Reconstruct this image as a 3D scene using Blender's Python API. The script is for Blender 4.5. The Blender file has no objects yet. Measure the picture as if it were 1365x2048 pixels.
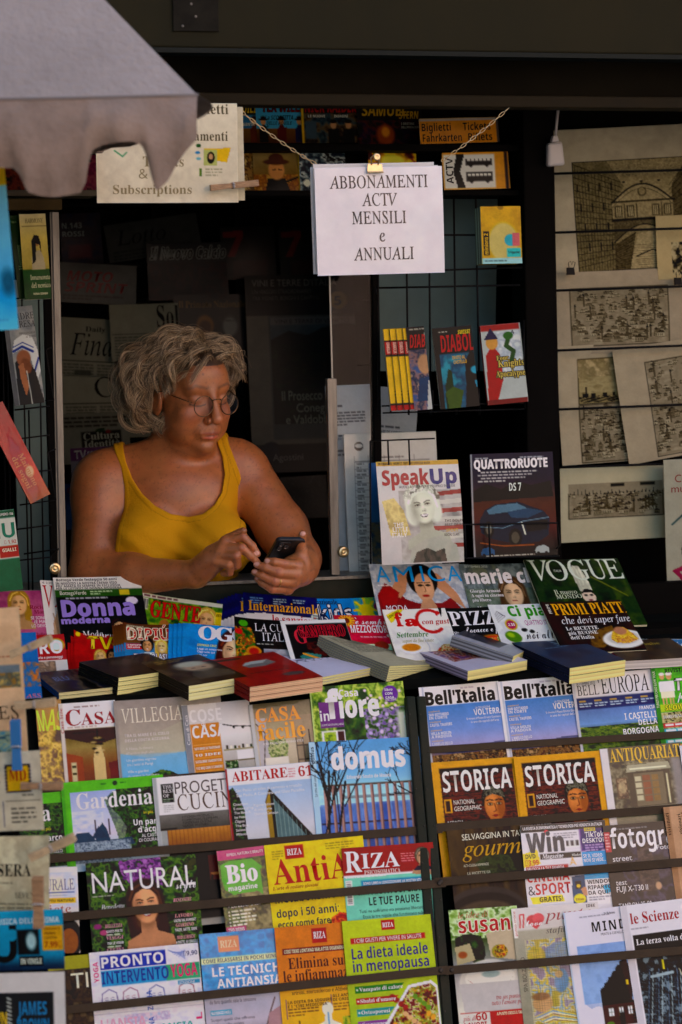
import bpy, bmesh, math, random, zlib, base64
import numpy as np
from mathutils import Vector, Matrix
random.seed(7); RNG = np.random.default_rng(7)
R = math.radians
S = bpy.context.scene
COL = S.collection

# ------------------------------------------------------------ camera
YAW, PITCH, ROLL, FOC = R(15), R(4.48), R(0.9), 4835.6
CAM = Vector((-5.2*math.sin(YAW), -5.2*math.cos(YAW), 1.6))
FWD = Vector((math.sin(YAW)*math.cos(PITCH), math.cos(YAW)*math.cos(PITCH), -math.sin(PITCH)))
R0 = Vector((math.cos(YAW), -math.sin(YAW), 0)); U0 = R0.cross(FWD)
RGT = R0*math.cos(ROLL) - U0*math.sin(ROLL); UPV = U0*math.cos(ROLL) + R0*math.sin(ROLL)
cd = bpy.data.cameras.new('camera'); cam = bpy.data.objects.new('camera', cd); COL.objects.link(cam)
m = Matrix.Identity(4)
for i in range(3):
 m[i][0], m[i][1], m[i][2], m[i][3] = RGT[i], UPV[i], -FWD[i], CAM[i]
cam.matrix_world = m
cd.sensor_fit = 'VERTICAL'; cd.sensor_height = 36; cd.sensor_width = 24; cd.lens = 85
cd.clip_start = .1; cd.clip_end = 400
cd.dof.use_dof = True; cd.dof.focus_distance = 5.45; cd.dof.aperture_fstop = 3.5
S.camera = cam

# ------------------------------------------------------------ light
W = bpy.data.worlds.new('World'); S.world = W; W.use_nodes = True
nt = W.node_tree; bgn = nt.nodes['Background']
sky = nt.nodes.new('ShaderNodeTexSky'); sky.sky_type = 'NISHITA'; sky.sun_disc = False
SUN_EL, SUN_AZ = R(38), R(25)          # the sun stands behind the kiosk: the stall is in open shade
sky.sun_elevation = SUN_EL; sky.sun_rotation = SUN_AZ; sky.dust_density = 3.0; sky.ozone_density = 1.0
nt.links.new(sky.outputs[0], bgn.inputs[0]); bgn.inputs[1].default_value = .12
sl = bpy.data.lights.new('sun', 'SUN'); sl.energy = 5.0; sl.angle = R(.5); sl.color = (1, .90, .78)
so = bpy.data.objects.new('sun', sl); COL.objects.link(so)
sd = Vector((math.sin(SUN_AZ)*math.cos(SUN_EL), math.cos(SUN_AZ)*math.cos(SUN_EL), math.sin(SUN_EL)))
so.rotation_euler = sd.to_track_quat('Z', 'Y').to_euler(); so.location = sd*30
S.view_settings.view_transform = 'Standard'; S.view_settings.look = 'None'
S.view_settings.exposure = 1.9; S.view_settings.gamma = 1
S.cycles.max_bounces = 7; S.cycles.diffuse_bounces = 4; S.cycles.glossy_bounces = 3; S.cycles.transmission_bounces = 5; S.cycles.transparent_max_bounces = 12
S.cycles.sample_clamp_indirect = 4; S.cycles.caustics_reflective = False; S.cycles.caustics_refractive = False

# ------------------------------------------------------------ helpers
def ray(px, py):
 return FWD + RGT*((px-682.5)/FOC) - UPV*((py-1024)/FOC)
def hit(px, py, pl):
 """where the line of sight through a photo point meets a real plane (point, normal) of the stall"""
 d = ray(px, py); return CAM + d*((pl[0]-CAM).dot(pl[1])/d.dot(pl[1]))
def atY(px, py, Y): return hit(px, py, (Vector((0, Y, 0)), Vector((0, -1, 0))))
def proj(p):
 q = Vector(p)-CAM; z = q.dot(FWD); return (682.5+q.dot(RGT)/z*FOC, 1024-q.dot(UPV)/z*FOC, z)
def slope(Y, Z, tilt, off=0):
 """plane through the line (., Y, Z), tilted `tilt` degrees up from the horizontal, facing the street"""
 t = R(tilt); n = Vector((0, -math.sin(t), math.cos(t))); return (Vector((0, Y, Z))+n*off, n)
def lin(c):
 c = np.asarray(c, float)/255.; return np.where(c <= .04045, c/12.92, ((c+.055)/1.055)**2.4)
def hx(c):
 if not isinstance(c, str): return np.asarray(c, float)
 if len(c) == 3: c = ''.join(k+k for k in c)
 return np.array([int(c[i:i+2], 16) for i in (0, 2, 4)], float)
WHITE = np.array([190., 178., 192.])   # how white paper in this shade is seen
def alb(c, g=1.):
 q = np.clip(lin(hx(c))/lin(WHITE), 0, 1.08); v = .80*q**1.22-.008; m_ = v.mean(); return np.clip((m_+(v-m_)*1.1)*g, .004, .86)
def al3(c, g=1.): return tuple(float(x) for x in alb(c, g))
MATS = {}
def mat(name, col=None, rough=.5, metal=0., spec=.5, bump=0., bscale=60., noise=0., nscale=8., attr=False, coat=0., trans=0., alpha=1., emis=None, stretch=None, coords='Object', col2=None):
 if name in MATS: return MATS[name]
 M_ = bpy.data.materials.new(name); M_.use_nodes = True; n = M_.node_tree.nodes; L = M_.node_tree.links
 b = n['Principled BSDF']
 b.inputs['Roughness'].default_value = rough; b.inputs['Metallic'].default_value = metal
 b.inputs['Specular IOR Level'].default_value = spec; b.inputs['Coat Weight'].default_value = coat; b.inputs['Coat Roughness'].default_value = .08
 tc = n.new('ShaderNodeTexCoord'); co = tc.outputs[coords]
 if stretch:
  mp_ = n.new('ShaderNodeMapping'); mp_.inputs['Scale'].default_value = stretch; L.new(co, mp_.inputs[0]); co = mp_.outputs[0]
 src = None
 if attr:
  a = n.new('ShaderNodeAttribute'); a.attribute_name = 'Col'; src = a.outputs['Color']
 if col is not None:
  rgb = n.new('ShaderNodeRGB'); rgb.outputs[0].default_value = (*col, 1); src = rgb.outputs[0]
 if noise and src is not None:
  nz = n.new('ShaderNodeTexNoise'); nz.inputs['Scale'].default_value = nscale; nz.inputs['Detail'].default_value = 6; nz.inputs['Roughness'].default_value = .65
  L.new(co, nz.inputs['Vector'])
  mr = n.new('ShaderNodeMapRange'); mr.inputs[1].default_value = .3; mr.inputs[2].default_value = .7
  L.new(nz.outputs[0], mr.inputs[0])
  if col2 is not None:
   mx = n.new('ShaderNodeMix'); mx.data_type = 'RGBA'; mx.inputs[7].default_value = (*col2, 1)
   mm = n.new('ShaderNodeMath'); mm.operation = 'MULTIPLY'; mm.inputs[1].default_value = noise; L.new(mr.outputs[0], mm.inputs[0])
   L.new(mm.outputs[0], mx.inputs[0]); L.new(src, mx.inputs[6]); src = mx.outputs[2]
  else:
   mr.inputs[3].default_value = 1-noise; mr.inputs[4].default_value = 1+noise
   vm = n.new('ShaderNodeVectorMath'); vm.operation = 'SCALE'; L.new(src, vm.inputs[0]); L.new(mr.outputs[0], vm.inputs['Scale']); src = vm.outputs[0]
 if src is not None: L.new(src, b.inputs['Base Color'])
 if bump:
  nb = n.new('ShaderNodeTexNoise'); nb.inputs['Scale'].default_value = bscale; nb.inputs['Detail'].default_value = 3; L.new(co, nb.inputs['Vector'])
  bp = n.new('ShaderNodeBump'); bp.inputs['Strength'].default_value = bump; bp.inputs['Distance'].default_value = .01; L.new(nb.outputs[0], bp.inputs['Height'])
  L.new(bp.outputs[0], b.inputs['Normal'])
  if coat: L.new(bp.outputs[0], b.inputs['Coat Normal'])
 if trans: b.inputs['Transmission Weight'].default_value = trans
 if alpha < 1: b.inputs['Alpha'].default_value = alpha
 MATS[name] = M_; return M_

def link(name, me, mt, parent=None):
 o = bpy.data.objects.new(name, me); COL.objects.link(o)
 if mt is not None:
  me.materials.clear()
  for k in (mt if isinstance(mt, (list, tuple)) else [mt]): me.materials.append(k)
 if parent is not None:
  o.parent = parent; o.matrix_parent_inverse = Matrix.Translation(-parent.location) if parent.parent is None else Matrix.Translation(-(parent.location if parent.type == 'EMPTY' else Vector()))
 return o
def tag(o, label, cat, group=None, kind=None):
 if label: o['label'] = label
 if cat: o['category'] = cat
 if group: o['group'] = group
 if kind: o['kind'] = kind
 return o
def empty(name, loc, label=None, cat=None, group=None):
 o = bpy.data.objects.new(name, None); COL.objects.link(o); o.location = loc; o.empty_display_size = .05
 return tag(o, label, cat, group)
class MB:
 """gathers the pieces of ONE mesh"""
 def __init__(s): s.v = []; s.f = []; s.c = []
 def add(s, vs, fs, col=None):
  b = len(s.v); s.v += [tuple(x) for x in vs]; s.f += [tuple(i+b for i in f) for f in fs]
  s.c += [col]*len(vs); return s
 def hexa(s, A, B, C, D, n, col=None):
  """slab: A B C D is the front outline, n the vector to its back"""
  A, B, C, D, n = map(Vector, (A, B, C, D, n))
  return s.add([A, B, C, D, A+n, B+n, C+n, D+n], [(0, 1, 2, 3), (7, 6, 5, 4), (0, 4, 5, 1), (1, 5, 6, 2), (2, 6, 7, 3), (3, 7, 4, 0)], col)
 def box(s, a, b, col=None):
  (x0, y0, z0), (x1, y1, z1) = a, b
  return s.hexa((x0, y0, z0), (x1, y0, z0), (x1, y0, z1), (x0, y0, z1), (0, y1-y0, 0), col)
 def tube(s, pts, r, seg=8, col=None, closed=False, cap=True):
  P = [Vector(p) for p in pts]; n = len(P); rr = r if isinstance(r, (list, tuple)) else [r]*n
  vs = []; fs = []; ref = None
  for i in range(n):
   if closed: t = P[(i+1) % n]-P[i-1]
   else: t = P[min(i+1, n-1)]-P[max(i-1, 0)]
   t.normalize()
   if ref is None: ref = t.orthogonal()
   ref = (ref-t*ref.dot(t)).normalized(); bn = t.cross(ref)
   for k in range(seg):
    a = 2*math.pi*k/seg; vs.append(P[i]+(ref*math.cos(a)+bn*math.sin(a))*rr[i])
  for i in range(n if closed else n-1):
   j = (i+1) % n
   for k in range(seg): fs.append((i*seg+k, i*seg+(k+1) % seg, j*seg+(k+1) % seg, j*seg+k))
  if cap and not closed: fs.append(tuple(range(seg))[::-1]); fs.append(tuple((n-1)*seg+k for k in range(seg)))
  return s.add(vs, fs, col)
 def lathe(s, c, ax, prof, seg=20, col=None):
  """prof: (radius, height along ax)"""
  c = Vector(c); ax = Vector(ax).normalized(); u = ax.orthogonal().normalized(); w = ax.cross(u); vs = []; fs = []
  for r, h in prof:
   for k in range(seg):
    a = 2*math.pi*k/seg; vs.append(c+ax*h+(u*math.cos(a)+w*math.sin(a))*max(r, 1e-5))
  for i in range(len(prof)-1):
   for k in range(seg): fs.append((i*seg+k, i*seg+(k+1) % seg, (i+1)*seg+(k+1) % seg, (i+1)*seg+k))
  return s.add(vs, fs, col)
 def mesh(s, name, smooth=False, bevel=0):
  me = bpy.data.meshes.new(name); me.from_pydata(s.v, [], s.f)
  if bevel:
   bm = bmesh.new(); bm.from_mesh(me); bmesh.ops.recalc_face_normals(bm, faces=bm.faces[:])
   bmesh.ops.bevel(bm, geom=[e for e in bm.edges if len(e.link_faces) == 2 and e.calc_face_angle(0) > .5], offset=bevel, segments=2, affect='EDGES', profile=.5)
   bm.to_mesh(me); bm.free()
  elif any(k is not None for k in s.c):
   at = me.color_attributes.new('Col', 'FLOAT_COLOR', 'POINT')
   at.data.foreach_set('color', np.array([(*(k if k is not None else (.5, .5, .5)), 1.) for k in s.c], np.float32).ravel())
  me.validate(); me.update()
  if smooth: me.shade_smooth() if hasattr(me, 'shade_smooth') else None
  return me
 def obj(s, name, mt, parent=None, smooth=False, bevel=0):
  return link(name, s.mesh(name, smooth, bevel), mt, parent)
# ------------------------------------------------------------ letter outlines: character code: advance, then for each closed outline its point count and points
FONT_NUM = {}
FONT_NUM['b'] = {
65:[51,8,22,33,41,86,54,86,73,33,61,33,57,46,38,46,34,33,4,41,55,54,55,48,74,48,78],
66:[50,14,29,33,29,86,51,85,63,82,66,77,66,71,64,64,58,61,60,60,65,57,68,51,67,44,63,37,51,33,7,40,65,51,66,54,68,55,71,54,74,52,76,40,77,7,40,42,52,43,55,46,56,49,55,53,52,55,40,56],
67:[47,21,50,32,38,35,31,41,27,52,27,64,31,77,36,82,41,85,54,86,66,83,63,74,57,76,49,77,44,75,40,71,38,64,39,52,43,44,52,42,64,44,64,35],
68:[55,12,29,33,29,86,48,86,57,84,66,78,71,70,72,63,72,52,69,45,65,40,59,36,52,34,9,40,42,50,43,57,47,60,54,60,67,58,71,54,75,48,76,40,77],
69:[41,12,29,33,29,86,59,86,59,77,40,77,40,65,58,65,58,56,40,56,40,42,59,42,59,33],
70:[41,10,29,33,29,86,59,86,59,77,40,77,40,63,58,63,58,54,40,54,40,33],
71:[53,26,51,32,40,34,33,39,28,48,26,59,28,72,32,78,37,82,43,85,51,86,67,84,70,83,66,74,58,77,51,77,43,73,38,64,39,51,44,44,50,42,59,42,59,53,49,53,49,63,70,63,70,35],
72:[57,12,29,33,29,86,40,86,40,65,61,65,61,86,72,86,72,33,61,33,61,56,40,56,40,33],
73:[29,12,24,33,24,39,31,42,31,76,24,79,24,86,48,86,48,79,42,76,42,42,48,39,48,33],
74:[24,11,23,17,16,18,16,28,24,27,28,30,29,86,40,86,40,34,38,27,35,22,31,19],
75:[49,13,29,33,29,86,40,86,40,62,44,67,59,86,71,86,52,62,71,33,58,33,45,55,40,52,40,33],
76:[42,6,29,33,29,86,40,86,40,42,61,42,61,33],
77:[70,13,29,33,29,86,44,86,56,45,70,86,85,86,85,33,75,33,75,74,61,33,51,33,38,74,39,33],
78:[60,10,29,33,29,86,43,86,66,46,65,86,75,86,75,33,61,33,38,73,39,33],
79:[59,16,51,32,41,34,32,40,28,47,26,60,28,72,32,79,41,85,51,87,62,85,70,79,75,72,77,59,75,47,70,40,62,34,16,51,42,58,43,62,46,64,52,65,59,64,67,62,72,58,76,51,77,45,76,41,72,39,67,38,59,39,52,41,46,45,43],
80:[46,11,29,33,29,86,49,86,59,83,64,76,65,65,62,58,57,54,49,52,40,52,40,33,7,40,61,49,62,53,65,54,71,52,75,48,76,40,77],
81:[59,19,62,20,52,32,41,34,34,38,30,43,28,50,26,62,29,74,36,82,44,86,54,86,64,84,70,79,75,69,76,57,74,46,69,38,63,35,76,20,16,51,42,58,43,62,46,64,52,65,59,64,67,62,72,58,76,51,77,45,76,41,72,39,67,38,59,39,52,41,46,45,43],
82:[49,14,29,33,29,86,47,86,58,83,61,80,64,75,64,65,61,60,55,56,71,33,58,33,46,53,40,53,40,33,7,40,62,50,64,53,66,54,70,53,74,50,75,40,77],
83:[41,26,40,32,25,35,25,46,36,42,44,42,48,44,49,49,46,52,30,61,27,67,26,74,28,80,31,82,36,85,44,86,60,83,56,74,42,77,39,76,37,72,39,68,56,57,59,53,60,45,58,39,53,35],
84:[43,8,38,33,38,76,23,76,23,86,63,86,63,76,49,76,49,33],
85:[56,19,50,32,38,35,34,38,30,44,28,52,28,86,39,86,39,51,41,45,47,42,55,42,58,45,60,50,60,86,72,86,71,46,68,40,63,36,56,33],
86:[48,7,40,33,22,86,33,86,46,43,59,86,70,86,52,33],
87:[71,14,35,33,22,86,33,86,42,43,52,86,63,86,71,54,73,43,82,86,93,86,80,33,67,33,58,73,48,33],
88:[49,12,22,33,39,60,23,86,35,86,47,67,58,86,70,86,53,60,71,33,59,33,46,53,34,33],
89:[46,9,39,33,39,53,22,86,34,86,45,64,56,86,68,86,51,54,51,33],
90:[43,10,24,33,24,40,49,77,24,77,24,86,62,86,62,79,37,42,63,42,63,33],
97:[45,22,38,32,31,34,27,38,25,45,26,51,28,53,33,56,50,58,50,60,49,63,47,66,37,65,32,63,29,71,39,74,49,74,58,69,61,60,61,33,53,33,51,38,46,34,7,42,40,48,43,50,52,39,50,37,48,37,43,38,41],
98:[47,16,50,32,44,33,39,37,36,33,28,33,28,89,39,89,38,68,42,72,49,74,56,73,62,67,65,60,65,47,62,39,58,35,9,47,41,52,44,54,53,52,62,47,65,41,63,39,53,40,44,43,42],
99:[38,21,44,32,34,34,29,39,26,46,26,60,31,69,40,73,49,74,58,71,54,63,50,65,42,65,39,62,37,57,37,48,40,43,44,41,50,42,56,45,56,35,51,33],
100:[47,16,41,32,33,35,28,39,26,47,26,59,28,67,35,73,42,74,49,72,53,68,52,89,63,89,63,33,55,33,52,38,47,33,11,44,41,50,43,53,50,51,61,49,64,46,65,42,65,39,63,37,55,38,45,40,42],
101:[44,18,46,32,35,35,28,41,25,51,27,63,32,70,41,74,52,73,59,68,62,61,62,50,37,50,38,44,44,41,53,41,60,44,60,35,54,33,5,37,58,52,58,50,64,46,66,39,64],
102:[29,18,30,33,30,65,23,65,23,70,30,73,30,82,34,87,41,89,50,89,54,88,51,80,44,81,41,77,41,73,50,73,50,65,41,65,41,33],
103:[47,23,43,15,28,18,28,26,38,24,48,24,52,30,52,38,45,33,36,33,29,38,26,47,26,59,29,69,34,73,38,74,48,73,52,68,54,73,63,73,63,33,62,25,58,20,54,17,11,44,41,49,42,52,45,53,55,51,61,49,64,44,65,40,64,37,60,37,46,40,42],
104:[49,16,28,33,28,89,39,89,38,68,46,73,56,73,62,69,65,64,65,33,54,33,54,59,51,64,48,65,42,64,40,59,39,33],
105:[23,8,33,78,28,80,27,84,28,88,33,89,38,88,39,84,38,80,4,28,33,28,73,39,73,39,33],
107:[46,13,28,33,28,89,39,89,38,55,41,59,54,73,67,73,51,56,68,33,55,33,43,49,39,46,39,33],
108:[23,4,28,33,28,89,39,89,39,33],
109:[73,28,28,33,28,73,36,73,38,68,43,73,50,74,58,73,62,68,67,72,74,74,81,73,87,69,89,62,89,33,78,33,78,59,75,64,72,65,67,64,64,58,64,33,53,33,53,59,51,63,47,65,42,64,39,59,39,33],
110:[49,16,28,33,28,73,36,73,38,68,46,73,57,73,63,68,65,59,65,33,54,33,54,60,51,64,48,65,42,64,40,59,39,33],
111:[46,16,45,32,36,34,31,38,26,45,25,53,27,62,31,69,37,73,45,74,52,73,59,69,63,61,64,53,63,44,59,38,53,34,12,45,41,49,42,51,44,53,53,51,62,49,64,45,65,41,64,38,62,37,53,38,44,41,42],
112:[47,16,28,15,28,73,37,73,38,68,43,72,48,74,52,74,58,72,62,67,64,62,65,47,61,38,54,33,45,33,38,37,39,15,10,47,41,50,42,53,45,54,57,51,64,47,65,43,65,39,59,39,48,42,43],
113:[47,16,52,15,52,38,46,33,36,33,30,38,26,47,26,62,28,67,33,72,38,74,44,74,48,72,53,68,54,73,63,73,63,15,10,44,41,49,42,52,47,52,58,49,64,46,65,41,64,37,58,37,46,40,42],
114:[34,11,28,33,28,73,36,73,38,67,45,73,54,74,53,63,52,64,44,62,39,58,39,33],
115:[37,23,39,32,25,35,25,44,39,40,43,41,45,43,44,47,30,53,26,59,26,68,30,71,35,73,45,74,55,71,52,63,42,66,36,64,38,61,53,53,56,46,55,40,52,36,46,33],
116:[32,18,42,32,35,33,31,38,29,44,29,65,24,65,24,70,30,73,33,82,40,82,40,73,51,73,51,65,40,65,41,43,44,41,52,42,52,34],
117:[49,16,42,32,33,35,28,40,28,73,38,73,39,46,41,42,47,41,51,43,53,49,54,73,65,73,65,33,56,33,54,38,49,34],
118:[42,7,37,33,22,73,34,73,43,43,52,73,64,73,49,33],
122:[36,10,24,33,24,39,43,65,25,65,25,73,55,73,55,66,37,41,56,41,56,33],
48:[42,16,43,32,35,34,29,39,26,48,25,59,26,72,29,79,35,85,43,87,51,85,57,79,60,71,61,59,60,47,57,39,51,34,12,43,41,47,42,49,46,50,59,49,73,47,76,43,78,39,76,37,73,36,59,37,46,39,42],
49:[42,7,41,33,42,74,32,66,26,72,43,86,52,86,52,33],
50:[42,19,25,33,25,41,45,61,49,69,48,75,44,77,38,76,31,72,25,79,30,83,38,86,47,86,54,84,58,80,60,72,58,63,39,42,62,42,62,33],
51:[42,32,40,32,25,35,25,45,39,41,45,42,49,45,50,50,48,54,43,55,33,56,33,64,44,65,48,68,48,75,43,77,37,77,30,74,25,81,32,85,38,86,51,85,59,79,60,74,58,68,54,63,48,61,58,57,60,53,61,47,59,40,55,36,49,33],
52:[42,11,46,33,46,44,23,44,23,52,46,86,57,86,57,53,63,53,63,44,57,44,57,33,4,33,53,46,53,46,73,45,70],
53:[42,24,40,32,26,35,26,45,33,42,41,41,46,43,49,46,49,52,47,56,42,57,35,57,31,57,27,59,29,86,57,86,57,76,38,76,37,66,49,66,57,62,61,54,60,43,56,37,51,34],
54:[42,22,44,32,34,35,27,42,25,53,26,69,32,80,41,85,58,86,58,77,56,77,48,77,42,76,38,72,36,67,35,61,43,67,53,66,59,61,61,56,61,45,58,39,51,33,9,44,41,50,44,51,49,51,54,47,58,40,58,36,54,36,48,39,43],
55:[42,7,30,33,50,76,24,76,24,86,62,86,62,79,42,33],
57:[42,23,35,32,28,33,28,42,38,41,46,44,50,49,51,57,44,52,37,51,31,53,25,61,25,71,26,76,29,82,35,85,42,86,49,85,53,83,58,78,60,72,61,56,57,42,48,35,10,42,60,47,61,50,65,50,71,47,76,40,77,37,75,36,72,36,63,39,60],
33:[20,4,30,48,28,86,36,86,34,48,8,32,32,28,34,27,37,28,40,32,42,36,40,37,37,36,34],
38:[54,27,43,32,32,35,28,39,26,42,26,49,27,53,31,58,37,62,32,70,31,78,35,83,42,86,50,86,56,81,57,77,57,71,53,66,47,61,61,48,66,59,73,59,69,49,65,43,76,33,67,33,61,39,51,34,8,43,65,49,70,51,74,49,80,44,81,39,80,37,76,38,71,8,43,38,50,39,57,43,41,58,36,54,33,50,33,43,38,39],
39:[17,4,28,67,27,86,34,86,32,67],
46:[20,8,32,32,28,34,27,37,28,40,32,42,36,40,37,37,36,34],
44:[20,5,25,23,29,42,36,42,35,37,30,23],
58:[20,8,32,64,28,65,27,69,28,72,32,74,36,72,37,69,36,65,8,32,32,28,34,27,37,28,40,32,42,36,40,37,37,36,34],
45:[24,4,25,50,25,56,43,56,43,50],
43:[42,12,40,41,40,56,26,56,26,62,40,62,40,77,46,77,46,62,60,62,60,56,46,56,46,41],
8364:[44,4,29,33,29,86,59,86,59,33,4,33,37,56,37,56,82,33,82],
40:[22,15,36,21,31,28,27,39,25,47,25,59,28,71,32,81,36,86,42,86,35,73,32,59,32,50,33,39,37,29,42,21],
41:[22,14,24,21,31,34,34,48,33,68,29,78,24,86,30,86,35,79,39,68,41,59,41,47,39,36,34,26,30,21],
}
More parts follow.
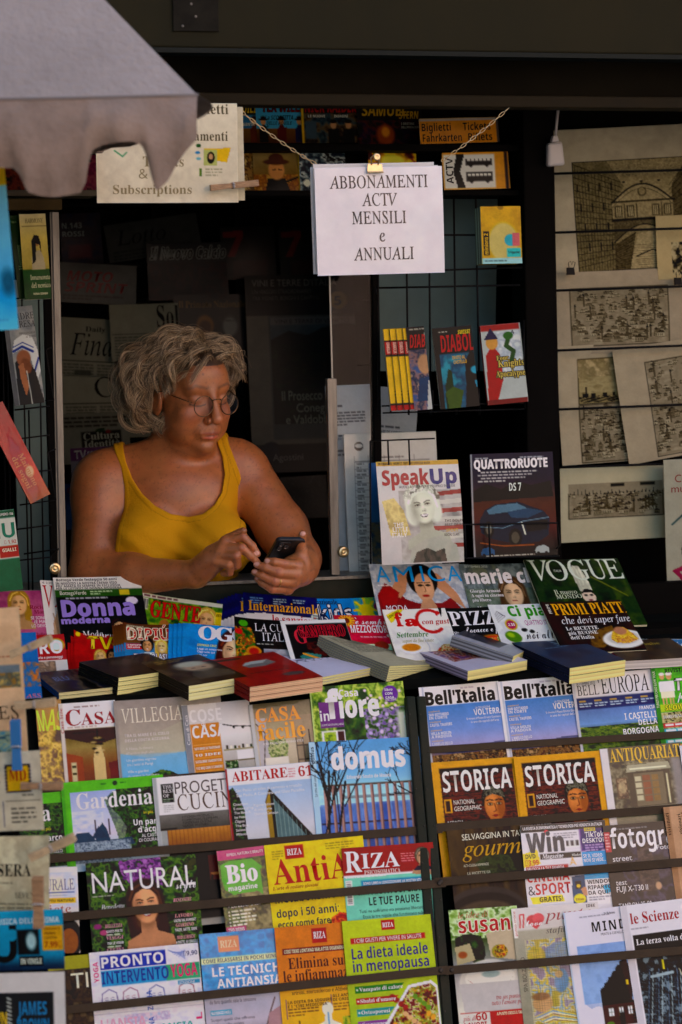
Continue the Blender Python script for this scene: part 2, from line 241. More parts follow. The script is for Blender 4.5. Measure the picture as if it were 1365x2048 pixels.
FONT_NUM['c'] = {
65:[48,20,21,33,21,35,25,36,27,40,45,84,47,84,66,39,68,36,71,35,71,33,47,33,47,35,52,36,53,38,50,48,33,48,30,37,33,35,36,35,36,33,3,34,51,49,51,41,68],
66:[49,20,24,33,24,35,28,36,30,40,30,74,29,80,24,81,24,83,46,83,61,80,65,75,65,69,60,62,54,60,64,56,68,51,68,48,66,40,59,35,51,33,7,42,61,49,62,52,65,53,73,52,78,47,81,43,80,8,46,36,51,37,55,42,55,51,51,57,42,58,42,39,43,36],
67:[51,28,50,32,39,34,34,38,29,43,25,53,26,68,32,77,41,83,52,84,66,81,68,84,70,84,70,67,68,67,61,78,53,82,47,81,44,79,39,71,38,51,41,41,44,38,48,36,56,36,63,39,69,45,71,43,62,35],
68:[55,19,24,33,24,35,29,36,30,40,30,76,29,79,27,81,24,81,24,83,46,83,61,80,67,77,70,72,73,65,73,58,71,44,67,39,62,36,47,33,12,46,36,53,37,57,41,60,48,61,58,60,65,57,75,51,80,44,80,42,76,42,40,43,36],
69:[49,32,24,33,24,35,29,37,30,42,30,76,29,80,24,81,24,83,66,83,66,68,64,68,62,75,58,79,50,80,43,79,42,60,48,61,51,64,54,71,55,71,55,46,54,46,52,52,50,56,42,57,43,37,49,36,58,38,63,41,67,49,69,49,66,33],
70:[44,29,24,33,24,35,28,36,30,40,30,74,29,79,24,81,24,83,65,83,65,68,63,68,61,75,57,79,51,80,43,80,42,60,49,62,52,65,53,71,55,71,55,46,53,46,52,53,49,56,42,58,42,38,44,36,50,35,50,33],
71:[56,37,51,32,40,34,31,41,26,51,25,63,27,70,32,77,39,82,48,84,56,83,65,81,68,84,70,84,70,67,68,67,65,73,60,78,51,82,47,81,41,76,39,71,38,58,39,48,42,40,48,35,57,35,60,39,60,49,58,52,52,53,52,55,77,55,77,53,73,52,72,51,71,36,61,33],
73:[29,17,23,33,23,35,29,37,30,41,30,78,28,80,23,81,23,83,49,83,49,81,47,81,43,80,42,77,42,41,43,37,49,35,49,33],
74:[36,23,34,26,27,28,22,32,22,36,23,39,26,41,29,41,32,38,30,31,33,29,36,29,38,33,38,74,37,79,31,81,31,83,57,83,57,81,52,80,50,77,50,43,48,33,43,28],
75:[56,35,24,33,24,35,29,37,30,42,30,77,28,80,24,81,24,83,49,83,49,81,44,80,42,78,42,59,60,78,60,80,54,81,54,83,75,83,75,81,70,80,65,77,52,64,73,38,79,35,79,33,53,33,53,35,58,35,59,38,44,57,42,55,42,38,44,36,49,35,49,33],
76:[47,19,24,33,24,35,29,37,30,42,30,77,28,80,24,81,24,83,50,83,50,81,44,81,42,78,43,37,49,36,58,38,63,42,67,50,69,50,66,33],
77:[70,31,24,33,24,35,29,37,30,42,30,77,29,80,24,81,24,83,42,83,57,49,71,83,90,83,90,81,85,80,84,77,84,40,85,36,90,35,90,33,66,33,66,35,70,36,72,39,72,77,54,33,52,33,34,76,34,39,36,36,41,35,41,33],
78:[54,25,66,32,34,72,34,39,36,36,40,35,40,33,24,33,24,35,29,36,30,41,30,76,26,81,24,81,24,83,39,83,65,52,65,77,63,80,58,81,58,83,75,83,75,81,70,80,69,77,68,32],
79:[58,16,51,32,41,34,32,39,27,48,25,58,27,68,32,77,41,82,51,84,61,82,69,77,75,69,77,58,75,48,69,39,61,34,16,51,34,58,37,61,40,62,45,64,58,63,68,60,76,56,80,51,82,47,81,41,76,38,65,38,58,39,48,41,40,46,36],
80:[46,21,24,33,24,35,29,37,30,42,30,77,28,80,24,81,24,83,51,83,57,82,62,79,65,76,67,71,66,66,64,61,57,57,42,56,42,38,44,36,49,35,49,33,7,42,58,49,59,53,62,54,69,52,78,47,80,43,79],
81:[58,23,64,20,51,23,43,33,33,38,28,46,25,54,26,67,32,77,38,81,44,83,56,84,64,81,71,76,75,69,77,62,76,52,73,45,66,37,58,33,64,26,68,24,76,25,76,23,16,51,34,55,35,61,40,62,45,64,58,63,68,60,76,56,80,51,82,47,81,41,76,38,65,38,58,39,48,42,40,46,36],
82:[52,25,24,33,24,35,29,37,30,42,30,77,28,80,24,81,24,83,49,83,58,82,65,77,68,72,68,67,65,62,57,58,71,37,75,35,75,33,59,33,44,56,42,56,42,39,44,36,49,35,49,33,7,42,59,49,59,54,62,55,70,53,78,49,80,43,79],
83:[43,37,27,32,27,50,29,50,33,40,38,36,47,35,52,40,52,44,51,47,33,58,29,63,28,68,28,74,31,79,36,83,42,84,55,82,57,84,59,84,59,68,57,68,54,75,49,80,44,82,39,81,36,78,35,73,39,69,54,61,59,56,61,49,60,41,55,35,50,33,41,32,31,34,29,32],
84:[47,21,32,33,32,35,37,36,39,39,39,81,33,80,29,77,27,73,25,68,23,68,23,83,67,83,67,68,65,68,61,77,55,80,51,81,51,39,53,36,58,35,58,33],
85:[54,30,49,32,38,34,32,40,30,47,30,77,28,80,24,81,24,83,48,83,48,81,43,80,42,76,42,46,44,39,48,36,52,35,59,37,62,39,65,46,65,76,64,80,58,81,58,83,74,83,74,81,70,80,69,77,68,49,66,41,60,34],
86:[47,19,45,32,27,76,24,80,20,81,20,83,45,83,45,81,40,81,39,78,50,49,61,77,60,80,55,81,55,83,71,83,71,81,67,80,65,77,47,32],
87:[67,31,41,32,25,77,23,80,20,81,20,83,42,83,42,81,38,80,38,77,47,50,55,72,53,79,47,81,47,83,70,83,70,81,66,81,65,78,74,51,82,77,82,80,77,81,77,83,91,83,91,81,88,80,86,76,71,32,69,32,57,67,43,32],
90:[49,16,24,33,52,80,41,80,36,78,32,74,29,68,27,68,28,83,67,83,39,36,51,36,57,38,62,41,67,51,69,51,67,33],
97:[38,27,50,32,46,33,44,37,35,32,29,33,26,35,24,40,26,46,33,50,44,54,43,63,39,65,34,64,36,58,34,55,29,54,26,57,26,62,30,66,42,68,48,67,52,64,54,58,54,38,57,38,58,36,54,33,7,39,37,44,40,44,52,39,50,36,47,35,42,36,38],
98:[40,19,27,32,27,78,26,80,23,81,23,83,37,83,37,64,41,67,48,68,53,66,57,61,59,54,59,48,58,41,54,36,49,33,43,32,38,33,34,36,9,42,35,46,36,49,43,49,56,45,63,41,63,37,60,37,39,39,35],
99:[32,22,39,32,32,34,26,40,24,50,26,59,34,66,43,68,50,65,52,61,52,58,49,56,46,56,42,65,39,65,36,63,34,51,36,45,38,40,44,37,52,41,53,40,47,34],
100:[41,21,37,32,32,33,26,39,24,48,25,56,28,63,34,67,41,68,47,64,46,78,45,81,41,81,41,83,57,83,57,40,58,37,61,36,61,34,47,32,47,37,43,33,10,41,36,44,38,47,41,47,60,45,62,42,64,37,61,35,52,36,39,38,37],
101:[33,21,39,32,34,33,28,37,26,42,24,49,25,55,27,61,32,66,37,68,43,68,48,65,51,61,53,54,53,51,35,51,36,44,39,39,45,38,52,42,53,41,47,34,6,35,54,44,54,42,65,40,66,37,64,35,61],
102:[24,28,24,33,24,35,27,37,28,41,28,63,24,63,24,67,28,67,29,78,36,83,45,84,49,81,51,78,50,74,48,72,44,73,43,74,43,82,39,81,38,78,38,67,44,67,44,63,38,63,38,38,40,36,44,35,44,33],
103:[36,29,38,18,29,19,24,24,25,28,30,30,25,34,25,39,27,42,33,45,28,48,25,52,25,60,31,66,39,68,57,66,57,62,51,62,53,59,54,52,50,47,45,45,36,44,33,41,35,39,48,38,53,36,56,32,56,26,50,20,8,39,47,43,49,44,56,43,63,39,66,36,63,35,56,36,49,9,40,20,48,22,51,24,50,28,45,29,33,29,31,27,30,24,32,22],
104:[42,31,24,33,24,35,27,36,28,39,28,78,27,81,24,81,24,83,38,83,38,62,43,67,47,68,52,68,56,65,58,60,59,36,62,35,62,33,44,33,44,35,47,36,48,39,48,60,47,62,44,63,41,62,38,59,38,38,39,36,42,35,42,33],
105:[22,8,33,73,29,74,28,78,29,82,33,84,37,82,39,78,37,74,12,24,33,24,35,27,36,28,38,27,65,24,65,24,67,38,67,38,38,39,36,42,35,42,33],
107:[39,31,24,33,24,35,27,36,28,39,28,78,27,81,24,81,24,83,38,83,38,52,49,63,48,65,45,65,45,67,60,67,60,65,55,64,46,56,60,36,63,35,63,33,45,33,45,35,48,35,48,37,40,49,38,48,38,38,39,36,42,35,42,33],
108:[22,12,24,33,24,35,27,36,28,38,27,81,24,81,24,83,38,83,38,38,39,36,42,35,42,33],
109:[61,45,24,33,24,35,27,36,28,39,28,62,27,65,24,65,24,67,38,67,38,62,44,67,50,68,56,65,57,62,64,67,68,68,73,67,77,60,78,37,81,35,81,33,63,33,63,35,67,36,67,39,67,60,65,62,62,63,58,59,58,38,59,36,61,35,61,33,44,33,44,35,46,36,47,38,48,58,46,62,43,63,38,59,38,38,39,36,41,35,41,33],
110:[42,31,24,33,24,35,27,36,28,39,28,62,27,65,24,65,24,67,38,67,38,62,43,67,47,68,52,68,56,65,58,60,59,36,62,35,62,33,44,33,44,35,47,36,48,39,48,60,47,62,44,63,41,62,38,59,38,38,39,36,42,35,42,33],
111:[37,16,41,32,35,33,29,37,25,44,24,50,25,56,29,63,35,67,40,68,46,67,52,63,56,57,57,50,56,43,52,37,46,33,11,41,34,43,35,45,38,46,50,45,63,41,66,38,65,36,63,35,50,36,38,38,35],
112:[41,25,24,18,24,19,27,21,28,26,28,62,27,64,24,65,24,67,38,67,38,62,43,67,50,68,54,66,58,61,60,54,60,47,56,36,52,33,47,32,42,33,38,37,39,22,40,20,44,19,44,18,10,43,36,47,38,49,42,50,52,49,60,47,63,43,63,38,59,38,41,40,37],
113:[40,18,41,18,41,19,45,20,46,22,47,36,39,32,31,34,25,41,24,51,27,60,34,66,42,68,50,64,57,68,57,23,58,20,61,19,61,18,10,42,36,45,37,47,40,46,61,44,65,39,65,37,63,36,59,35,46,37,39],
114:[32,22,24,33,24,35,27,36,28,39,28,62,27,65,24,65,24,67,38,67,38,61,43,67,50,68,53,65,54,61,52,58,49,58,42,61,39,58,38,38,40,36,44,35,44,33],
115:[32,30,39,32,30,34,26,32,26,45,28,45,31,38,35,35,41,36,43,39,41,43,29,51,26,57,27,61,30,66,34,68,39,68,45,67,49,68,49,57,47,57,44,63,40,65,35,65,34,61,36,58,48,50,50,43,50,39,47,35,43,33],
116:[25,17,36,32,31,33,28,37,27,64,24,64,24,66,36,80,38,80,38,67,45,67,45,64,38,64,38,39,41,38,45,41,46,40,42,34],
117:[41,24,36,32,31,33,28,37,27,62,26,65,23,65,23,67,38,67,38,40,40,37,44,37,47,40,47,60,46,64,43,65,43,67,58,67,58,39,59,37,62,36,62,34,47,32,47,37,42,33],
118:[34,18,38,32,26,62,24,64,22,65,22,67,40,67,40,65,37,65,36,63,42,46,48,61,48,64,44,65,44,67,56,67,56,65,52,63,40,32],
119:[48,28,35,32,24,63,21,65,21,67,37,67,37,65,35,64,35,62,40,47,45,59,43,64,40,65,40,67,58,67,58,65,55,63,59,49,65,63,64,65,61,65,61,67,71,67,71,65,68,62,55,32,54,32,47,55,37,32],
121:[33,27,28,18,22,21,22,27,25,28,28,28,30,26,30,23,32,22,35,26,37,32,23,65,21,65,21,67,40,67,40,65,37,65,36,63,42,46,48,63,47,65,44,65,44,67,55,67,55,65,51,61,37,23,33,19],
122:[32,13,23,33,40,65,31,63,27,57,25,57,26,67,52,67,52,65,36,36,46,37,51,45,52,45,51,33],
48:[41,16,43,32,35,34,29,40,26,47,25,60,26,72,29,79,35,85,43,86,50,85,57,79,60,72,61,59,60,47,57,40,50,34,12,43,37,46,38,48,41,49,59,48,78,45,81,43,82,39,80,38,78,36,59,38,41,39,38],
49:[41,16,29,33,29,37,36,37,39,39,39,79,32,72,28,71,26,73,25,77,32,79,42,86,50,86,50,40,52,37,60,37,60,33],
53:[41,31,40,32,29,35,26,37,25,40,26,45,30,46,33,40,36,38,42,38,46,41,48,48,47,55,43,59,37,60,30,59,26,60,29,86,57,86,57,72,53,72,52,76,50,78,34,78,32,64,40,65,50,63,57,58,59,52,59,44,55,37,48,33],
54:[41,25,44,32,34,35,28,43,25,57,27,71,33,82,38,85,45,86,53,86,58,82,59,77,55,73,51,73,49,80,46,82,41,80,37,73,36,63,44,65,52,64,58,60,61,52,60,43,56,37,51,34,10,44,37,47,38,49,41,50,51,48,58,43,61,37,58,36,54,38,42,41,38],
55:[41,10,34,33,54,78,33,78,30,75,30,70,25,70,26,86,61,86,61,82,40,33],
33:[20,4,30,48,28,86,36,86,34,48,8,32,32,28,34,27,37,28,40,32,42,36,40,37,37,36,34],
38:[54,27,43,32,32,35,28,39,26,42,26,49,27,53,31,58,37,62,32,70,31,78,35,83,42,86,50,86,56,81,57,77,57,71,53,66,47,61,61,48,66,59,73,59,69,49,65,43,76,33,67,33,61,39,51,34,8,43,65,49,70,51,74,49,80,44,81,39,80,37,76,38,71,8,43,38,50,39,57,43,41,58,36,54,33,50,33,43,38,39],
39:[17,4,28,67,27,86,34,86,32,67],
}
FONT_NUM['i'] = {
65:[51,21,13,33,13,34,18,36,22,39,61,85,63,85,61,38,62,36,67,34,67,33,46,33,47,34,49,35,52,36,53,38,54,50,37,50,26,38,26,35,31,34,30,33,3,38,53,54,53,55,73],
66:[48,20,18,33,19,34,24,36,26,39,36,76,36,81,31,83,31,84,55,84,63,81,65,79,67,73,64,66,55,61,60,58,63,52,63,46,61,40,54,36,47,33,9,43,61,54,64,58,67,59,72,58,78,55,81,49,82,45,80,40,63,11,39,35,49,38,53,42,55,48,55,53,53,56,49,59,43,59,39,58,34,39,34,36],
67:[52,29,46,32,35,34,31,38,27,43,25,54,29,67,39,78,52,85,60,85,69,83,73,85,70,70,69,70,69,74,65,81,61,82,55,82,46,79,38,69,34,60,34,52,35,45,39,38,44,36,51,35,57,37,66,44,67,43,58,35],
68:[56,15,18,33,18,34,24,36,26,39,36,75,36,81,31,83,31,84,60,83,70,77,74,69,74,57,68,45,60,38,50,34,13,41,35,50,37,57,42,62,49,66,59,66,70,63,76,57,81,48,82,45,81,44,78,34,39,35,36],
69:[50,31,18,33,19,34,24,36,26,39,36,75,36,81,31,83,31,84,70,84,68,73,67,73,66,79,63,81,45,81,39,62,46,62,53,63,57,69,59,69,54,51,52,51,52,56,51,58,39,59,34,37,39,36,53,37,59,40,64,47,66,47,61,33],
70:[45,28,19,33,19,34,24,35,26,39,36,75,37,81,31,83,32,84,68,84,66,72,65,72,64,78,61,81,46,81,45,79,40,61,51,62,54,64,57,69,58,69,53,50,52,50,51,58,39,59,34,38,35,35,41,34,40,33],
71:[60,36,49,32,40,33,31,38,26,45,25,55,27,64,33,73,40,80,50,84,61,85,73,82,79,85,75,69,74,69,72,75,68,80,61,83,54,82,44,77,36,64,34,49,35,45,38,39,45,35,56,35,61,39,64,53,63,56,57,57,58,58,79,58,79,57,75,56,72,54,68,37,59,33],
72:[57,40,18,33,19,34,24,36,26,39,36,75,36,81,31,83,31,84,52,84,51,83,46,81,44,78,40,63,42,61,63,62,68,78,67,81,65,82,62,83,63,84,83,84,83,83,77,81,75,78,66,42,65,36,70,34,70,33,50,33,50,34,55,35,57,39,62,57,62,58,60,59,39,58,33,38,35,35,39,34,39,33],
73:[27,16,19,33,19,34,25,36,27,41,37,78,36,81,32,83,32,84,52,84,52,83,47,81,45,78,35,42,34,36,40,34,39,33],
76:[49,18,19,33,20,34,25,36,27,39,37,75,37,81,32,83,32,84,53,84,52,83,46,80,35,38,39,36,55,37,60,39,66,48,67,48,62,33],
77:[65,30,18,33,18,34,24,36,26,39,36,76,36,81,31,83,32,84,45,84,51,45,77,84,91,84,90,83,85,81,83,78,73,40,73,36,78,34,78,33,57,33,58,34,62,36,64,38,75,76,45,33,39,76,29,40,30,36,35,34,35,33],
78:[55,26,59,32,39,74,29,38,31,35,35,34,35,33,18,33,19,34,24,36,27,41,37,77,36,80,33,82,31,83,31,84,42,84,61,45,70,79,68,82,64,83,64,84,81,84,81,83,75,81,73,79,61,32],
79:[57,16,44,32,35,33,28,39,25,47,25,57,29,67,37,77,48,83,57,85,66,84,73,78,76,70,75,59,71,48,63,39,55,34,16,44,34,50,36,57,41,62,48,66,58,68,68,67,77,63,82,57,83,51,81,43,76,38,68,34,58,33,48,34,40,38,36],
80:[44,20,18,33,19,34,24,36,26,39,36,76,36,81,31,83,31,84,51,84,60,83,65,79,67,73,65,66,59,60,52,58,38,57,34,38,35,35,40,34,40,33,10,43,60,53,62,58,69,59,74,57,79,53,81,48,82,44,79,40,62,40,60],
82:[50,25,18,33,19,34,24,36,26,39,36,76,36,81,31,83,31,84,60,83,66,80,69,73,67,67,65,64,54,59,62,39,65,35,68,34,68,33,57,33,46,58,39,58,34,38,35,35,40,34,39,33,9,44,60,55,63,60,69,60,76,58,80,49,82,46,81,45,79,39,61],
83:[41,30,39,32,27,34,22,32,25,49,26,49,29,39,33,35,42,35,45,37,47,41,47,49,35,63,32,71,34,80,42,85,50,85,56,83,61,85,58,70,57,70,55,78,51,82,44,82,40,78,40,71,52,56,55,47,54,42,50,36,45,33],
84:[46,22,28,33,28,34,34,36,36,39,47,80,43,82,35,80,31,77,28,72,27,72,30,84,73,84,70,72,69,72,69,77,66,80,57,82,55,80,44,38,45,35,51,34,51,33],
85:[54,30,44,32,34,34,28,42,28,50,36,79,34,82,29,83,30,84,51,84,51,83,46,82,43,78,35,45,36,41,39,37,44,36,50,36,58,41,62,50,69,77,68,81,63,83,63,84,81,84,80,83,76,82,73,79,65,49,61,40,54,34],
86:[48,18,31,32,32,79,31,81,26,83,26,84,47,84,47,83,42,82,40,79,38,43,66,77,68,81,63,83,63,84,79,84,78,83,72,78,32,32],
89:[45,27,27,33,28,34,33,35,35,37,40,55,31,78,28,82,23,83,24,84,46,84,46,83,40,82,40,80,47,59,59,72,63,80,62,82,57,83,58,84,75,84,75,82,67,77,48,56,43,37,45,35,50,34,50,33],
97:[38,20,28,32,24,34,22,37,22,48,29,60,34,65,39,67,45,67,48,64,49,67,54,67,46,38,48,37,53,42,54,41,47,33,42,32,41,36,43,46,35,36,10,31,37,37,40,43,50,46,58,45,65,42,66,39,65,32,56,28,42,29,38],
99:[33,23,33,32,27,34,23,38,22,46,24,53,30,62,38,67,45,68,50,66,51,62,50,59,48,58,45,59,46,65,40,65,35,62,31,55,29,43,32,37,37,36,47,42,48,41,41,34],
100:[39,24,29,32,25,33,22,37,21,43,24,51,29,59,36,66,45,68,49,65,52,81,51,83,48,83,48,84,52,85,60,86,48,38,50,37,56,42,57,41,50,34,44,33,42,36,44,45,37,35,10,32,36,37,39,43,48,47,59,47,65,44,66,39,64,31,55,28,41,29,38],
101:[32,19,32,32,25,34,22,39,22,46,25,55,31,62,38,67,46,67,50,64,50,59,45,54,38,51,29,49,28,41,31,37,37,36,46,42,47,41,40,34,7,29,50,36,52,42,56,44,63,44,65,42,66,35,61],
102:[22,28,17,16,13,18,12,21,13,23,16,23,17,18,21,22,30,64,23,64,23,66,30,66,34,79,38,84,43,86,50,85,52,83,52,79,50,78,47,79,47,83,45,84,41,82,37,66,45,66,45,64,36,64,27,26,23,19],
103:[31,25,29,16,21,18,16,24,19,31,26,36,23,37,23,40,28,46,24,51,24,59,30,65,37,68,54,66,54,62,49,62,49,55,45,49,38,46,31,46,29,43,31,40,44,34,46,30,46,24,39,18,8,34,47,39,49,42,55,43,62,40,66,35,65,30,59,30,50,10,30,18,36,19,41,24,40,29,34,33,28,35,23,31,21,28,21,24,23,20],
104:[44,27,55,32,51,34,49,38,53,64,52,67,50,69,44,66,38,57,32,33,25,33,35,82,34,84,31,86,29,86,30,89,43,89,38,63,45,71,50,73,57,72,59,70,60,64,56,39,58,37,63,39,64,37,60,33],
105:[19,8,35,76,33,77,32,80,33,83,35,84,38,83,39,80,38,77,15,26,32,23,33,22,37,29,62,28,64,24,65,24,66,34,68,36,68,36,66,28,38,31,37,36,42,37,41,31,34],
108:[19,14,26,32,22,34,22,37,33,80,32,83,28,83,29,85,36,86,41,86,28,38,30,37,35,42,37,41,30,34],
109:[60,37,67,32,64,33,63,36,69,60,69,62,67,63,62,61,56,54,50,43,47,33,41,33,49,62,47,63,42,61,33,51,26,33,21,33,29,61,28,63,24,65,24,66,36,67,32,52,42,64,48,67,53,67,55,63,53,53,63,64,71,68,75,67,76,63,70,38,72,37,77,43,78,41,72,34],
110:[40,27,46,32,44,33,43,36,49,60,49,62,47,63,41,60,34,52,27,33,21,33,29,60,29,63,27,64,24,64,24,66,37,68,32,52,39,61,46,66,51,68,55,66,55,60,49,38,51,37,56,43,57,42,52,35],
111:[39,16,34,32,27,34,23,38,22,44,22,50,26,57,31,62,37,66,44,68,49,67,54,63,56,57,56,51,52,43,47,37,41,34,13,34,34,38,35,42,38,49,50,50,57,49,62,47,65,44,66,40,65,35,61,29,49,29,39,30,36],
112:[37,24,11,17,12,18,17,19,18,22,28,59,28,63,24,64,24,66,36,68,34,60,40,66,48,68,53,65,56,59,55,52,51,43,45,37,39,33,33,32,28,34,25,20,26,18,30,18,30,17,10,33,34,39,36,45,43,49,53,49,61,46,64,41,64,35,58,29,37,30,35],
114:[25,16,21,33,28,61,28,63,23,64,24,66,36,68,32,53,41,66,45,68,47,67,48,65,47,61,43,60,41,62,32,50,27,33],
115:[27,26,31,32,23,34,20,33,21,45,22,45,24,39,27,35,31,34,35,37,36,42,28,55,26,60,30,66,37,68,43,66,46,68,45,57,43,57,42,62,40,65,36,66,33,64,33,59,40,48,42,42,38,35],
116:[21,19,26,32,22,34,22,38,29,64,24,64,24,66,31,69,37,76,39,76,36,66,42,66,41,64,35,64,29,41,29,38,30,36,36,42,37,40,31,34],
117:[40,29,27,32,24,33,22,36,28,62,27,64,23,65,24,66,36,67,29,40,29,38,31,37,36,39,42,47,48,57,51,67,57,67,49,39,50,37,51,37,57,42,58,41,54,36,48,32,45,32,43,34,43,39,46,50,36,37,31,33],
118:[33,17,29,32,27,60,25,63,21,64,22,66,31,67,34,39,48,56,48,60,45,64,46,67,49,68,51,66,52,63,51,58,43,47,30,32],
121:[30,23,17,16,14,18,14,21,16,22,22,22,31,32,25,60,23,63,19,65,20,66,30,67,36,39,37,41,46,58,45,60,42,63,43,67,47,68,49,65,49,60,46,53,29,26,22,19],
122:[29,17,38,32,23,35,17,33,43,62,29,63,25,59,24,60,26,65,30,68,44,66,50,67,25,38,40,38,45,42,46,42,43,35,41,33],
}
FONT_NUM['p'] = {
97:[39,20,45,32,42,34,40,37,36,34,31,33,27,34,24,37,24,41,26,46,31,51,36,54,44,56,48,52,49,55,57,56,49,37,51,37,56,41,58,40,51,34,7,33,34,39,38,46,49,45,53,41,52,32,41,31,36],
99:[28,21,32,32,28,33,25,36,24,41,26,46,32,52,41,56,48,54,49,50,47,47,43,48,44,52,45,53,44,53,42,53,38,47,33,36,36,35,45,41,47,40,39,34],
101:[30,17,33,32,27,34,24,38,24,43,27,48,35,54,42,56,48,53,48,49,43,44,33,41,31,36,33,35,37,35,47,41,48,40,41,34,6,33,42,41,47,43,50,43,53,41,53,39,51],
102:[39,22,46,40,39,34,32,32,21,13,12,12,26,36,25,39,29,41,34,50,29,45,28,47,33,52,52,75,57,78,62,77,64,72,61,66,54,59,43,51,33,35,39,36,44,41,6,43,54,55,64,59,70,58,75,56,75,53,72],
105:[25,8,42,60,39,61,38,64,40,66,43,67,46,66,47,63,45,61,13,43,40,35,33,28,33,27,35,26,38,31,49,27,45,26,47,34,55,44,56,34,36,36,36,42,41],
108:[31,15,44,40,36,33,32,32,29,33,27,36,26,39,31,49,27,45,26,47,29,50,46,75,55,76,34,37,35,35,43,41],
109:[59,34,22,32,33,50,32,50,28,45,26,47,34,54,38,56,41,53,41,48,51,56,54,56,56,54,56,48,65,55,69,56,72,55,74,52,74,48,67,37,68,35,75,41,77,40,68,33,64,33,61,35,61,42,68,53,61,49,50,33,39,32,49,48,50,53,44,48,33,33],
110:[43,25,22,32,33,50,32,50,28,45,26,47,34,54,37,56,40,54,41,48,50,55,54,56,57,54,58,47,51,38,51,35,59,41,60,40,51,33,48,33,45,35,45,42,52,52,52,53,44,47,33,33],
111:[33,14,32,32,27,34,24,38,24,43,28,48,34,53,41,56,47,55,50,52,50,46,45,39,50,42,52,41,47,37,10,34,35,37,37,38,39,41,41,44,45,46,51,44,53,40,50,35,44,33,38],
112:[40,26,26,47,33,54,43,72,52,73,41,51,46,55,52,55,54,52,54,48,47,35,50,36,55,40,56,41,58,40,49,33,44,33,41,35,40,41,49,52,48,53,45,52,36,42,20,13,11,12,30,48,27,45],
114:[30,19,48,40,39,33,35,33,31,35,29,37,30,41,38,51,33,51,28,45,26,47,31,51,32,56,35,57,35,54,43,53,45,50,38,36,41,36,47,41],
115:[26,23,45,41,36,34,29,32,26,33,23,35,23,39,25,41,27,41,29,39,29,37,26,35,29,35,31,36,33,43,34,52,27,45,26,47,37,58,39,57,37,54,41,45,40,39,43,42],
116:[33,19,26,47,35,56,46,74,55,75,50,65,55,65,54,63,48,63,34,38,34,35,36,36,43,41,44,40,36,33,29,33,27,35,26,38,31,49,27,45],
118:[35,27,34,33,28,34,26,38,28,43,32,50,28,47,27,48,35,55,38,56,40,54,39,48,33,37,34,35,38,36,44,39,42,42,42,46,46,54,50,56,53,53,53,48,48,40,54,44,55,42,51,39,46,38,40,34,5,46,41,51,49,50,51,47,50,44,45],
121:[43,31,60,40,49,33,41,20,35,14,30,11,23,11,20,13,19,16,21,22,29,28,40,33,43,39,35,33,30,34,28,36,28,40,33,50,31,49,27,45,26,47,36,55,39,56,42,54,42,49,35,36,36,35,43,41,52,55,62,56,51,36,59,41,7,26,13,31,16,39,30,32,27,27,23,23,18,23,14],
}
FONT = {}
for k_, d_ in FONT_NUM.items():
 for o_, a_ in d_.items():
  i_, cs_ = 1, []
  while i_ < len(a_):
   q_ = a_[i_]; cs_.append(np.array(a_[i_+1:i_+1+2*q_], float).reshape(-1, 2)/110.-(.2, .3)); i_ += 1+2*q_
  FONT[(k_, chr(o_))] = (a_[0]/110., cs_)
GLY = {}
def _fill(cs):
 """a filled flat mesh of closed outlines (holes stay open)"""
 cu = bpy.data.curves.new('glyph', 'CURVE'); cu.dimensions = '2D'; cu.fill_mode = 'FRONT'
 for c in cs:
  sp = cu.splines.new('POLY'); sp.points.add(len(c)-1); sp.use_cyclic_u = True
  sp.points.foreach_set('co', np.concatenate([c, np.zeros((len(c), 1)), np.ones((len(c), 1))], 1).ravel())
 o = bpy.data.objects.new('glyph', cu); me = o.to_mesh()
 v = np.zeros(len(me.vertices)*3); me.vertices.foreach_get('co', v); me.calc_loop_triangles()
 t = np.zeros(len(me.loop_triangles)*3, np.int32); me.loop_triangles.foreach_get('vertices', t)
 o.to_mesh_clear(); bpy.data.objects.remove(o); bpy.data.curves.remove(cu)
 return v.reshape(-1, 3)[:, :2], t.reshape(-1, 3)
def _builtin(ch):
 cu = bpy.data.curves.new('glyph', 'FONT'); o = bpy.data.objects.new('glyph', cu)
 def get(t):
  cu.body = t; me = o.to_mesh(); v = np.zeros(len(me.vertices)*3); me.vertices.foreach_get('co', v); v = v.reshape(-1, 3)[:, :2]
  me.calc_loop_triangles(); q = np.zeros(len(me.loop_triangles)*3, np.int32); me.loop_triangles.foreach_get('vertices', q); o.to_mesh_clear(); return v, q.reshape(-1, 3)
 h = get('H')[0][:, 1].max(); cu.resolution_u = 4
 w0 = np.ptp(get('||')[0][:, 0]); adv = np.ptp(get('|'+ch+'|')[0][:, 0])-w0; v, q = get(ch)
 bpy.data.objects.remove(o); bpy.data.curves.remove(cu); k = .714/h
 return adv*k, v*k, q
USED = set()
def glyph(k, ch):
 if (k, ch) not in GLY:
  USED.add(k+ch)
  for kk in (k, 'b' if k in 'cp' else k):
   if (kk, ch) in FONT:
    adv, cs = FONT[(kk, ch)]; GLY[(k, ch)] = (adv, *_fill(cs)) if cs else (adv, np.zeros((0, 2)), np.zeros((0, 3), int)); break
  else: GLY[(k, ch)] = _builtin(ch)
 return GLY[(k, ch)]
ACC = {'à': ('a', '`'), 'è': ('e', '`'), 'ù': ('u', '`'), 'Ù': ('U', "'"), 'Ì': ('I', "'"), 'ì': ('i', '`'), 'È': ('E', "'"), 'ò': ('o', '`')}
CAPH = {'b': .480, 'c': .455, 'i': .465, 'p': .430, 's': .714}
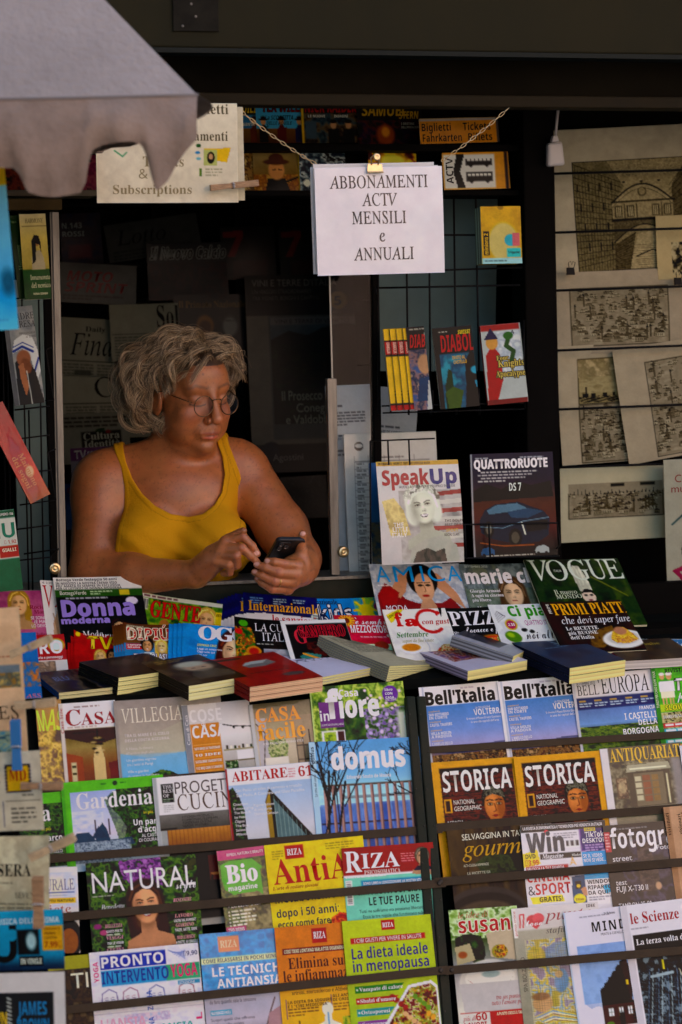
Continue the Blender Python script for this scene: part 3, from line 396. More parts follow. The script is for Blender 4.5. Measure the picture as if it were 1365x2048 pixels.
def text2d(s, k, sp=0.):
 """letters of s as verts / tris in cap-height units; k: s sans, b bold sans, c bold serif, r upright serif, i italic serif, p script"""
 X = 0.; V = []; T = []; n = 0; cap = CAPH.get('i' if k == 'r' else k, .714); f_ = cap/.714
 kk = 'i' if k == 'r' else k
 for ch in s:
  if ch == ' ': X += (.27+sp)*f_; continue
  ac = None
  if ch in ACC: ch, ac = ACC[ch]
  adv, v, t = glyph(kk, ch)
  if k != 's' and not any((q, ch) in FONT for q in ((kk, 'b') if kk in 'cp' else (kk,))): adv, v = adv*f_, v*f_
  if len(v):
   w = v.copy()
   if k == 'r': w[:, 0] -= w[:, 1]*.28; w[:, 0] += .1*.28
   w[:, 0] += X; V.append(w); T.append(t+n); n += len(w)
   if ac:
    y = (.78 if ch.isupper() else .58)*f_; e_ = f_
    x = X+adv*.45; w = np.array([[x-.13*e_, y+.17*e_], [x-.02*e_, y+.17*e_], [x+.06*e_, y], [x, y]]) if ac == '`' else np.array([[x+.13*e_, y+.17*e_], [x+.02*e_, y+.17*e_], [x-.06*e_, y], [x, y]])
    V.append(w); T.append(np.array([[0, 2, 1], [0, 3, 2]])+n); n += 4
  X += adv+sp*f_
 if not V: return np.zeros((0, 2)), np.zeros((0, 3), int), 1.
 V = np.concatenate(V)/cap; V[:, 0] -= V[:, 0].min()
 return V, np.concatenate(T), V[:, 0].max()
# ------------------------------------------------------------ printed matter
def vnoise(x, y, seed=0):
 xi = np.floor(x).astype(np.int64); yi = np.floor(y).astype(np.int64); fx = x-xi; fy = y-yi
 fx = fx*fx*(3-2*fx); fy = fy*fy*(3-2*fy)
 def h(a, b):
  k = (a*374761393+b*668265263+seed*974634777) & 0x7fffffff
  k = ((k ^ (k >> 13))*1274126177) & 0x7fffffff
  return ((k ^ (k >> 16)) & 0xffff)/65535.
 return (h(xi, yi)*(1-fx)+h(xi+1, yi)*fx)*(1-fy)+(h(xi, yi+1)*(1-fx)+h(xi+1, yi+1)*fx)*fy
def fbm(x, y, seed=0, o=4):
 s = 0; a = .5
 for i in range(o): s = s+a*vnoise(x*2**i, y*2**i, seed+i*17); a *= .5
 return s/(1-.5**o)
class Art:
 """a printed face: colours on a fine grid (u right, v down, in photo points) with letter shapes laid on it"""
 def __init__(s, u, v, seed): s.u = u; s.v = v; s.c = np.full((len(u), 3), 200.); s.txt = []; s.seed = seed; s.w = u.max(); s.h = v.max(); s.z = 1
 def _mix(s, k, c): k = np.clip(k, 0, 1)[:, None]; s.c = s.c*(1-k)+hx(c)*k; return s
 def bg(s, c): s.c[:] = hx(c); return s
 def gv(s, *st, box=None):
  """vertical gradient: v0, c0, v1, c1, ..."""
  vs = st[0::2]; cs = np.array([hx(c) for c in st[1::2]])
  col = np.stack([np.interp(s.v, vs, cs[:, i]) for i in range(3)], 1)
  if box:
   k = (s.u >= box[0]) & (s.u <= box[2]) & (s.v >= box[1]) & (s.v <= box[3]); s.c[k] = col[k]
  else: s.c = col
  return s
 def r(s, a, b, c, d, col, soft=1.):
  k = np.minimum(np.minimum(s.u-a, c-s.u), np.minimum(s.v-b, d-s.v))/soft+.5
  return s._mix(k, col)
 def e(s, cu, cv, ru, rv, col, ang=0., soft=None, k=1.):
  t = R(ang); x = (s.u-cu)*math.cos(t)+(s.v-cv)*math.sin(t); y = -(s.u-cu)*math.sin(t)+(s.v-cv)*math.cos(t)
  q = np.sqrt((x/ru)**2+(y/rv)**2); sf = soft or 1.2
  return s._mix(((1-q)*min(ru, rv)/sf+.5)*k if k == 1 else np.clip((1-q)*min(ru, rv)/sf+.5, 0, 1)*k, col)
 def p(s, pts, col, k=1.):
  """flat polygon a b c d ... (u v pairs)"""
  q = np.asarray(pts, float).reshape(-1, 2); x, y = s.u, s.v; ins = np.zeros(len(x), bool); j = len(q)-1
  for i in range(len(q)):
   xi, yi = q[i]; xj, yj = q[j]
   if yi != yj: ins ^= ((yi > y) != (yj > y)) & (x < (xj-xi)*(y-yi)/(yj-yi)+xi)
   j = i
  return s._mix(ins*float(k), col)
 def l(s, pts, w, col, k=1.):
  q = np.asarray(pts, float).reshape(-1, 2); d = np.full(len(s.u), 1e9)
  for a, b in zip(q[:-1], q[1:]):
   ab = b-a; t = np.clip(((s.u-a[0])*ab[0]+(s.v-a[1])*ab[1])/max(ab@ab, 1e-9), 0, 1)
   d = np.minimum(d, np.hypot(s.u-a[0]-t*ab[0], s.v-a[1]-t*ab[1]))
  return s._mix(np.clip(w/2-d+.5, 0, 1)*k, col)
 def n(s, box, cols, sc=10., con=2.2, sy=1., k=1., seed=0, poly=None, warp=0.):
  """mottled picture area: palette run through by noise"""
  a, b, c, d = box; u = s.u/sc; v = s.v/sc*sy
  if warp: u = u+warp*fbm(u*.5, v*.5, seed+91)
  f = fbm(u, v, s.seed+seed); f = np.clip((f-.5)*con+.5, 0, .9999)*(len(cols)-1)
  cs = np.array([hx(q) for q in cols]); i = f.astype(int); t = (f-i)[:, None]
  col = cs[i]*(1-t)+cs[i+1]*t
  msk = ((s.u >= a) & (s.u <= c) & (s.v >= b) & (s.v <= d)).astype(float)
  if poly is not None:
   q = Art(s.u, s.v, 0); q.c[:] = 0; q.p(poly, 'fff'); msk = msk*(q.c[:, 0]/255)
  msk = (msk*k)[:, None]; s.c = s.c*(1-msk)+col*msk; return s
 def x(s, u, v, w, n, lh, col, k=.75, seed=0, h=.45):
  """lines of print too small to read"""
  rr = random.Random(seed+s.seed)
  for i in range(n):
   U = u; end = u+w*(1 if i < n-1 else rr.uniform(.4, .9))
   while U < end:
    ww = rr.uniform(.6, 2.2)*lh
    s.r(U, v+i*lh, min(U+ww, end), v+i*lh+lh*h, col, 1.4) if k >= 1 else s._mix((np.minimum(np.minimum(s.u-U, min(U+ww, end)-s.u), np.minimum(s.v-v-i*lh, v+i*lh+lh*h-s.v))/1.4+.5).clip(0, 1)*k, col)
    U += ww+lh*.35
  return s
 def t(s, tx, f, u, v, w, h, col, sl=0., rot=0, sp=0., out=None):
  """letters: left u, base line v, width w (0: natural), cap height h; out = (colour, width) rim"""
  V, T, ww = text2d(tx, f, sp)
  if not len(V): return s
  sx = (w/ww) if w else h
  P = np.stack([V[:, 0]*sx+V[:, 1]*h*sl, -V[:, 1]*h], 1)
  if rot == 90: P = np.stack([P[:, 1], -P[:, 0]], 1)
  elif rot == -90: P = np.stack([-P[:, 1], P[:, 0]], 1)
  elif rot: a = R(rot); P = np.stack([P[:, 0]*math.cos(a)+P[:, 1]*math.sin(a), -P[:, 0]*math.sin(a)+P[:, 1]*math.cos(a)], 1)
  P += (u, v)
  if out:
   for du, dv in ((1, 0), (-1, 0), (0, 1), (0, -1), (.7, .7), (-.7, .7), (.7, -.7), (-.7, -.7)):
    s.txt.append((P+np.array((du, dv))*out[1], T, hx(out[0]), s.z)); s.z += .12
  s.txt.append((P, T, hx(col), s.z)); s.z += .12
  return s
 def face(s, u, v, q, skin='c99070', hair='3a2418', lip='a03030', long=1., tilt=0., smile=0., turn=0., top=1., brow=None, neck=True):
  """a printed portrait: q = half height of the face"""
  T = R(tilt)
  def m(x, y): return u+q*(x*math.cos(T)-y*math.sin(T)), v+q*(x*math.sin(T)+y*math.cos(T))
  sk = hx(skin); dk = sk*.62; lt = np.minimum(sk*1.15, 255); hr = hx(hair)
  def E(x, y, a, b, c, so=1.2, k=1., an=0): s.e(*m(x, y), a*q, b*q, c, tilt+an, max(so*q, .8), k)
  E(0, -.18*top, 1.02, 1.18*top, hr, .12)
  if long > 0: E(-.62, .3+.5*long, .46, .55+.75*long, hr, .12); E(.62, .3+.5*long, .46, .55+.75*long, hr, .12)
  if neck: s.p([*m(-.36, .5), *m(.36, .5), *m(.42, 1.5), *m(1.2, 1.85), *m(1.3, 2.4), *m(-1.3, 2.4), *m(-1.2, 1.85), *m(-.42, 1.5)], sk*.85); E(0, 1.02, .4, .25, dk, .3, .7)
  E(0, .08, .68, .95, sk, .1); E(-.5+turn*.1, .2, .22, .7, dk, .4, .5); E(.16+turn*.2, -.1, .4, .55, lt, .6, .6); E(.05, .72, .25, .2, lt, .3, .5)
  for sx in (-1, 1):
   x = .29*sx+turn*.12; E(x, -.08, .17, .10, dk, .2, .55); E(x, -.08, .11, .042, 'b8a898', .05, .6); E(x+.01, -.08, .045, .045, '1c120e', .04)
   s.l([*m(x-.14, -.08), *m(x-.02, -.125), *m(x+.13, -.085)], .05*q, '20140f', .9); s.l([*m(x-.17, -.22+.03*sx), *m(x, -.27), *m(x+.17, -.22-.03*sx)], .065*q, brow or hr*.6, .8)
  E(turn*.22+.05, .27, .09, .10, dk, .15, .5); E(turn*.2, .14, .05, .24, lt, .12, .55); E(turn*.22-.05, .3, .03, .02, dk*.6, .05, .6); E(turn*.22+.07, .3, .03, .02, dk*.6, .05, .6)
  y = .53; s.p([*m(-.25+turn*.15, y-.05*smile), *m(-.07+turn*.15, y-.05), *m(.07+turn*.15, y-.05), *m(.25+turn*.15, y-.05*smile), *m(.12+turn*.15, y+.08+.1*smile), *m(-.12+turn*.15, y+.08+.1*smile)], lip, .85)
  if smile: s.p([*m(-.22+turn*.15, y-.02), *m(.22+turn*.15, y-.02), *m(.1+turn*.15, y+.08*smile+.03), *m(-.1+turn*.15, y+.08*smile+.03)], 'f4eee8')
  # hair falls over the forehead
  s.p([*m(-.95, -.1), *m(-.7, -1.05*top), *m(0, -1.3*top), *m(.7, -1.05*top), *m(.95, -.1), *m(.62, -.4), *m(.35, -.72), *m(-.05, -.8), *m(-.45, -.6), *m(-.68, -.2)], hr)
  s.l([*m(-.8, -.3), *m(-.5, -.9*top), *m(0, -1.1*top)], .12*q, np.minimum(hr*1.6+15, 255), .6); s.l([*m(.85, .2), *m(.75, -.5), *m(.3, -1*top)], .1*q, np.minimum(hr*1.5+12, 255), .6)
  return s

PRINT = {
 'gloss': dict(rough=.30, spec=.12, bump=.12, bscale=9), 'wrap': dict(rough=.3, spec=.12, bump=.32, bscale=10, coat=.6),
 'matte': dict(rough=.75, spec=.12, bump=.25, bscale=22), 'news': dict(rough=.9, spec=.1, bump=.35, bscale=14, noise=.06, nscale=30)}
def pmat(k): return mat('print_'+k, attr=True, **PRINT[k])
def raw_mesh(name, V, F3, F4, C, smooth=True):
 """mesh from arrays: verts, triangles, quads, a colour for each vertex"""
 me = bpy.data.meshes.new(name); nv, n3, n4 = len(V), len(F3), len(F4)
 me.vertices.add(nv); me.vertices.foreach_set('co', np.asarray(V, np.float32).ravel())
 li = np.concatenate([np.asarray(F4, np.int32).ravel(), np.asarray(F3, np.int32).ravel()]); me.loops.add(len(li)); me.loops.foreach_set('vertex_index', li)
 me.polygons.add(n3+n4); me.polygons.foreach_set('loop_start', np.concatenate([np.arange(n4)*4, n4*4+np.arange(n3)*3]).astype(np.int32))
 me.polygons.foreach_set('use_smooth', np.full(n3+n4, smooth))
 at = me.color_attributes.new('Col', 'FLOAT_COLOR', 'POINT'); at.data.foreach_set('color', np.concatenate([C, np.ones((nv, 1))], 1).astype(np.float32).ravel())
 me.update(calc_edges=True); return me
def cover_mesh(frame, size, px, art, cell=1.6, warp=None, seed=0, gain=1.):
 """printed face; frame = (corner, U, V, N) unit vectors; size in m; px = same size in photo points"""
 O, U, V, N = frame; w, h = size; pw, ph = px
 nx = max(4, int(pw/cell)); ny = max(4, int(ph/cell))
 gu, gv = np.meshgrid(np.linspace(0, 1, nx+1), np.linspace(0, 1, ny+1)); gu = gu.ravel(); gv = gv.ravel()
 a = Art(gu*pw, gv*ph, seed); art(a)
 wf = warp or (lambda u, v: u*0)
 def place(u, v, z):
  d = wf(u, v)+z
  return np.array(O)+np.outer(u*w, U)+np.outer(v*h, V)+np.outer(d, N)
 k_ = .13*(fbm(a.u/16+seed, a.v/16, seed, 3)-.5)+.06*(vnoise(a.u/2.1, a.v/2.1, seed)-.5); a.c = a.c*(1+k_*np.clip((200-a.c.mean(1))/90, .12, 1))[:, None]
 P = [place(gu, gv, 0*gu)]; C = [alb(np.clip(a.c, 0, 255), gain)]
 i = (np.arange(ny)[:, None]*(nx+1)+np.arange(nx)).ravel(); F4 = np.stack([i, i+nx+1, i+nx+2, i+1], 1)
 F3 = []; n = len(gu)
 for Q, T, c, z in a.txt:
  uu = Q[:, 0]/pw; vv = Q[:, 1]/ph
  uu = np.clip(uu, 0, 1); vv = np.clip(vv, 0, 1)
  P.append(place(uu, vv, np.full(len(Q), .00035+z*.00004))); C.append(np.repeat(alb(c, gain)[None], len(Q), 0)); F3.append(T[:, ::-1]+n if False else T+n); n += len(Q)
 me = raw_mesh('cover', np.concatenate(P), np.concatenate(F3) if F3 else np.zeros((0, 3), int), F4, np.concatenate(C)); me['n_grid'] = len(gu); return me
def frame_of(pl, TL, TR, BL, keepv=False):
 """true rectangle on plane pl seen with these corners"""
 A, B, D = hit(*TL, pl), hit(*TR, pl), hit(*BL, pl)
 U = (B-A); w = U.length; U.normalize(); N = pl[1].normalized()
 V = N.cross(U) if (N.cross(U)).dot(D-A) > 0 else U.cross(N)
 V = V-U*V.dot(U); V.normalize(); h = (D-A).dot(V)
 if keepv:
  V = D-A; h = V.length; V.normalize(); U = V.cross(N); U = U if U.dot(B-A) > 0 else -U; q_ = proj(A+U*.1); o_ = proj(A); w = .1*math.dist(TL, TR)/math.dist(q_[:2], o_[:2])
 return (A, U, V, N), (w, h), (math.dist(TL, TR), math.dist(TL, BL))
PAPER = np.array([228, 214, 188.])
def block_mesh(frame, size, t, warp=None, spine='ccc', paper=None, left=True, nl=7, gain=1., gap=.0006):
 """the pages under a cover: page edges with leaf lines, spine on the left"""
 O, U, V, N = frame; w, h = size; wf = warp or (lambda u, v: u*0); n = 10
 pc = PAPER if paper is None else hx(paper); V_ = []; F = []; C = []
 ins = .0008
 ring = [(k/n, 0) for k in range(n)]+[(1, k/n) for k in range(n)]+[(1-k/n, 1) for k in range(n)]+[(0, 1-k/n) for k in range(n)]
 ru = np.array([q[0] for q in ring]); rv = np.array([q[1] for q in ring]); L = len(ring)
 zs = np.linspace(-gap, -t, nl)
 side = 3 if left else -1
 def col(sd, k): 
  if sd == side: return alb(hx(spine)*(1-.3*(k % 2)), gain)
  return alb(pc*(1-.13*((k*7919+int(abs(size[0])*1e5)) % 7)/6.), gain)
 for sd in range(4):                      # each side its own verts, so that colours stay crisp
  idx = [(sd*n+k) % L for k in range(n+1)]
  for k in range(nl-1):
   b = len(V_)
   for z in (zs[k], zs[k+1]):
    for i in idx:
     u, v = ru[i], rv[i]; uu = ins/w+u*(1-2*ins/w); vv = ins/h+v*(1-2*ins/h)
     V_.append(np.array(O)+np.array(U)*uu*w+np.array(V)*vv*h+np.array(N)*(float(wf(np.array([u]), np.array([v]))[0])+z)); C.append(col(sd, k))
   for i in range(n): F.append((b+i, b+i+1, b+n+1+i+1, b+n+1+i))
 for z in (-gap, -t):                       # top and bottom leaf
  b = len(V_)
  for j in range(n+1):
   for i in range(n+1):
    u, v = i/n, j/n
    V_.append(np.array(O)+np.array(U)*(ins+u*(w-2*ins))+np.array(V)*(ins+v*(h-2*ins))+np.array(N)*(float(wf(np.array([u]), np.array([v]))[0])+z)); C.append(alb(pc, gain))
  for j in range(n):
   for i in range(n): F.append((b+j*(n+1)+i, b+(j+1)*(n+1)+i, b+(j+1)*(n+1)+i+1, b+j*(n+1)+i+1))
 return raw_mesh('pages', np.array(V_), np.zeros((0, 3), int), np.array(F), np.array(C), False)
SEED = [10]
ALL = []
def sheet(label, cat, pl, TL, TR, BL, art, t=.004, m='gloss', group=None, name='magazine', curl=.0015, spine='bbb', paper=None, cell=1.6, gain=1., copies=(), part='cover', left=True, bow=0., parts=True, keepv=False):
 """a printed thing on plane pl, seen with these three corners in the photo"""
 SEED[0] += 1; sd = SEED[0]
 fr, sz, px = frame_of(pl, TL, TR, BL, keepv)
 rr = random.Random(sd); a1, a2, ph = rr.uniform(.3, 1), rr.uniform(-.6, .8), rr.uniform(0, 3); a3 = rr.uniform(0, .045) if curl > .0005 else 0
 wf = lambda u, v: curl*(a1*np.sin(u*4.2+ph)*np.cos(v*3+ph)+a2*np.sin(v*5+u*1.5+ph))+bow*np.sin(np.pi*v)+a3*np.clip(.5-u, 0, 1)**2*np.clip(.55-v, 0, 1)
 cm = cover_mesh(fr, sz, px, art, cell, wf, sd, gain)
 if t > 0 and parts:
  root = empty(name, fr[0]+fr[1]*sz[0]*.5+fr[2]*sz[1], label, cat, group)
  c = link(part, cm, pmat(m), root)
  b = link('pages', block_mesh(fr, sz, t, wf, spine, paper, left, gain=gain), pmat('matte'), root)
  kids = [c, b]
 else:
  root = link(name, cm, pmat(m)); tag(root, label, cat, group); kids = []
  if t > 0: thicken(cm, fr, t)
 out = [root]
 for off, lab in copies:                      # off: photo points right / down, metres towards the back
  q = root.copy(); COL.objects.link(q); q['label'] = lab or label
  d = fr[1]*(off[0]*sz[0]/px[0])+fr[2]*(off[1]*sz[1]/px[1])-fr[3]*off[2]; q.location = root.location+d
  for ch in kids:
   e = ch.copy(); COL.objects.link(e); e.parent = q
   e.matrix_parent_inverse = ch.matrix_parent_inverse.copy()
  out.append(q)
 ALL.append((label, fr, sz)); return out
def thicken(me, fr, t):
 bm = bmesh.new(); bm.from_mesh(me)
 be = [e for e in bm.edges if len(e.link_faces) == 1]
 cl = bm.verts.layers.float_color['Col']; N = fr[3]; O, U, V = fr[0], fr[1], fr[2]
 # only the rim of the sheet itself (letters are islands of their own)
 seen = {}
 lim = [v for v in bm.verts]; n0 = me.get('n_grid', 0)
 for e in be:
  if max(e.verts[0].index, e.verts[1].index) >= n0 and n0: continue
  q = []
  for v in e.verts:
   if v not in seen:
    w = bm.verts.new(v.co-N*t); w[cl] = v[cl]; seen[v] = w
   q.append(seen[v])
  f = bm.faces.new((e.verts[0], e.verts[1], q[1], q[0]))
 bm.to_mesh(me); bm.free()
# ------------------------------------------------------------ the place: ground, unseen houses round the square, kiosk
M_green = mat('green_paint', (.010, .018, .012), .5, spec=.1, noise=.75, nscale=9, bump=.15, bscale=40, col2=(.035, .030, .018))
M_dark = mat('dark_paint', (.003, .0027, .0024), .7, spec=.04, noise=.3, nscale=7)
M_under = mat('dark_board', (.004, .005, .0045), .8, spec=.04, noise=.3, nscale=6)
M_black = mat('black_wire', (.004, .004, .0045), .5, spec=.12)
M_bronze = mat('bronze_slat', (.062, .042, .024), .55, spec=.1, noise=.55, nscale=22, bump=.12, bscale=60, col2=(.030, .021, .012))
M_fascia = mat('fascia_paint', (.024, .021, .010), .6, spec=.05, noise=.8, nscale=3.2, bump=.05, bscale=12, col2=(.014, .015, .009), stretch=(1, 1, .45))
M_ledge = mat('ledge_paint', (.020, .015, .007), .6, spec=.05, noise=.6, nscale=5, col2=(.014, .013, .010))
M_alu = mat('old_aluminium', (.20, .185, .155), .45, metal=.6, noise=.35, nscale=14, bump=.08, bscale=90, stretch=(6, 6, .6))
M_brass = mat('brass', (.60, .47, .26), .3, metal=1., noise=.2, nscale=40)
M_steel = mat('steel', (.55, .54, .52), .28, metal=1.)
M_glass = bpy.data.materials.new('pane_glass'); M_glass.use_nodes = True; n_ = M_glass.node_tree.nodes; n_.remove(n_['Principled BSDF']); t_ = n_.new('ShaderNodeBsdfTransparent'); g_ = n_.new('ShaderNodeBsdfGlossy'); g_.inputs['Roughness'].default_value = .02; x_ = n_.new('ShaderNodeMixShader'); x_.inputs[0].default_value = .006
for a_, b_ in ((t_.outputs[0], x_.inputs[1]), (g_.outputs[0], x_.inputs[2]), (x_.outputs[0], n_['Material Output'].inputs[0])): M_glass.node_tree.links.new(a_, b_)
M_pale = mat('pale_blue_panel', al3('5a666e'), .6, noise=.25, nscale=2.5)
def plain_structure(name, a, b, mt):
 o = MB().box(a, b).obj(name, mt); tag(o, None, None, None, 'structure'); return o
g = MB(); g.add([(-60, -60, 0), (60, -60, 0), (60, 60, 0), (-60, 60, 0)], [(0, 1, 2, 3)])
tag(g.obj('ground', mat('stone_paving', (.20, .185, .165), .75, noise=.4, nscale=1.6, bump=.3, bscale=5)), None, None, None, 'structure')
M_wall = mat('rose_plaster', (.50, .355, .30), .9, noise=.3, nscale=.8, bump=.2, bscale=3)
def house(name, label, x0, x1, y, ydir, hgt, mt):
 root = empty(name, ((x0+x1)/2, y, 0), label, 'building')
 b = MB(); xs = x0
 b.box((x0, min(y, y+ydir*6), 0), (x1, max(y, y+ydir*6), hgt)); b.obj('wall', mt, root)
 sh = mat('shutter_paint', (.05, .08, .055), .6); st = mat('white_stone', (.55, .52, .47), .7)
 n = int((x1-x0)/3.2)
 for lev in range(int(hgt/3.4)):
  for k in range(n):
   cx = x0+(k+.5)*(x1-x0)/n; z = 1.1+lev*3.4
   w = MB(); yy = y-ydir*.03; w.box((cx-.62, min(yy, y+ydir*.1), z), (cx+.62, max(yy, y+ydir*.1), z+1.7)); fr = w.obj('window', st, root)
   s = MB()
   for q in (-1, 1): s.box((cx+q*.28-.25, min(y-ydir*.06, yy-ydir*.002), z+.08), (cx+q*.28+.25, max(y-ydir*.06, yy-ydir*.002), z+1.62))
   s.obj('shutter', sh, fr)
 return root
house('plaster_house', 'sunlit rose plaster house across the square, facing the stall', 1.0, 26, -17, -1, 13, M_wall)
house('shading_house', 'unseen tall plaster house added behind the stall to keep it in shade', -9, 12, 4.2, 1, 11, mat('grey_plaster', (.16, .13, .11), .9, noise=.3, nscale=.8))  # out of view, added to block the sun and the sky behind

side = house('blocking_house', 'unseen plaster house added on the left to block light from that side', -5, 3, 0, -1, 13, mat('grey_plaster'))  # out of view, added so that the light comes from the right
side.rotation_euler = (0, 0, R(-90)); side.location = (-4.2, -7, 0)
KX0, KX1, KY1 = -1.45, 1.75, 2.0
def XZ(px, py, Y):
 p = atY(px, py, Y); return p.x, p.z
K = empty('news_kiosk', (0.1, .45, 0), 'dark green newspaper kiosk with its serving hatch open above a sloping counter', 'kiosk')
zf = XZ(700, 100, .03)[1]; zl0, zl1 = XZ(700, 212, .09)[1], XZ(700, 186, .09)[1]
b = MB(); b.hexa((KX0, .03, zf), (KX1, .03, zf), (KX1, .03, 2.72), (KX0, .03, 2.72), (0, .05, 0)); b.obj('fascia', M_fascia, K, bevel=.004)
b = MB(); b.box((KX0, .012, zf-.012), (KX1, .08, zf-.002)); b.obj('drip_edge', mat('edge_paint', (.008, .012, .011), .5, spec=.1), K)
b = MB(); b.box((KX0, .13, zl1), (KX1, .16, 2.70)); b.obj('recess_board', mat('recess_paint', (.006, .005, .003), .8, spec=.03, noise=.5, nscale=4), K)
b = MB(); b.box((KX0, .09, zl0), (KX1, .16, zl1-.002)); b.obj('lintel', M_ledge, K, bevel=.003)
b = MB(); b.box((KX0, .0, 2.722), (KX1, KY1+.1, 2.80)); b.obj('roof', M_green, K)
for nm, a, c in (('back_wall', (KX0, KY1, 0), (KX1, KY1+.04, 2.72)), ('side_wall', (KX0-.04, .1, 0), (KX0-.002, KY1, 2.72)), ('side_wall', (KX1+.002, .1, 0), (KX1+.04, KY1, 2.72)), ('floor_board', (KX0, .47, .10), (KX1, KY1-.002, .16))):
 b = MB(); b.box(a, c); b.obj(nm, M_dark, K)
# small dark plate on the fascia
(x0, z0), (x1, z1) = XZ(347, 62, .025), XZ(437, -10, .025)
b = MB(); b.box((x0, .024, z0), (x1, .028, z1)); pl_ = b.obj('plate', mat('plate_paint', (.010, .009, .006), .6, spec=.08, noise=.5, nscale=30), K, bevel=.001)
b = MB()
for px, py in ((383, 8), (366, 52), (392, 33)):
 x, z = XZ(px, py, .024); b.lathe((x, .0238, z), (0, -1, 0), [(.003, 0), (.0025, .0012), (0, .0016)], 10)
b.obj('rivet', mat('bolt_head', (.12, .11, .09), .5), pl_)
# counter: slope from the rack to the sill, cabinet under it
CY0, CZ0, CY1, CZ1 = .0, .82, .425, .88
CT = math.degrees(math.atan2(CZ1-CZ0, CY1-CY0))
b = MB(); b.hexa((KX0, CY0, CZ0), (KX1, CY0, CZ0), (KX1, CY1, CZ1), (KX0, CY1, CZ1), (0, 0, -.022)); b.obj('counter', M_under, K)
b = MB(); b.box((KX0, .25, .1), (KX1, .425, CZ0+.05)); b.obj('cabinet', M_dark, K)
# sill of the hatch: metal strip
pa, pb_ = atY(100, 1172, .45), atY(752, 1160, .45)
zs = .5*(pa.z+pb_.z)
b = MB(); b.box((KX0, .445, .80), (pb_.x, .475, zs-.006)); b.obj('sill', M_green, K)
b = MB(); b.box((pb_.x+.002, .445, .80), (KX1, .475, .955)); b.obj('sill', M_dark, K)
b = MB(); b.box((pa.x-.3, .440, zs-.004), (pb_.x, .60, zs+.004)); b.obj('sill_strip', M_alu, K, bevel=.001)
# hatch frame: left aluminium upright, right glass panel with its edge profile
def upright(px0, px1, py0, py1, Y, d, name, mt, bev=.001, parent=K):
 p0, p1, p2, p3 = atY(px0[0], py0, Y), atY(px0[1], py0, Y), atY(px1[1], py1, Y), atY(px1[0], py1, Y)
 q = MB(); q.hexa(p3, p2, p1, p0, (0, d, 0)); return q.obj(name, mt, parent, bevel=bev)
upright((100, 118), (117, 134), 424, 1165, .45, .03, 'window_frame', M_alu)
upright((84, 101), (104, 116), 424, 1165, .452, .02, 'window_frame', M_dark)
upright((103, 105.5), (120, 123), 424, 1160, .447, .002, 'window_frame', mat('groove', (.05, .045, .04), .6))
upright((655, 674), (664, 680), 757, 1150, .45, .02, 'glass_edge', M_alu)
p0, p1, p2, p3 = atY(660, 552, .462), atY(742, 545, .462), atY(748, 1150, .462), atY(668, 1160, .462)
q = MB(); q.hexa(p3, p2, p1, p0, (0, .004, 0)); q.obj('glass_pane', M_glass, K)
upright((658.5, 661.5), (664, 667), 552, 760, .459, .005, 'glass_rim', mat('glass_rim', (.25, .28, .24), .15, spec=.7), 0)
def knob(px, py, Y):
 c = atY(px, py, Y); q = MB(); q.lathe(c, (0, -1, 0), [(.0135, -.012), (.0135, 0), (.012, .004), (.0085, .005), (.007, .002), (.0045, .0015), (.0035, .0045), (0, .005)], 24); return q.obj('lock_knob', M_brass, K, smooth=False)
knob(110, 1137, .44); knob(688, 1104, .44)
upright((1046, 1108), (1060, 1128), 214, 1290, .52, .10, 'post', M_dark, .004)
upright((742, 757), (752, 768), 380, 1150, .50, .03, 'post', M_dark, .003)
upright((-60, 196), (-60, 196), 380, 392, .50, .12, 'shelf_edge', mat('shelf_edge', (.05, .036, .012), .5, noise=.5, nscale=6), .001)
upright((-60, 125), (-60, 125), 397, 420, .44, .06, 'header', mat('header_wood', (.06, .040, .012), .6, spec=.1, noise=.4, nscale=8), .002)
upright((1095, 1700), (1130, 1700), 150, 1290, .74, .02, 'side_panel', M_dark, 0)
upright((752, 996), (760, 990), 398, 742, .86, .01, 'pale_panel', M_pale, 0)
upright((20, 112), (40, 118), 560, 1185, .80, .01, 'pale_panel', M_pale, 0)
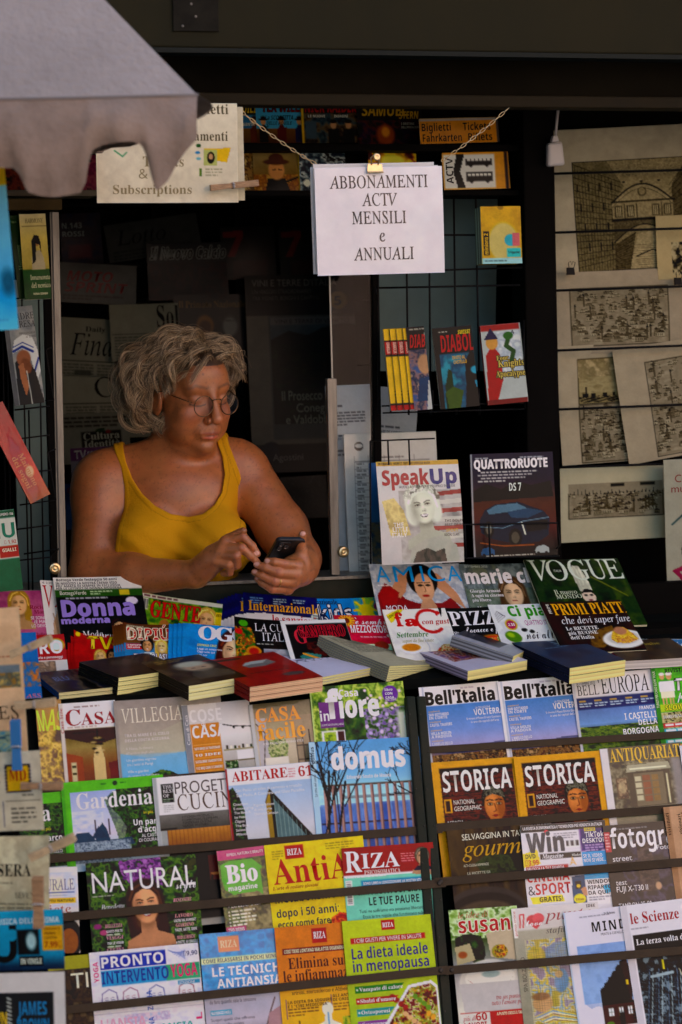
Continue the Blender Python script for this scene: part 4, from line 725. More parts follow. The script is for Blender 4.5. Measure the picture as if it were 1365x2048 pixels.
# ------------------------------------------------------------ racks below the counter
RT = 72
def rack_pl(off): return slope(.0, .83, RT, off)
def rack(label, slats, post, xs):
 root = empty('magazine_rack', (hit(*post[1], rack_pl(0)).x, -.2, .05), label, 'rack')
 n = rack_pl(0)[1]
 A, B, C, D = hit(xs[0], 2200, rack_pl(-.02)), hit(xs[1], 2200, rack_pl(-.02)), hit(xs[1]-30, 1395, rack_pl(-.02)), hit(xs[0]-40, 1395, rack_pl(-.02))
 q = MB(); q.hexa(A, B, C, D, -n*.012); q.obj('back_board', M_under, root)
 for (x0, y0, x1, y1, off) in slats:
  w = 17 if y0 > 1560 else 14
  a, c = hit(x0, y0+w, rack_pl(off)), hit(x1, y1+w, rack_pl(off)); d, e = hit(x1, y1, rack_pl(off)), hit(x0, y0, rack_pl(off))
  q = MB(); q.hexa(a, c, d, e, -n*.003); s_ = q.obj('slat', M_bronze, root, bevel=.0006)
  q = MB()
  t = (post[0][0]+(post[1][0]-post[0][0])*(((y0+y1)/2)-post[0][1])/(post[1][1]-post[0][1]))
  for px in ([x1-14] if post[2] == 'r' else [x0+14]):
   yy = y0+(y1-y0)*(px-x0)/(x1-x0)+w*.5
   q.lathe(hit(px, yy, rack_pl(off+.0002)), n, [(.0052, 0), (.0048, .0016), (.0032, .0027), (0, .003)], 12)
  q.obj('bolt', mat('bolt_iron', (.02, .015, .01), .5, metal=.4), s_)
 (x0, y0), (x1, y1), _ = post
 q = MB(); w = 10
 q.hexa(hit(x1-w, y1, rack_pl(.060)), hit(x1+w, y1, rack_pl(.060)), hit(x0+w-1, y0, rack_pl(.030)), hit(x0-w+1, y0, rack_pl(.030)), -n*.04); q.obj('side_rail', M_green, root, bevel=.003)
 for k in range(9):
  q = MB(); t = (k+.5)/9; q.lathe(hit(x0+(x1-x0)*t+5*((k % 2)*2-1), y0+(y1-y0)*t, rack_pl(.031+.03*t)), n, [(.0022, 0), (.0015, .001), (0, .0012)], 8); q.obj('screw', mat('bolt_iron'), root)
 return root
ROFF = [0, .018, .036, .056, .076]
rack('dark green slatted rack left of the middle posts, with bronze slats', [(-110, 1583, 626, 1528, .012), (-110, 1725, 886, 1649, .036), (-110, 1847, 893, 1757, .054), (-110, 2037, 896, 1931, .074)], ((822, 1392), (878, 2060), 'r'), (-120, 850))
rack('dark green slatted rack right of the middle posts, with bronze slats', [(838, 1494, 1600, 1447, .012), (850, 1649, 1600, 1588, .036), (868, 1756, 1600, 1697, .054), (890, 1933, 1600, 1872, .074)], ((843, 1392), (898, 2060), 'l'), (890, 1600))
# ------------------------------------------------------------ magazines in the two racks
def RK(r, i): return rack_pl(ROFF[r]+i*.0021)
def rk(label, r, i, TL, TR, BL, art, **k):
 k.setdefault('t', .0019); k.setdefault('curl', .0006); k.setdefault('group', 'magazines in the slatted racks'); return sheet(label, 'magazine', RK(r, i), TL, TR, BL, art, **k)
LEAF = ['0c140a', '1c3014', '2f4a1c', '56702c', '16240f']
PAPR = 'c4b6c6'
def lines(a, u, v, lh, h, col, f, *tx):
 for q in tx: a.t(q, f, u, v, 0, h, col); v += lh
def riza(a, u, v, w, h, col='a01c28', tc='e8d8d8'):
 a.r(u, v, u+w, v+h, col); a.t('RIZA', 'c', u+w*.1, v+h*.72, w*.8, h*.46, tc)
rk('gold magazine with pale green letters at the left end of the top row', 0, 0, (70, 1402), (122, 1398), (80, 1600), lambda a: (a.gv(0, '8a6420', 60, 'a87c30', 200, '4a3010'), a.n((0, 60, 60, 220), ['3a2408', '8a6a28', 'd0b060', '5a3c10'], 16, k=.8), a.t('M', 'b', 4, 62, 17, 42, 'a8b838', -.1), a.t('AS', 'b', 18, 62, 32, 42, 'b4c040', .15)), m='wrap')
def art_casa(a):
 a.gv(0, 'cfc0c4', 52, 'c8b8bc', 54, '5c4630', 90, '8a7450', 130, '7c4c3c', 200, '6a3c30'); a.r(8, 0, 115, 53, 'd2c4c8'); a.r(0, 0, 8, 220, 'b8a8ac')
 a.t('C', 'c', 12, 46, 30, 32, '8a1c34'); a.t('ASA', 'c', 42, 46, 72, 24, '8a1c34'); a.t('Casa Stile', 's', 7, 60, 50, 6, '9a2a40', rot=90); a.x(30, 7, 80, 1, 8, '806870'); a.x(14, 48, 92, 1, 7, '806870', .6)
 a.p([8, 56, 115, 56, 115, 76, 70, 88, 8, 70], '4a3824'); a.p([60, 120, 66, 92, 78, 92, 84, 120, 84, 160, 60, 160], 'b89c78'); a.p([90, 125, 115, 120, 115, 160, 92, 160], '6a3428'); a.p([8, 100, 40, 110, 40, 160, 8, 165], '8a4a3c')
 a.r(16, 120, 26, 158, 'b0a088'); a.r(17, 126, 25, 131, '504838'); a.r(17, 140, 25, 145, '504838')
 for k in range(9): a.e(72+9*math.sin(k*2.3), 74+k*4.2, 7-.5*k, 2.2, '2a2018' if k % 2 else 'a89070', 0, 2, .8)
 a.l([72, 54, 72, 74], 1.5, '2a2018'); a.x(24, 60, 80, 1, 5, '302010', .5)
rk('home magazine with red serif title over a chandelier and arch', 0, 1, (117, 1408), (230, 1400), (125, 1600), art_casa)
def art_ville(a):
 a.gv(0, '8a7c80', 60, '988888', 108, 'a09490', 112, '8896ac', 150, '6a9ac0', 200, '5a88b0'); a.r(0, 0, 6, 220, '8a7c80', 3)
 a.t('VILLEGIARDINI', 'r', 14, 46, 192, 29, 'c4b4b4', -.02); a.p([30, 105, 80, 70, 130, 50, 210, 95, 210, 110, 120, 112], 'a49890', .5); a.p([6, 106, 60, 118, 140, 110, 215, 128, 215, 200, 6, 200], '6a94c0', .7)
 lines(a, 17, 74, 10, 5.5, 'b9a9b4', 'b', 'TRA IL MARE E IL CIELO', 'DELLA COSTA AZZURRA'); lines(a, 17, 100, 9, 5, 'b9a9b4', 's', 'A Nizza, la dimora', "all'ombra degli ulivi"); lines(a, 17, 123, 9, 5, 'c4c8d8', 's', 'Un giardino segreto', 'tra i tetti di Parigi'); lines(a, 17, 146, 9, 5, 'c4c8d8', 's', 'Ville e giardini', 'da sogno in Sardegna')
 a.n((50, 140, 130, 200), ['1c2c14', '3c5428', '6a7840'], 7, poly=[52, 165, 64, 150, 84, 143, 104, 148, 120, 158, 126, 175, 126, 200, 52, 200])
rk('grey to blue garden magazine with thin white serif title', 0, 2, (226, 1403), (441, 1388), (236, 1600), art_ville, spine='888')
def art_cose(a):
 a.bg('b4a8b4'); a.r(0, 0, 12, 220, '7c7888'); a.t('Cose di Casa', 's', 10, 80, 60, 6, 'c4bcc8', rot=90); a.gv(0, 'a89ca9', 60, 'c4bac8', 110, 'a498a0', 150, '8c8488', box=(70, 0, 140, 220))
 a.r(13, 40, 71, 175, 'b0743c'); a.l([74, 44, 98, 50, 136, 54], 2, '2c2830'); a.e(100, 52, 2.5, 3, '181818'); a.e(118, 54, 2.5, 3, '181818'); a.r(75, 96, 136, 99, '8c8070'); a.r(75, 118, 136, 121, '6c6050')
 for k in range(7): a.r(80+k*8, 88+(k*5) % 4, 84+k*8, 96, ['504848', 'c8c0b8', '3c4430', '88705c'][k % 4])
 a.n((74, 120, 100, 150), ['1c2c14', '3f5a28', 'b4a8b4'], 5); a.r(74, 148, 138, 200, '4c403c'); a.r(100, 100, 138, 118, 'd0c8d4')
 a.t('COSE', 'b', 14, 36, 64, 25, 'dcd0dc'); a.t('di', 'b', 36, 44, 0, 7, 'dcd0dc'); a.t('CASA', 'b', 16, 68, 68, 25, 'dcd0dc')
 for k in range(5): a.t(['TANTI ARREDI DA TRASFORMARE', '10 IDEE', 'SCEGLIERE I RADIATORI', '112 MQ CON 3 CAMERE', 'CUCINE SMART'][k], 'b', 16, 92+k*13, 52, 5, 'e0d0c0'); a.r(15, 82+k*13, 69, 83+k*13, 'd0a070')
rk('home magazine with white title on an orange block and a kitchen photo', 0, 3, (362, 1412), (498, 1399), (371, 1600), art_cose, spine='7c7888')
def art_facile(a):
 a.gv(0, '5c544c', 40, '887868', 90, 'a89890', 200, '7a6c60'); a.r(0, 0, 8, 220, '9c98a8'); a.r(10, 30, 30, 150, '9a90a0'); a.r(85, 30, 124, 150, '887468'); 
 for x in (84, 98, 112): a.r(x, 60, x+2.5, 150, '3a2c24')
 a.r(84, 90, 124, 93, '3a2c24'); a.r(84, 118, 124, 121, '3a2c24'); a.n((26, 70, 72, 125), ['2c3c1c', '64783c', 'a8a088', '46582a'], 6, poly=[30, 76, 60, 68, 70, 90, 62, 118, 40, 124, 28, 100]); a.r(20, 110, 66, 150, 'b8acb0'); a.l([10, 40, 26, 60, 14, 150], 2, '2c2420')
 a.t('CASA', 'c', 12, 38, 88, 27, 'c8842c', out=('b07020', .8)); a.t('facile', 'c', 12, 74, 94, 32, 'd0882c', out=('b07020', .6)); a.t('IDEE FACILI CHE FANNO STILE', 's', 20, 84, 80, 4.5, 'd8d0c8')
rk('home magazine with orange serif title over an interior with a plant', 0, 4, (497, 1410), (620, 1398), (505, 1600), art_facile, spine='6c6870', m='wrap')
def art_fiore(a):
 a.n((0, 0, 200, 210), ['2c4418', '6a8434', 'b0b060', '4c642c', '88984c'], 18); a.n((60, 50, 110, 200), ['16240e', '2c4420', '48602c'], 14, k=.8); a.n((104, 50, 190, 200), ['2c4020', '4a6234', '8c78a8', '6a548c', '3c5228'], 8, k=.95)
 for k in range(46): a.e(104+(k*37 % 80), 60+(k*53 % 120), 4.2, 3.6, ['8c74ac', 'a890c4', '6c5494', 'b8a0cc'][k % 4], k*30, 2)
 for k in range(10): a.e(110+(k*29 % 76), 14+(k*17 % 40), 3, 3, 'c8a8c0', 0, 2)
 a.r(15, 32, 62, 84, '6a3c78'); a.r(0, 0, 3, 220, 'a8b080'); a.r(16, 90, 62, 120, 'c0b8c4'); a.e(32, 104, 12, 11, '7c8c34'); a.n((20, 93, 44, 115), ['4c6424', 'a8b048', '7c8c34'], 5, k=.7); a.r(48, 92, 60, 116, '4c1c34'); a.r(170, 60, 186, 200, 'b8bcb0', 8)
 a.t('in', 'b', 16, 70, 18, 20, 'dcd4dc'); a.t('f', 'b', 30, 66, 26, 56, 'dcd4dc', out=('dcd4dc', 1)); a.t('iore', 'b', 56, 66, 78, 44, 'dcd4dc', out=('dcd4dc', 1)); a.e(52, 17, 6, 6, 'dcd4dc'); a.t('Casa', 'b', 58, 24, 38, 15, 'dcd4dc'); a.t('LA RIVISTA DI CHI AMA IL VERDE', 's', 17, 80, 44, 4, 'c8b8cc')
 a.e(160, 24, 16, 17, '64388a'); lines(a, 150, 18, 8, 5, 'dcd0dc', 'b', 'libro', 'CON', 'CASA'); a.t('solo 3,00€', 's', 149, 38, 22, 4.5, 'dcd0dc')
rk('garden magazine with white lettering over foliage and lilac flowers, beside the middle post', 0, 5, (618, 1375), (806, 1362), (625, 1560), art_fiore, spine='7c8c54')
# second row
def art_gard(a):
 a.bg('5c9c24'); a.gv(20, '8c90bc', 70, 'a8a4c8', 110, 'b4a4bc', 130, '9aa0b4', box=(17, 21, 205, 200)); a.n((17, 60, 80, 110), ['9098c0', 'b8b0cc', 'c8bccc'], 14, k=.5, sy=2)
 a.n((84, 21, 205, 150), LEAF, 8, poly=[205, 21, 110, 21, 92, 38, 98, 60, 112, 78, 124, 100, 118, 120, 132, 150, 205, 150]); a.n((80, 25, 130, 130), LEAF, 5, k=.55, poly=[104, 24, 84, 40, 92, 70, 100, 95, 108, 130, 130, 130, 130, 24])
 a.p([17, 112, 24, 104, 48, 104, 60, 120, 66, 100, 76, 86, 84, 100, 90, 122, 132, 120, 138, 135, 17, 135], '38445c'); a.r(17, 124, 120, 165, '7c8498'); a.n((17, 124, 130, 165), ['4c5468', '989cb0', '38405a'], 4, k=.8)
 for x in (60, 88): a.r(x, 80, x+3, 112, '4a3c48')
 a.p([52, 116, 68, 92, 84, 116], '2c4058'); a.e(108, 9, 5, 5, '28401a'); a.x(80, 8, 22, 1, 5, '28501a', .8); a.x(118, 8, 24, 1, 5, '28501a', .8); a.r(0, 0, 6, 200, '4c8c20', 3)
 a.t('Gardenia', 'c', 28, 57, 152, 32, 'dcd4e0'); a.t('in più', 's', 160, 76, 0, 6, 'd0b048'); a.t('Un parco', 'b', 138, 98, 62, 12, 'dcd4dc'); a.t("d'acqua", 'b', 146, 113, 54, 12, 'dcd4dc'); a.t('AL CASTELLO', 's', 152, 123, 46, 6.5, 'd0c8d0'); a.t('DI COURANCES', 's', 146, 132, 54, 6.5, 'd0c8d0')
rk('green framed garden magazine half hidden behind the clipped newspapers', 1, 0, (-82, 1600), (122, 1583), (-70, 1780), art_gard, spine='4c8c20', group='pair of green framed garden magazines')
rk('green framed garden magazine with a castle under trees, fully in view', 1, 1, (121, 1566), (326, 1549), (133, 1746), art_gard, spine='4c8c20', group='pair of green framed garden magazines')
def art_prog(a):
 a.bg('c0b4c0'); a.r(0, 0, 8, 330, '94909c'); a.r(16, 14, 40, 52, '2c342c'); lines(a, 19, 23, 9, 6.5, 'c8c4c8', 'r', 'THE', 'BEST', 'OF'); a.x(18, 44, 20, 2, 4, '98a098', .8); a.t('PROGETTO', 's', 43, 36, 140, 24, '584c50'); a.t('CUCINE', 'r', 46, 70, 134, 32, '584440'); a.x(18, 57, 20, 4, 4, '807880', .6)
 a.gv(76, '6c6468', 108, '4c4648', box=(8, 76, 200, 108)); lines(a, 52, 86, 6, 4.5, '2a2628', 's', 'KITCHEN PRODUCTS', 'COMPONIBILI E LINEARI', 'TENDENZE DI STILE', 'NUOVE FINITURE'); a.gv(108, 'a06c40', 150, '7c4c2c', box=(20, 108, 200, 160)); 
 for k in range(22): a.r(20+k*8, 108, 21+k*8, 152, '6c4024')
 a.r(8, 104, 40, 107, '28201c'); a.r(8, 108, 20, 330, '8c8890'); a.gv(152, '342420', 230, '18100e', 320, '2c2420', box=(20, 152, 200, 330)); a.r(95, 165, 135, 215, '5c2c1c'); a.r(98, 200, 150, 205, 'a06848'); a.l([100, 205, 96, 260], 3, '181414'); a.l([146, 205, 150, 260], 3, '181414'); a.gv(180, '6c7090', 215, '8c88a0', box=(140, 170, 200, 196)); a.r(20, 290, 200, 320, '8c8488')
rk('kitchen design magazine with serif title and a wooden counter, white header', 1, 2, (304, 1557), (480, 1542), (311, 1860), art_prog, spine='8c8894')
def art_abit(a):
 a.gv(0, '8894b4', 60, '98a0c0', 120, 'b0a8bc', 180, 'a8a0a8'); a.r(0, 0, 190, 34, 'c4b8c4'); a.t('ABITARE', 'c', 12, 27, 112, 20, '98182c'); a.t('617', 'c', 146, 28, 44, 20, '98182c'); a.x(126, 10, 14, 4, 5, 'a04050', .6)
 a.n((3, 36, 46, 175), LEAF[:3]+['5a6848'], 5, poly=[0, 45, 12, 38, 24, 60, 32, 90, 30, 130, 34, 175, 0, 175]); a.r(0, 0, 4, 190, '8c1c2c')
 a.p([74, 72, 84, 48, 90, 56, 92, 180, 74, 180], '8c7038'); a.p([84, 48, 92, 58, 178, 172, 160, 178, 84, 178], '2c3438'); a.p([90, 66, 162, 168, 120, 166, 90, 148], '5c6a74')
 for k in range(9): a.l([92+k*8, 62+k*10.5, 92+k*8, 152+k*2.4], 1.2, '98a4ac', .6)
 a.l([84, 48, 92, 58, 178, 172], 2.2, '48382c'); a.l([74, 74, 84, 48], 1.6, '48382c'); a.p([62, 160, 74, 145, 74, 180, 60, 180], '6c7038'); a.r(0, 170, 190, 185, '706050')
 a.t('San Paolo un eden di cemento e cristallo', 's', 18, 48, 132, 6, 'ccc8d8'); a.t('Sao Paulo, A Concrete and Glass Paradise', 's', 18, 58, 136, 6, 'ccc8d8'); lines(a, 10, 75, 8.6, 5, 'c8c4d0', 's', 'Questioni', "E nuove prog.", 'The Best R', 'by Pezo', 'Olgiati', 'The Best', 'Salone', 'Milano'); lines(a, 50, 80, 9, 5, 'c8c4d0', 's', 'Rigenerazione', 'di una corte', 'Dentro Caracas')
rk('architecture magazine with red serif title and a pointed glass building', 1, 3, (449, 1539), (636, 1522), (456, 1725), art_abit, spine='8c1c2c')
def art_domus(a):
 a.gv(0, '5c86b8', 60, '6c94c4', 92, '86a8cc', 128, '98b4d0', 132, '5c74a8', 170, '48589c', 250, '3c4880'); a.r(0, 0, 12, 260, '98a8c4'); a.t('domus', 'b', 9, 44, 34, 7, '28304c', rot=90); a.t('La citta dell uomo', 's', 9, 110, 44, 5, '384868', rot=90)
 a.n((12, 90, 222, 128), ['98b4d0', '88a8cc', 'a8bcd0'], 10, k=.5); a.r(20, 88, 216, 92, '584c48'); a.r(60, 112, 216, 118, '707c8c'); a.n((14, 128, 222, 250), ['3c4c90', '5468a8', '6c80b8', '4c5898'], 16, k=.7, sy=.3); a.r(13, 164, 222, 168, '403c50')
 for k in range(14): a.r(22+k*15.4, 90, 27.5+k*15.4, 250, '987474'); a.r(26+k*15.4, 90, 28.5+k*15.4, 250, '6c5058')
 rr = random.Random(3)
 def br(x, y, an, L, w, n):
  x2, y2 = x+L*math.cos(an), y+L*math.sin(an); a.l([x, y, x2, y2], w, '201c20', .95)
  if n:
   for q in range(2+(n > 2)): br(x+(x2-x)*rr.uniform(.4, 1), y+(y2-y)*rr.uniform(.4, 1), an+rr.uniform(-.8, .8), L*rr.uniform(.45, .7), max(w*.62, .9), n-1)
 br(22, 250, -1.5, 190, 5, 4); br(34, 250, -1.38, 170, 4, 3); br(16, 200, -1.3, 120, 3, 3); br(224, 60, 3.9, 44, 2.2, 3); br(222, 130, 3.7, 60, 2.4, 3); br(205, 30, 3.6, 24, 1.6, 3)
 a.t('domus', 'b', 43, 58, 146, 43, 'd4ccd8', out=('d4ccd8', 1.2)); a.t('Eduardo Souto de Moura', 'b', 70, 78, 88, 7, 'c8ccd8')
rk('thick architecture magazine in blue with white lower case title and vertical wooden fins', 1, 4, (617, 1485), (838, 1473), (626, 1725), art_domus, t=.006, spine='98a8c4', paper='d8ccd0')
# third row
def art_urale(a):
 a.gv(0, 'c8bcc0', 80, 'b8acc0', 92, 'c8b8bc', 200, 'b0a0a8'); a.n((0, 10, 120, 80), ['c8b8b8', 'a8a8cc', 'c4b4c0', 'ccb8a8'], 30, k=.7); a.t('NATURALE', 'r', 6, 46, 92, 22, '6c6488'); a.r(10, 50, 98, 52, '4c5c98'); a.r(4, 62, 100, 73, 'c8a044'); a.t('INSERTO PIU NATURA', 'b', 8, 70, 88, 5.5, '50401c'); a.t('diete', 'r', 30, 92, 60, 16, '94442c'); a.e(80, 145, 30, 42, '2c1c18'); a.e(84, 150, 18, 26, '8c5c48'); a.x(30, 56, 60, 1, 4, '7080a0', .6)
rk('white health magazine with blue serif letters partly behind the newspapers', 2, 0, (50, 1737), (155, 1733), (62, 1910), art_urale)
def art_nat(a):
 a.n((0, 0, 230, 240), LEAF+['3c3c20'], 14); a.n((60, 0, 150, 60), ['3c1840', '6c3478', '9860a0', '48205c', '2c4420'], 7, poly=[64, 6, 90, 0, 150, 0, 160, 30, 152, 60, 120, 46, 84, 48, 70, 28])
 for k in range(26): a.e(70+(k*31 % 84), 4+(k*19 % 44), 4, 4, ['7c3c88', '9c60a8', '582868'][k % 3], 0, 2)
 for k in range(6): a.e(12+(k*11) % 20, 130+(k*13) % 26, 6, 5, ['7c2c68', '98406c'][k % 2], 0, 2)
 a.t('NATURAL', 's', 10, 62, 206, 41, 'c8c4c4', out=None); a.face(112, 92, 38, 'c08468', '38201a', 'a4384c', 1.25, -4, .9, .1)
 a.t('style', 'p', 176, 68, 40, 17, 'd4ccd0'); a.t('Benedetta', 'i', 24, 97, 46, 10, 'd8ccd0', .0); a.t('PARODI', 'c', 24, 109, 46, 10, 'b07090', .2); a.x(8, 68, 50, 1, 5, 'b0a8a8', .8)
 for (v, t1, t2) in ((134, 'BELLEZZA', 'GUSTO PER TE'), (158, 'VIAGGI', 'TRA LE VIGNE'), (182, 'CUCINA', 'OGGI IN TAVOLA')): a.t(t1, 'c', 28, v, 34, 7, 'b88098', .15); a.t(t2, 'b', 30, v+10, 32, 5, 'd4ccd0'); a.x(30, v+13, 32, 1, 6, 'd4ccd0', .8)
 for (v, t1, t2) in ((94, 'BENESSERE', 'USCIRE DAL'), (126, 'LAVORO', 'USCIRE DAL BURNOUT'), (145, 'GIARDINO', 'TALEE, GETTI, SEMI'), (170, 'MODA E RIMEDI', '4 DRITTE, 40 CONSIGLI')): a.t(t1, 'c', 168, v, 36, 7, 'c08898', .15); a.t(t2, 'b', 166, v+9, 44, 5.5, 'd4ccd0')
rk('glossy magazine of a smiling long haired woman among dark foliage', 2, 1, (171, 1727), (391, 1708), (168, 1962), art_nat)
def art_bio(a):
 a.n((0, 0, 110, 180), ['1c2c10', '3c4c20', '64643c', '2c2c18'], 10); a.n((40, 85, 110, 180), ['3c3428', '7c6c54', '988468'], 9, k=.8); a.r(0, 0, 110, 20, 'a0306c'); a.t('RIMEDI, NATURA E BEAUTY', 's', 20, 13, 74, 5.5, 'd8b8cc'); a.p([4, 30, 20, 24, 70, 24, 82, 36, 82, 84, 82, 98, 72, 90, 24, 92, 8, 80, 4, 60], '4c8c2c'); a.e(83, 42, 4, 4, '4c8c2c'); a.t('Bio', 'c', 14, 68, 62, 36, 'd0ccc8', out=('d0ccc8', .8)); a.t('magazine', 'b', 15, 84, 58, 10, 'd0ccc8'); a.t('+SALUTE!', 'c', 8, 118, 66, 13, 'd0ccc8')
 for k in range(5): a.e(10, 126+k*7, 1.5, 1.5, 'd0ccc8'); a.x(15, 124+k*7, 62, 1, 7, 'd0ccc8', .9, k)
 a.r(0, 156, 40, 170, 'a0306c'); a.t('TEO NEWS', 'b', 4, 166, 32, 7, 'd8b8cc')
rk('small magazine with a green leaf badge under a pink strip', 2, 2, (432, 1703), (534, 1690), (429, 1872), art_bio, m='wrap')
def art_anti(a):
 a.bg('c0a428'); a.n((0, 0, 210, 190), ['bca024', 'c8ac30', 'b89c20'], 20, k=.6); riza(a, 40, 5, 37, 28); a.x(14, 14, 22, 4, 5, '6c5c20', .6); a.x(122, 8, 56, 3, 5, '6c5c20', .7); a.t('AntiAge', 'c', 12, 82, 210, 50, '9c2420', -.05); a.t("L'arte di restare giovani", 'c', 8, 93, 90, 7, '8c3c28', .2); a.t('Metabolismo attivo', 'b', 10, 120, 182, 16, '2c2848'); a.t('dopo i 50 anni:', 'b', 10, 149, 124, 16, '2c2848'); a.t('ecco come fare', 'b', 10, 170, 104, 13, '2c2840'); a.t('I segreti per perdere peso', 's', 10, 186, 100, 8, '2c2840')
 a.e(136, 178, 26, 24, '38502c'); a.n((112, 150, 168, 190), ['8c2418', 'b44028', 'c87038', '982c1c', '4c6428'], 8, poly=[116, 160, 134, 150, 160, 156, 166, 180, 140, 195, 118, 188])
rk('yellow magazine with large red serif title about ageing', 2, 3, (528, 1691), (726, 1671), (524, 1880), art_anti)
def art_psico(a):
 a.bg('70a8a0'); a.r(-2, -2, 190, 60, '8c1428'); a.r(0, 56, 190, 60, 'c8bcc0'); a.t('R', 'c', 5, 50, 33, 42, 'dcd4d8'); a.t('IZA', 'c', 38, 44, 76, 30, 'dcd4d8'); a.t('PSICOSOMATICA', 'c', 42, 56, 72, 8, 'c8b0b8', sp=.06); a.x(118, 18, 28, 4, 5, 'c89ca4', .7); a.x(4, 60, 104, 1, 4, 'd0c0c4', .9); a.face(160, 28, 15, 'b88c78', '5c504c', '8c4848', 0, 6, .4, .2); a.p([140, 56, 148, 46, 172, 46, 182, 56], '1c2848'); a.r(34, 68, 160, 80, '2878a0', 3); a.t('SONO LORO A CONDIZIONARE LA NOSTRA VITA', 'b', 38, 77, 118, 5.5, 'd0d8dc')
 a.t('IMPARA A SUPERARE', 'b', 26, 97, 140, 15, '16201f'); a.t('LE TUE PAURE', 'b', 46, 119, 100, 16, '16201f'); a.t('Tutti ne soffriamo ma possiamo liberarcene.', 's', 25, 133, 140, 6.5, '1c2828'); a.t('Ecco le tre regole che funzionano subito', 's', 32, 144, 128, 6.5, '1c2828'); a.r(3, 66, 16, 116, 'c4bcc0')
 for k in range(13): a.r(5, 69+k*3.5, 14, 70+k*3.5+(k % 3)*.5, '28202c')
rk('teal psychology magazine with red header and a small portrait of a man', 2, 4, (682, 1697), (866, 1684), (680, 1865), art_psico)
# fourth row
rk('olive and brown magazine edge with white serif letters', 3, 0, (95, 1916), (182, 1908), (104, 2090), lambda a: (a.gv(0, '8c8428', 26, '8c8428', 28, '241c14', 200, '3c2c1c'), a.n((0, 28, 100, 200), ['1c1410', '4c3828', '2c2018', '645040'], 12, k=.8), a.t('TI', 's', 44, 66, 34, 30, 'c4b8b0')))
def art_yoga(a):
 a.bg('bcb0c4'); a.n((0, 0, 230, 190), ['b8acc4', 'c8bcc8', 'c0aebf'], 16, k=.7); a.r(20, 8, 152, 38, '2c4c98'); a.t('PRONTO', 'b', 23, 34, 124, 22, 'd8d0dc'); a.r(20, 39, 156, 72, '2c84b4'); a.t('INTERVENTO', 'b', 21, 67, 134, 25, '1c3c84'); a.r(150, 39, 218, 72, '508c74'); a.t('YOGA', 'b', 159, 66, 54, 26, 'b4306c'); a.t('YOGA', 'b', 16, 62, 42, 10, 'b43c78', rot=90); a.t('€9,90', 'b', 188, 24, 28, 9, '343868')
 for k in range(6): a.l([158+k*4, 10+k*3, 176+k*3, 18-k, 190, 30-k*3], 1.8, '7478ac', .8)
 for (x, c) in ((34, '6c5c8c'), (76, '8c5c78'), (128, '5c5c94'), (188, '8c5464')):
  a.r(x-18, 76, x+22, 118, 'c8bccc'); a.e(x, 102, 15, 18, 'd0bcc4'); a.l([x-16, 104, x-14, 86, x, 78, x+14, 86, x+16, 104], 2.2, c, .85)
  for q in (-6, 6): a.l([x+q-3, 100, x+q+3, 99], 1.5, c); a.l([x+q-4, 96, x+q+3, 94], 1.2, c, .8)
  a.l([x-4, 112, x+4, 112], 1.6, 'a8506c')
 a.t('ZONA', 'b', 118, 128, 40, 11, '2c54a0', rot=90); a.r(172, 74, 216, 82, '4c7ca0'); a.t('EDIZIONI', 's', 175, 81, 30, 5, 'd4d0dc')
 a.r(0, 126, 225, 128, 'a89cb0'); a.t("L'ANSIA", 'b', 12, 160, 90, 22, 'c090ac'); a.t('MAL DI SCHIENA', 'b', 10, 180, 92, 13, 'b43c78'); a.t('ZONA', 'b', 118, 178, 36, 11, '2c54a0', rot=90); a.t('ANSIA', 'b', 128, 172, 68, 14, '3c8c94'); a.x(130, 176, 70, 3, 6, '6c5c8c', .7); a.t('E L', 'b', 214, 182, 40, 12, 'b4306c', rot=90)
 a.n((60, 132, 150, 150), ['b8acc4', '9c84b0', 'c8a8bc', '8c94bc'], 8, k=.7)
rk('lilac and white exercise magazine with blue and pink block letters', 3, 1, (178, 1906), (396, 1885), (169, 2100), art_yoga)
def art_tec(a):
 a.bg('2878b0'); a.n((0, 0, 170, 110), ['2070a8', '3c8cc0', '2878b0', '1c649c'], 14, k=.8); riza(a, 36, 8, 42, 32, 'b87860', 'd0a898'); a.r(0, 50, 170, 62, 'b8b894', 2); a.t('COME RILASSARSI IN POCHI MINUTI', 'b', 4, 60, 158, 8, '28506c'); a.t('LE TECNICHE', 'b', 20, 88, 150, 18, 'd4d4dc'); a.t('ANTIANSIA', 'b', 28, 112, 130, 18, 'd4d4dc'); a.gv(130, '8c88a4', 180, '9c90a8', 230, '746880', box=(0, 118, 170, 240)); a.t('da fare quando sale la tensione', 's', 10, 143, 92, 8, '343048'); a.r(10, 156, 52, 166, '2c84a8'); a.t('GLI ESERCIZI FACILI', 'b', 12, 164, 38, 5.5, 'd0d8dc'); lines(a, 10, 178, 10, 6, '343048', 's', 'Scopri quelli che offrono', 'sollievo allo stress'); a.l([140, 140, 128, 170, 118, 200], 3, '4c3840'); a.p([126, 170, 165, 150, 165, 220, 118, 220], '8c6878')
rk('blue booklet with white capitals and a cream strip', 3, 2, (398, 1869), (562, 1855), (397, 2080), art_tec, m='wrap')
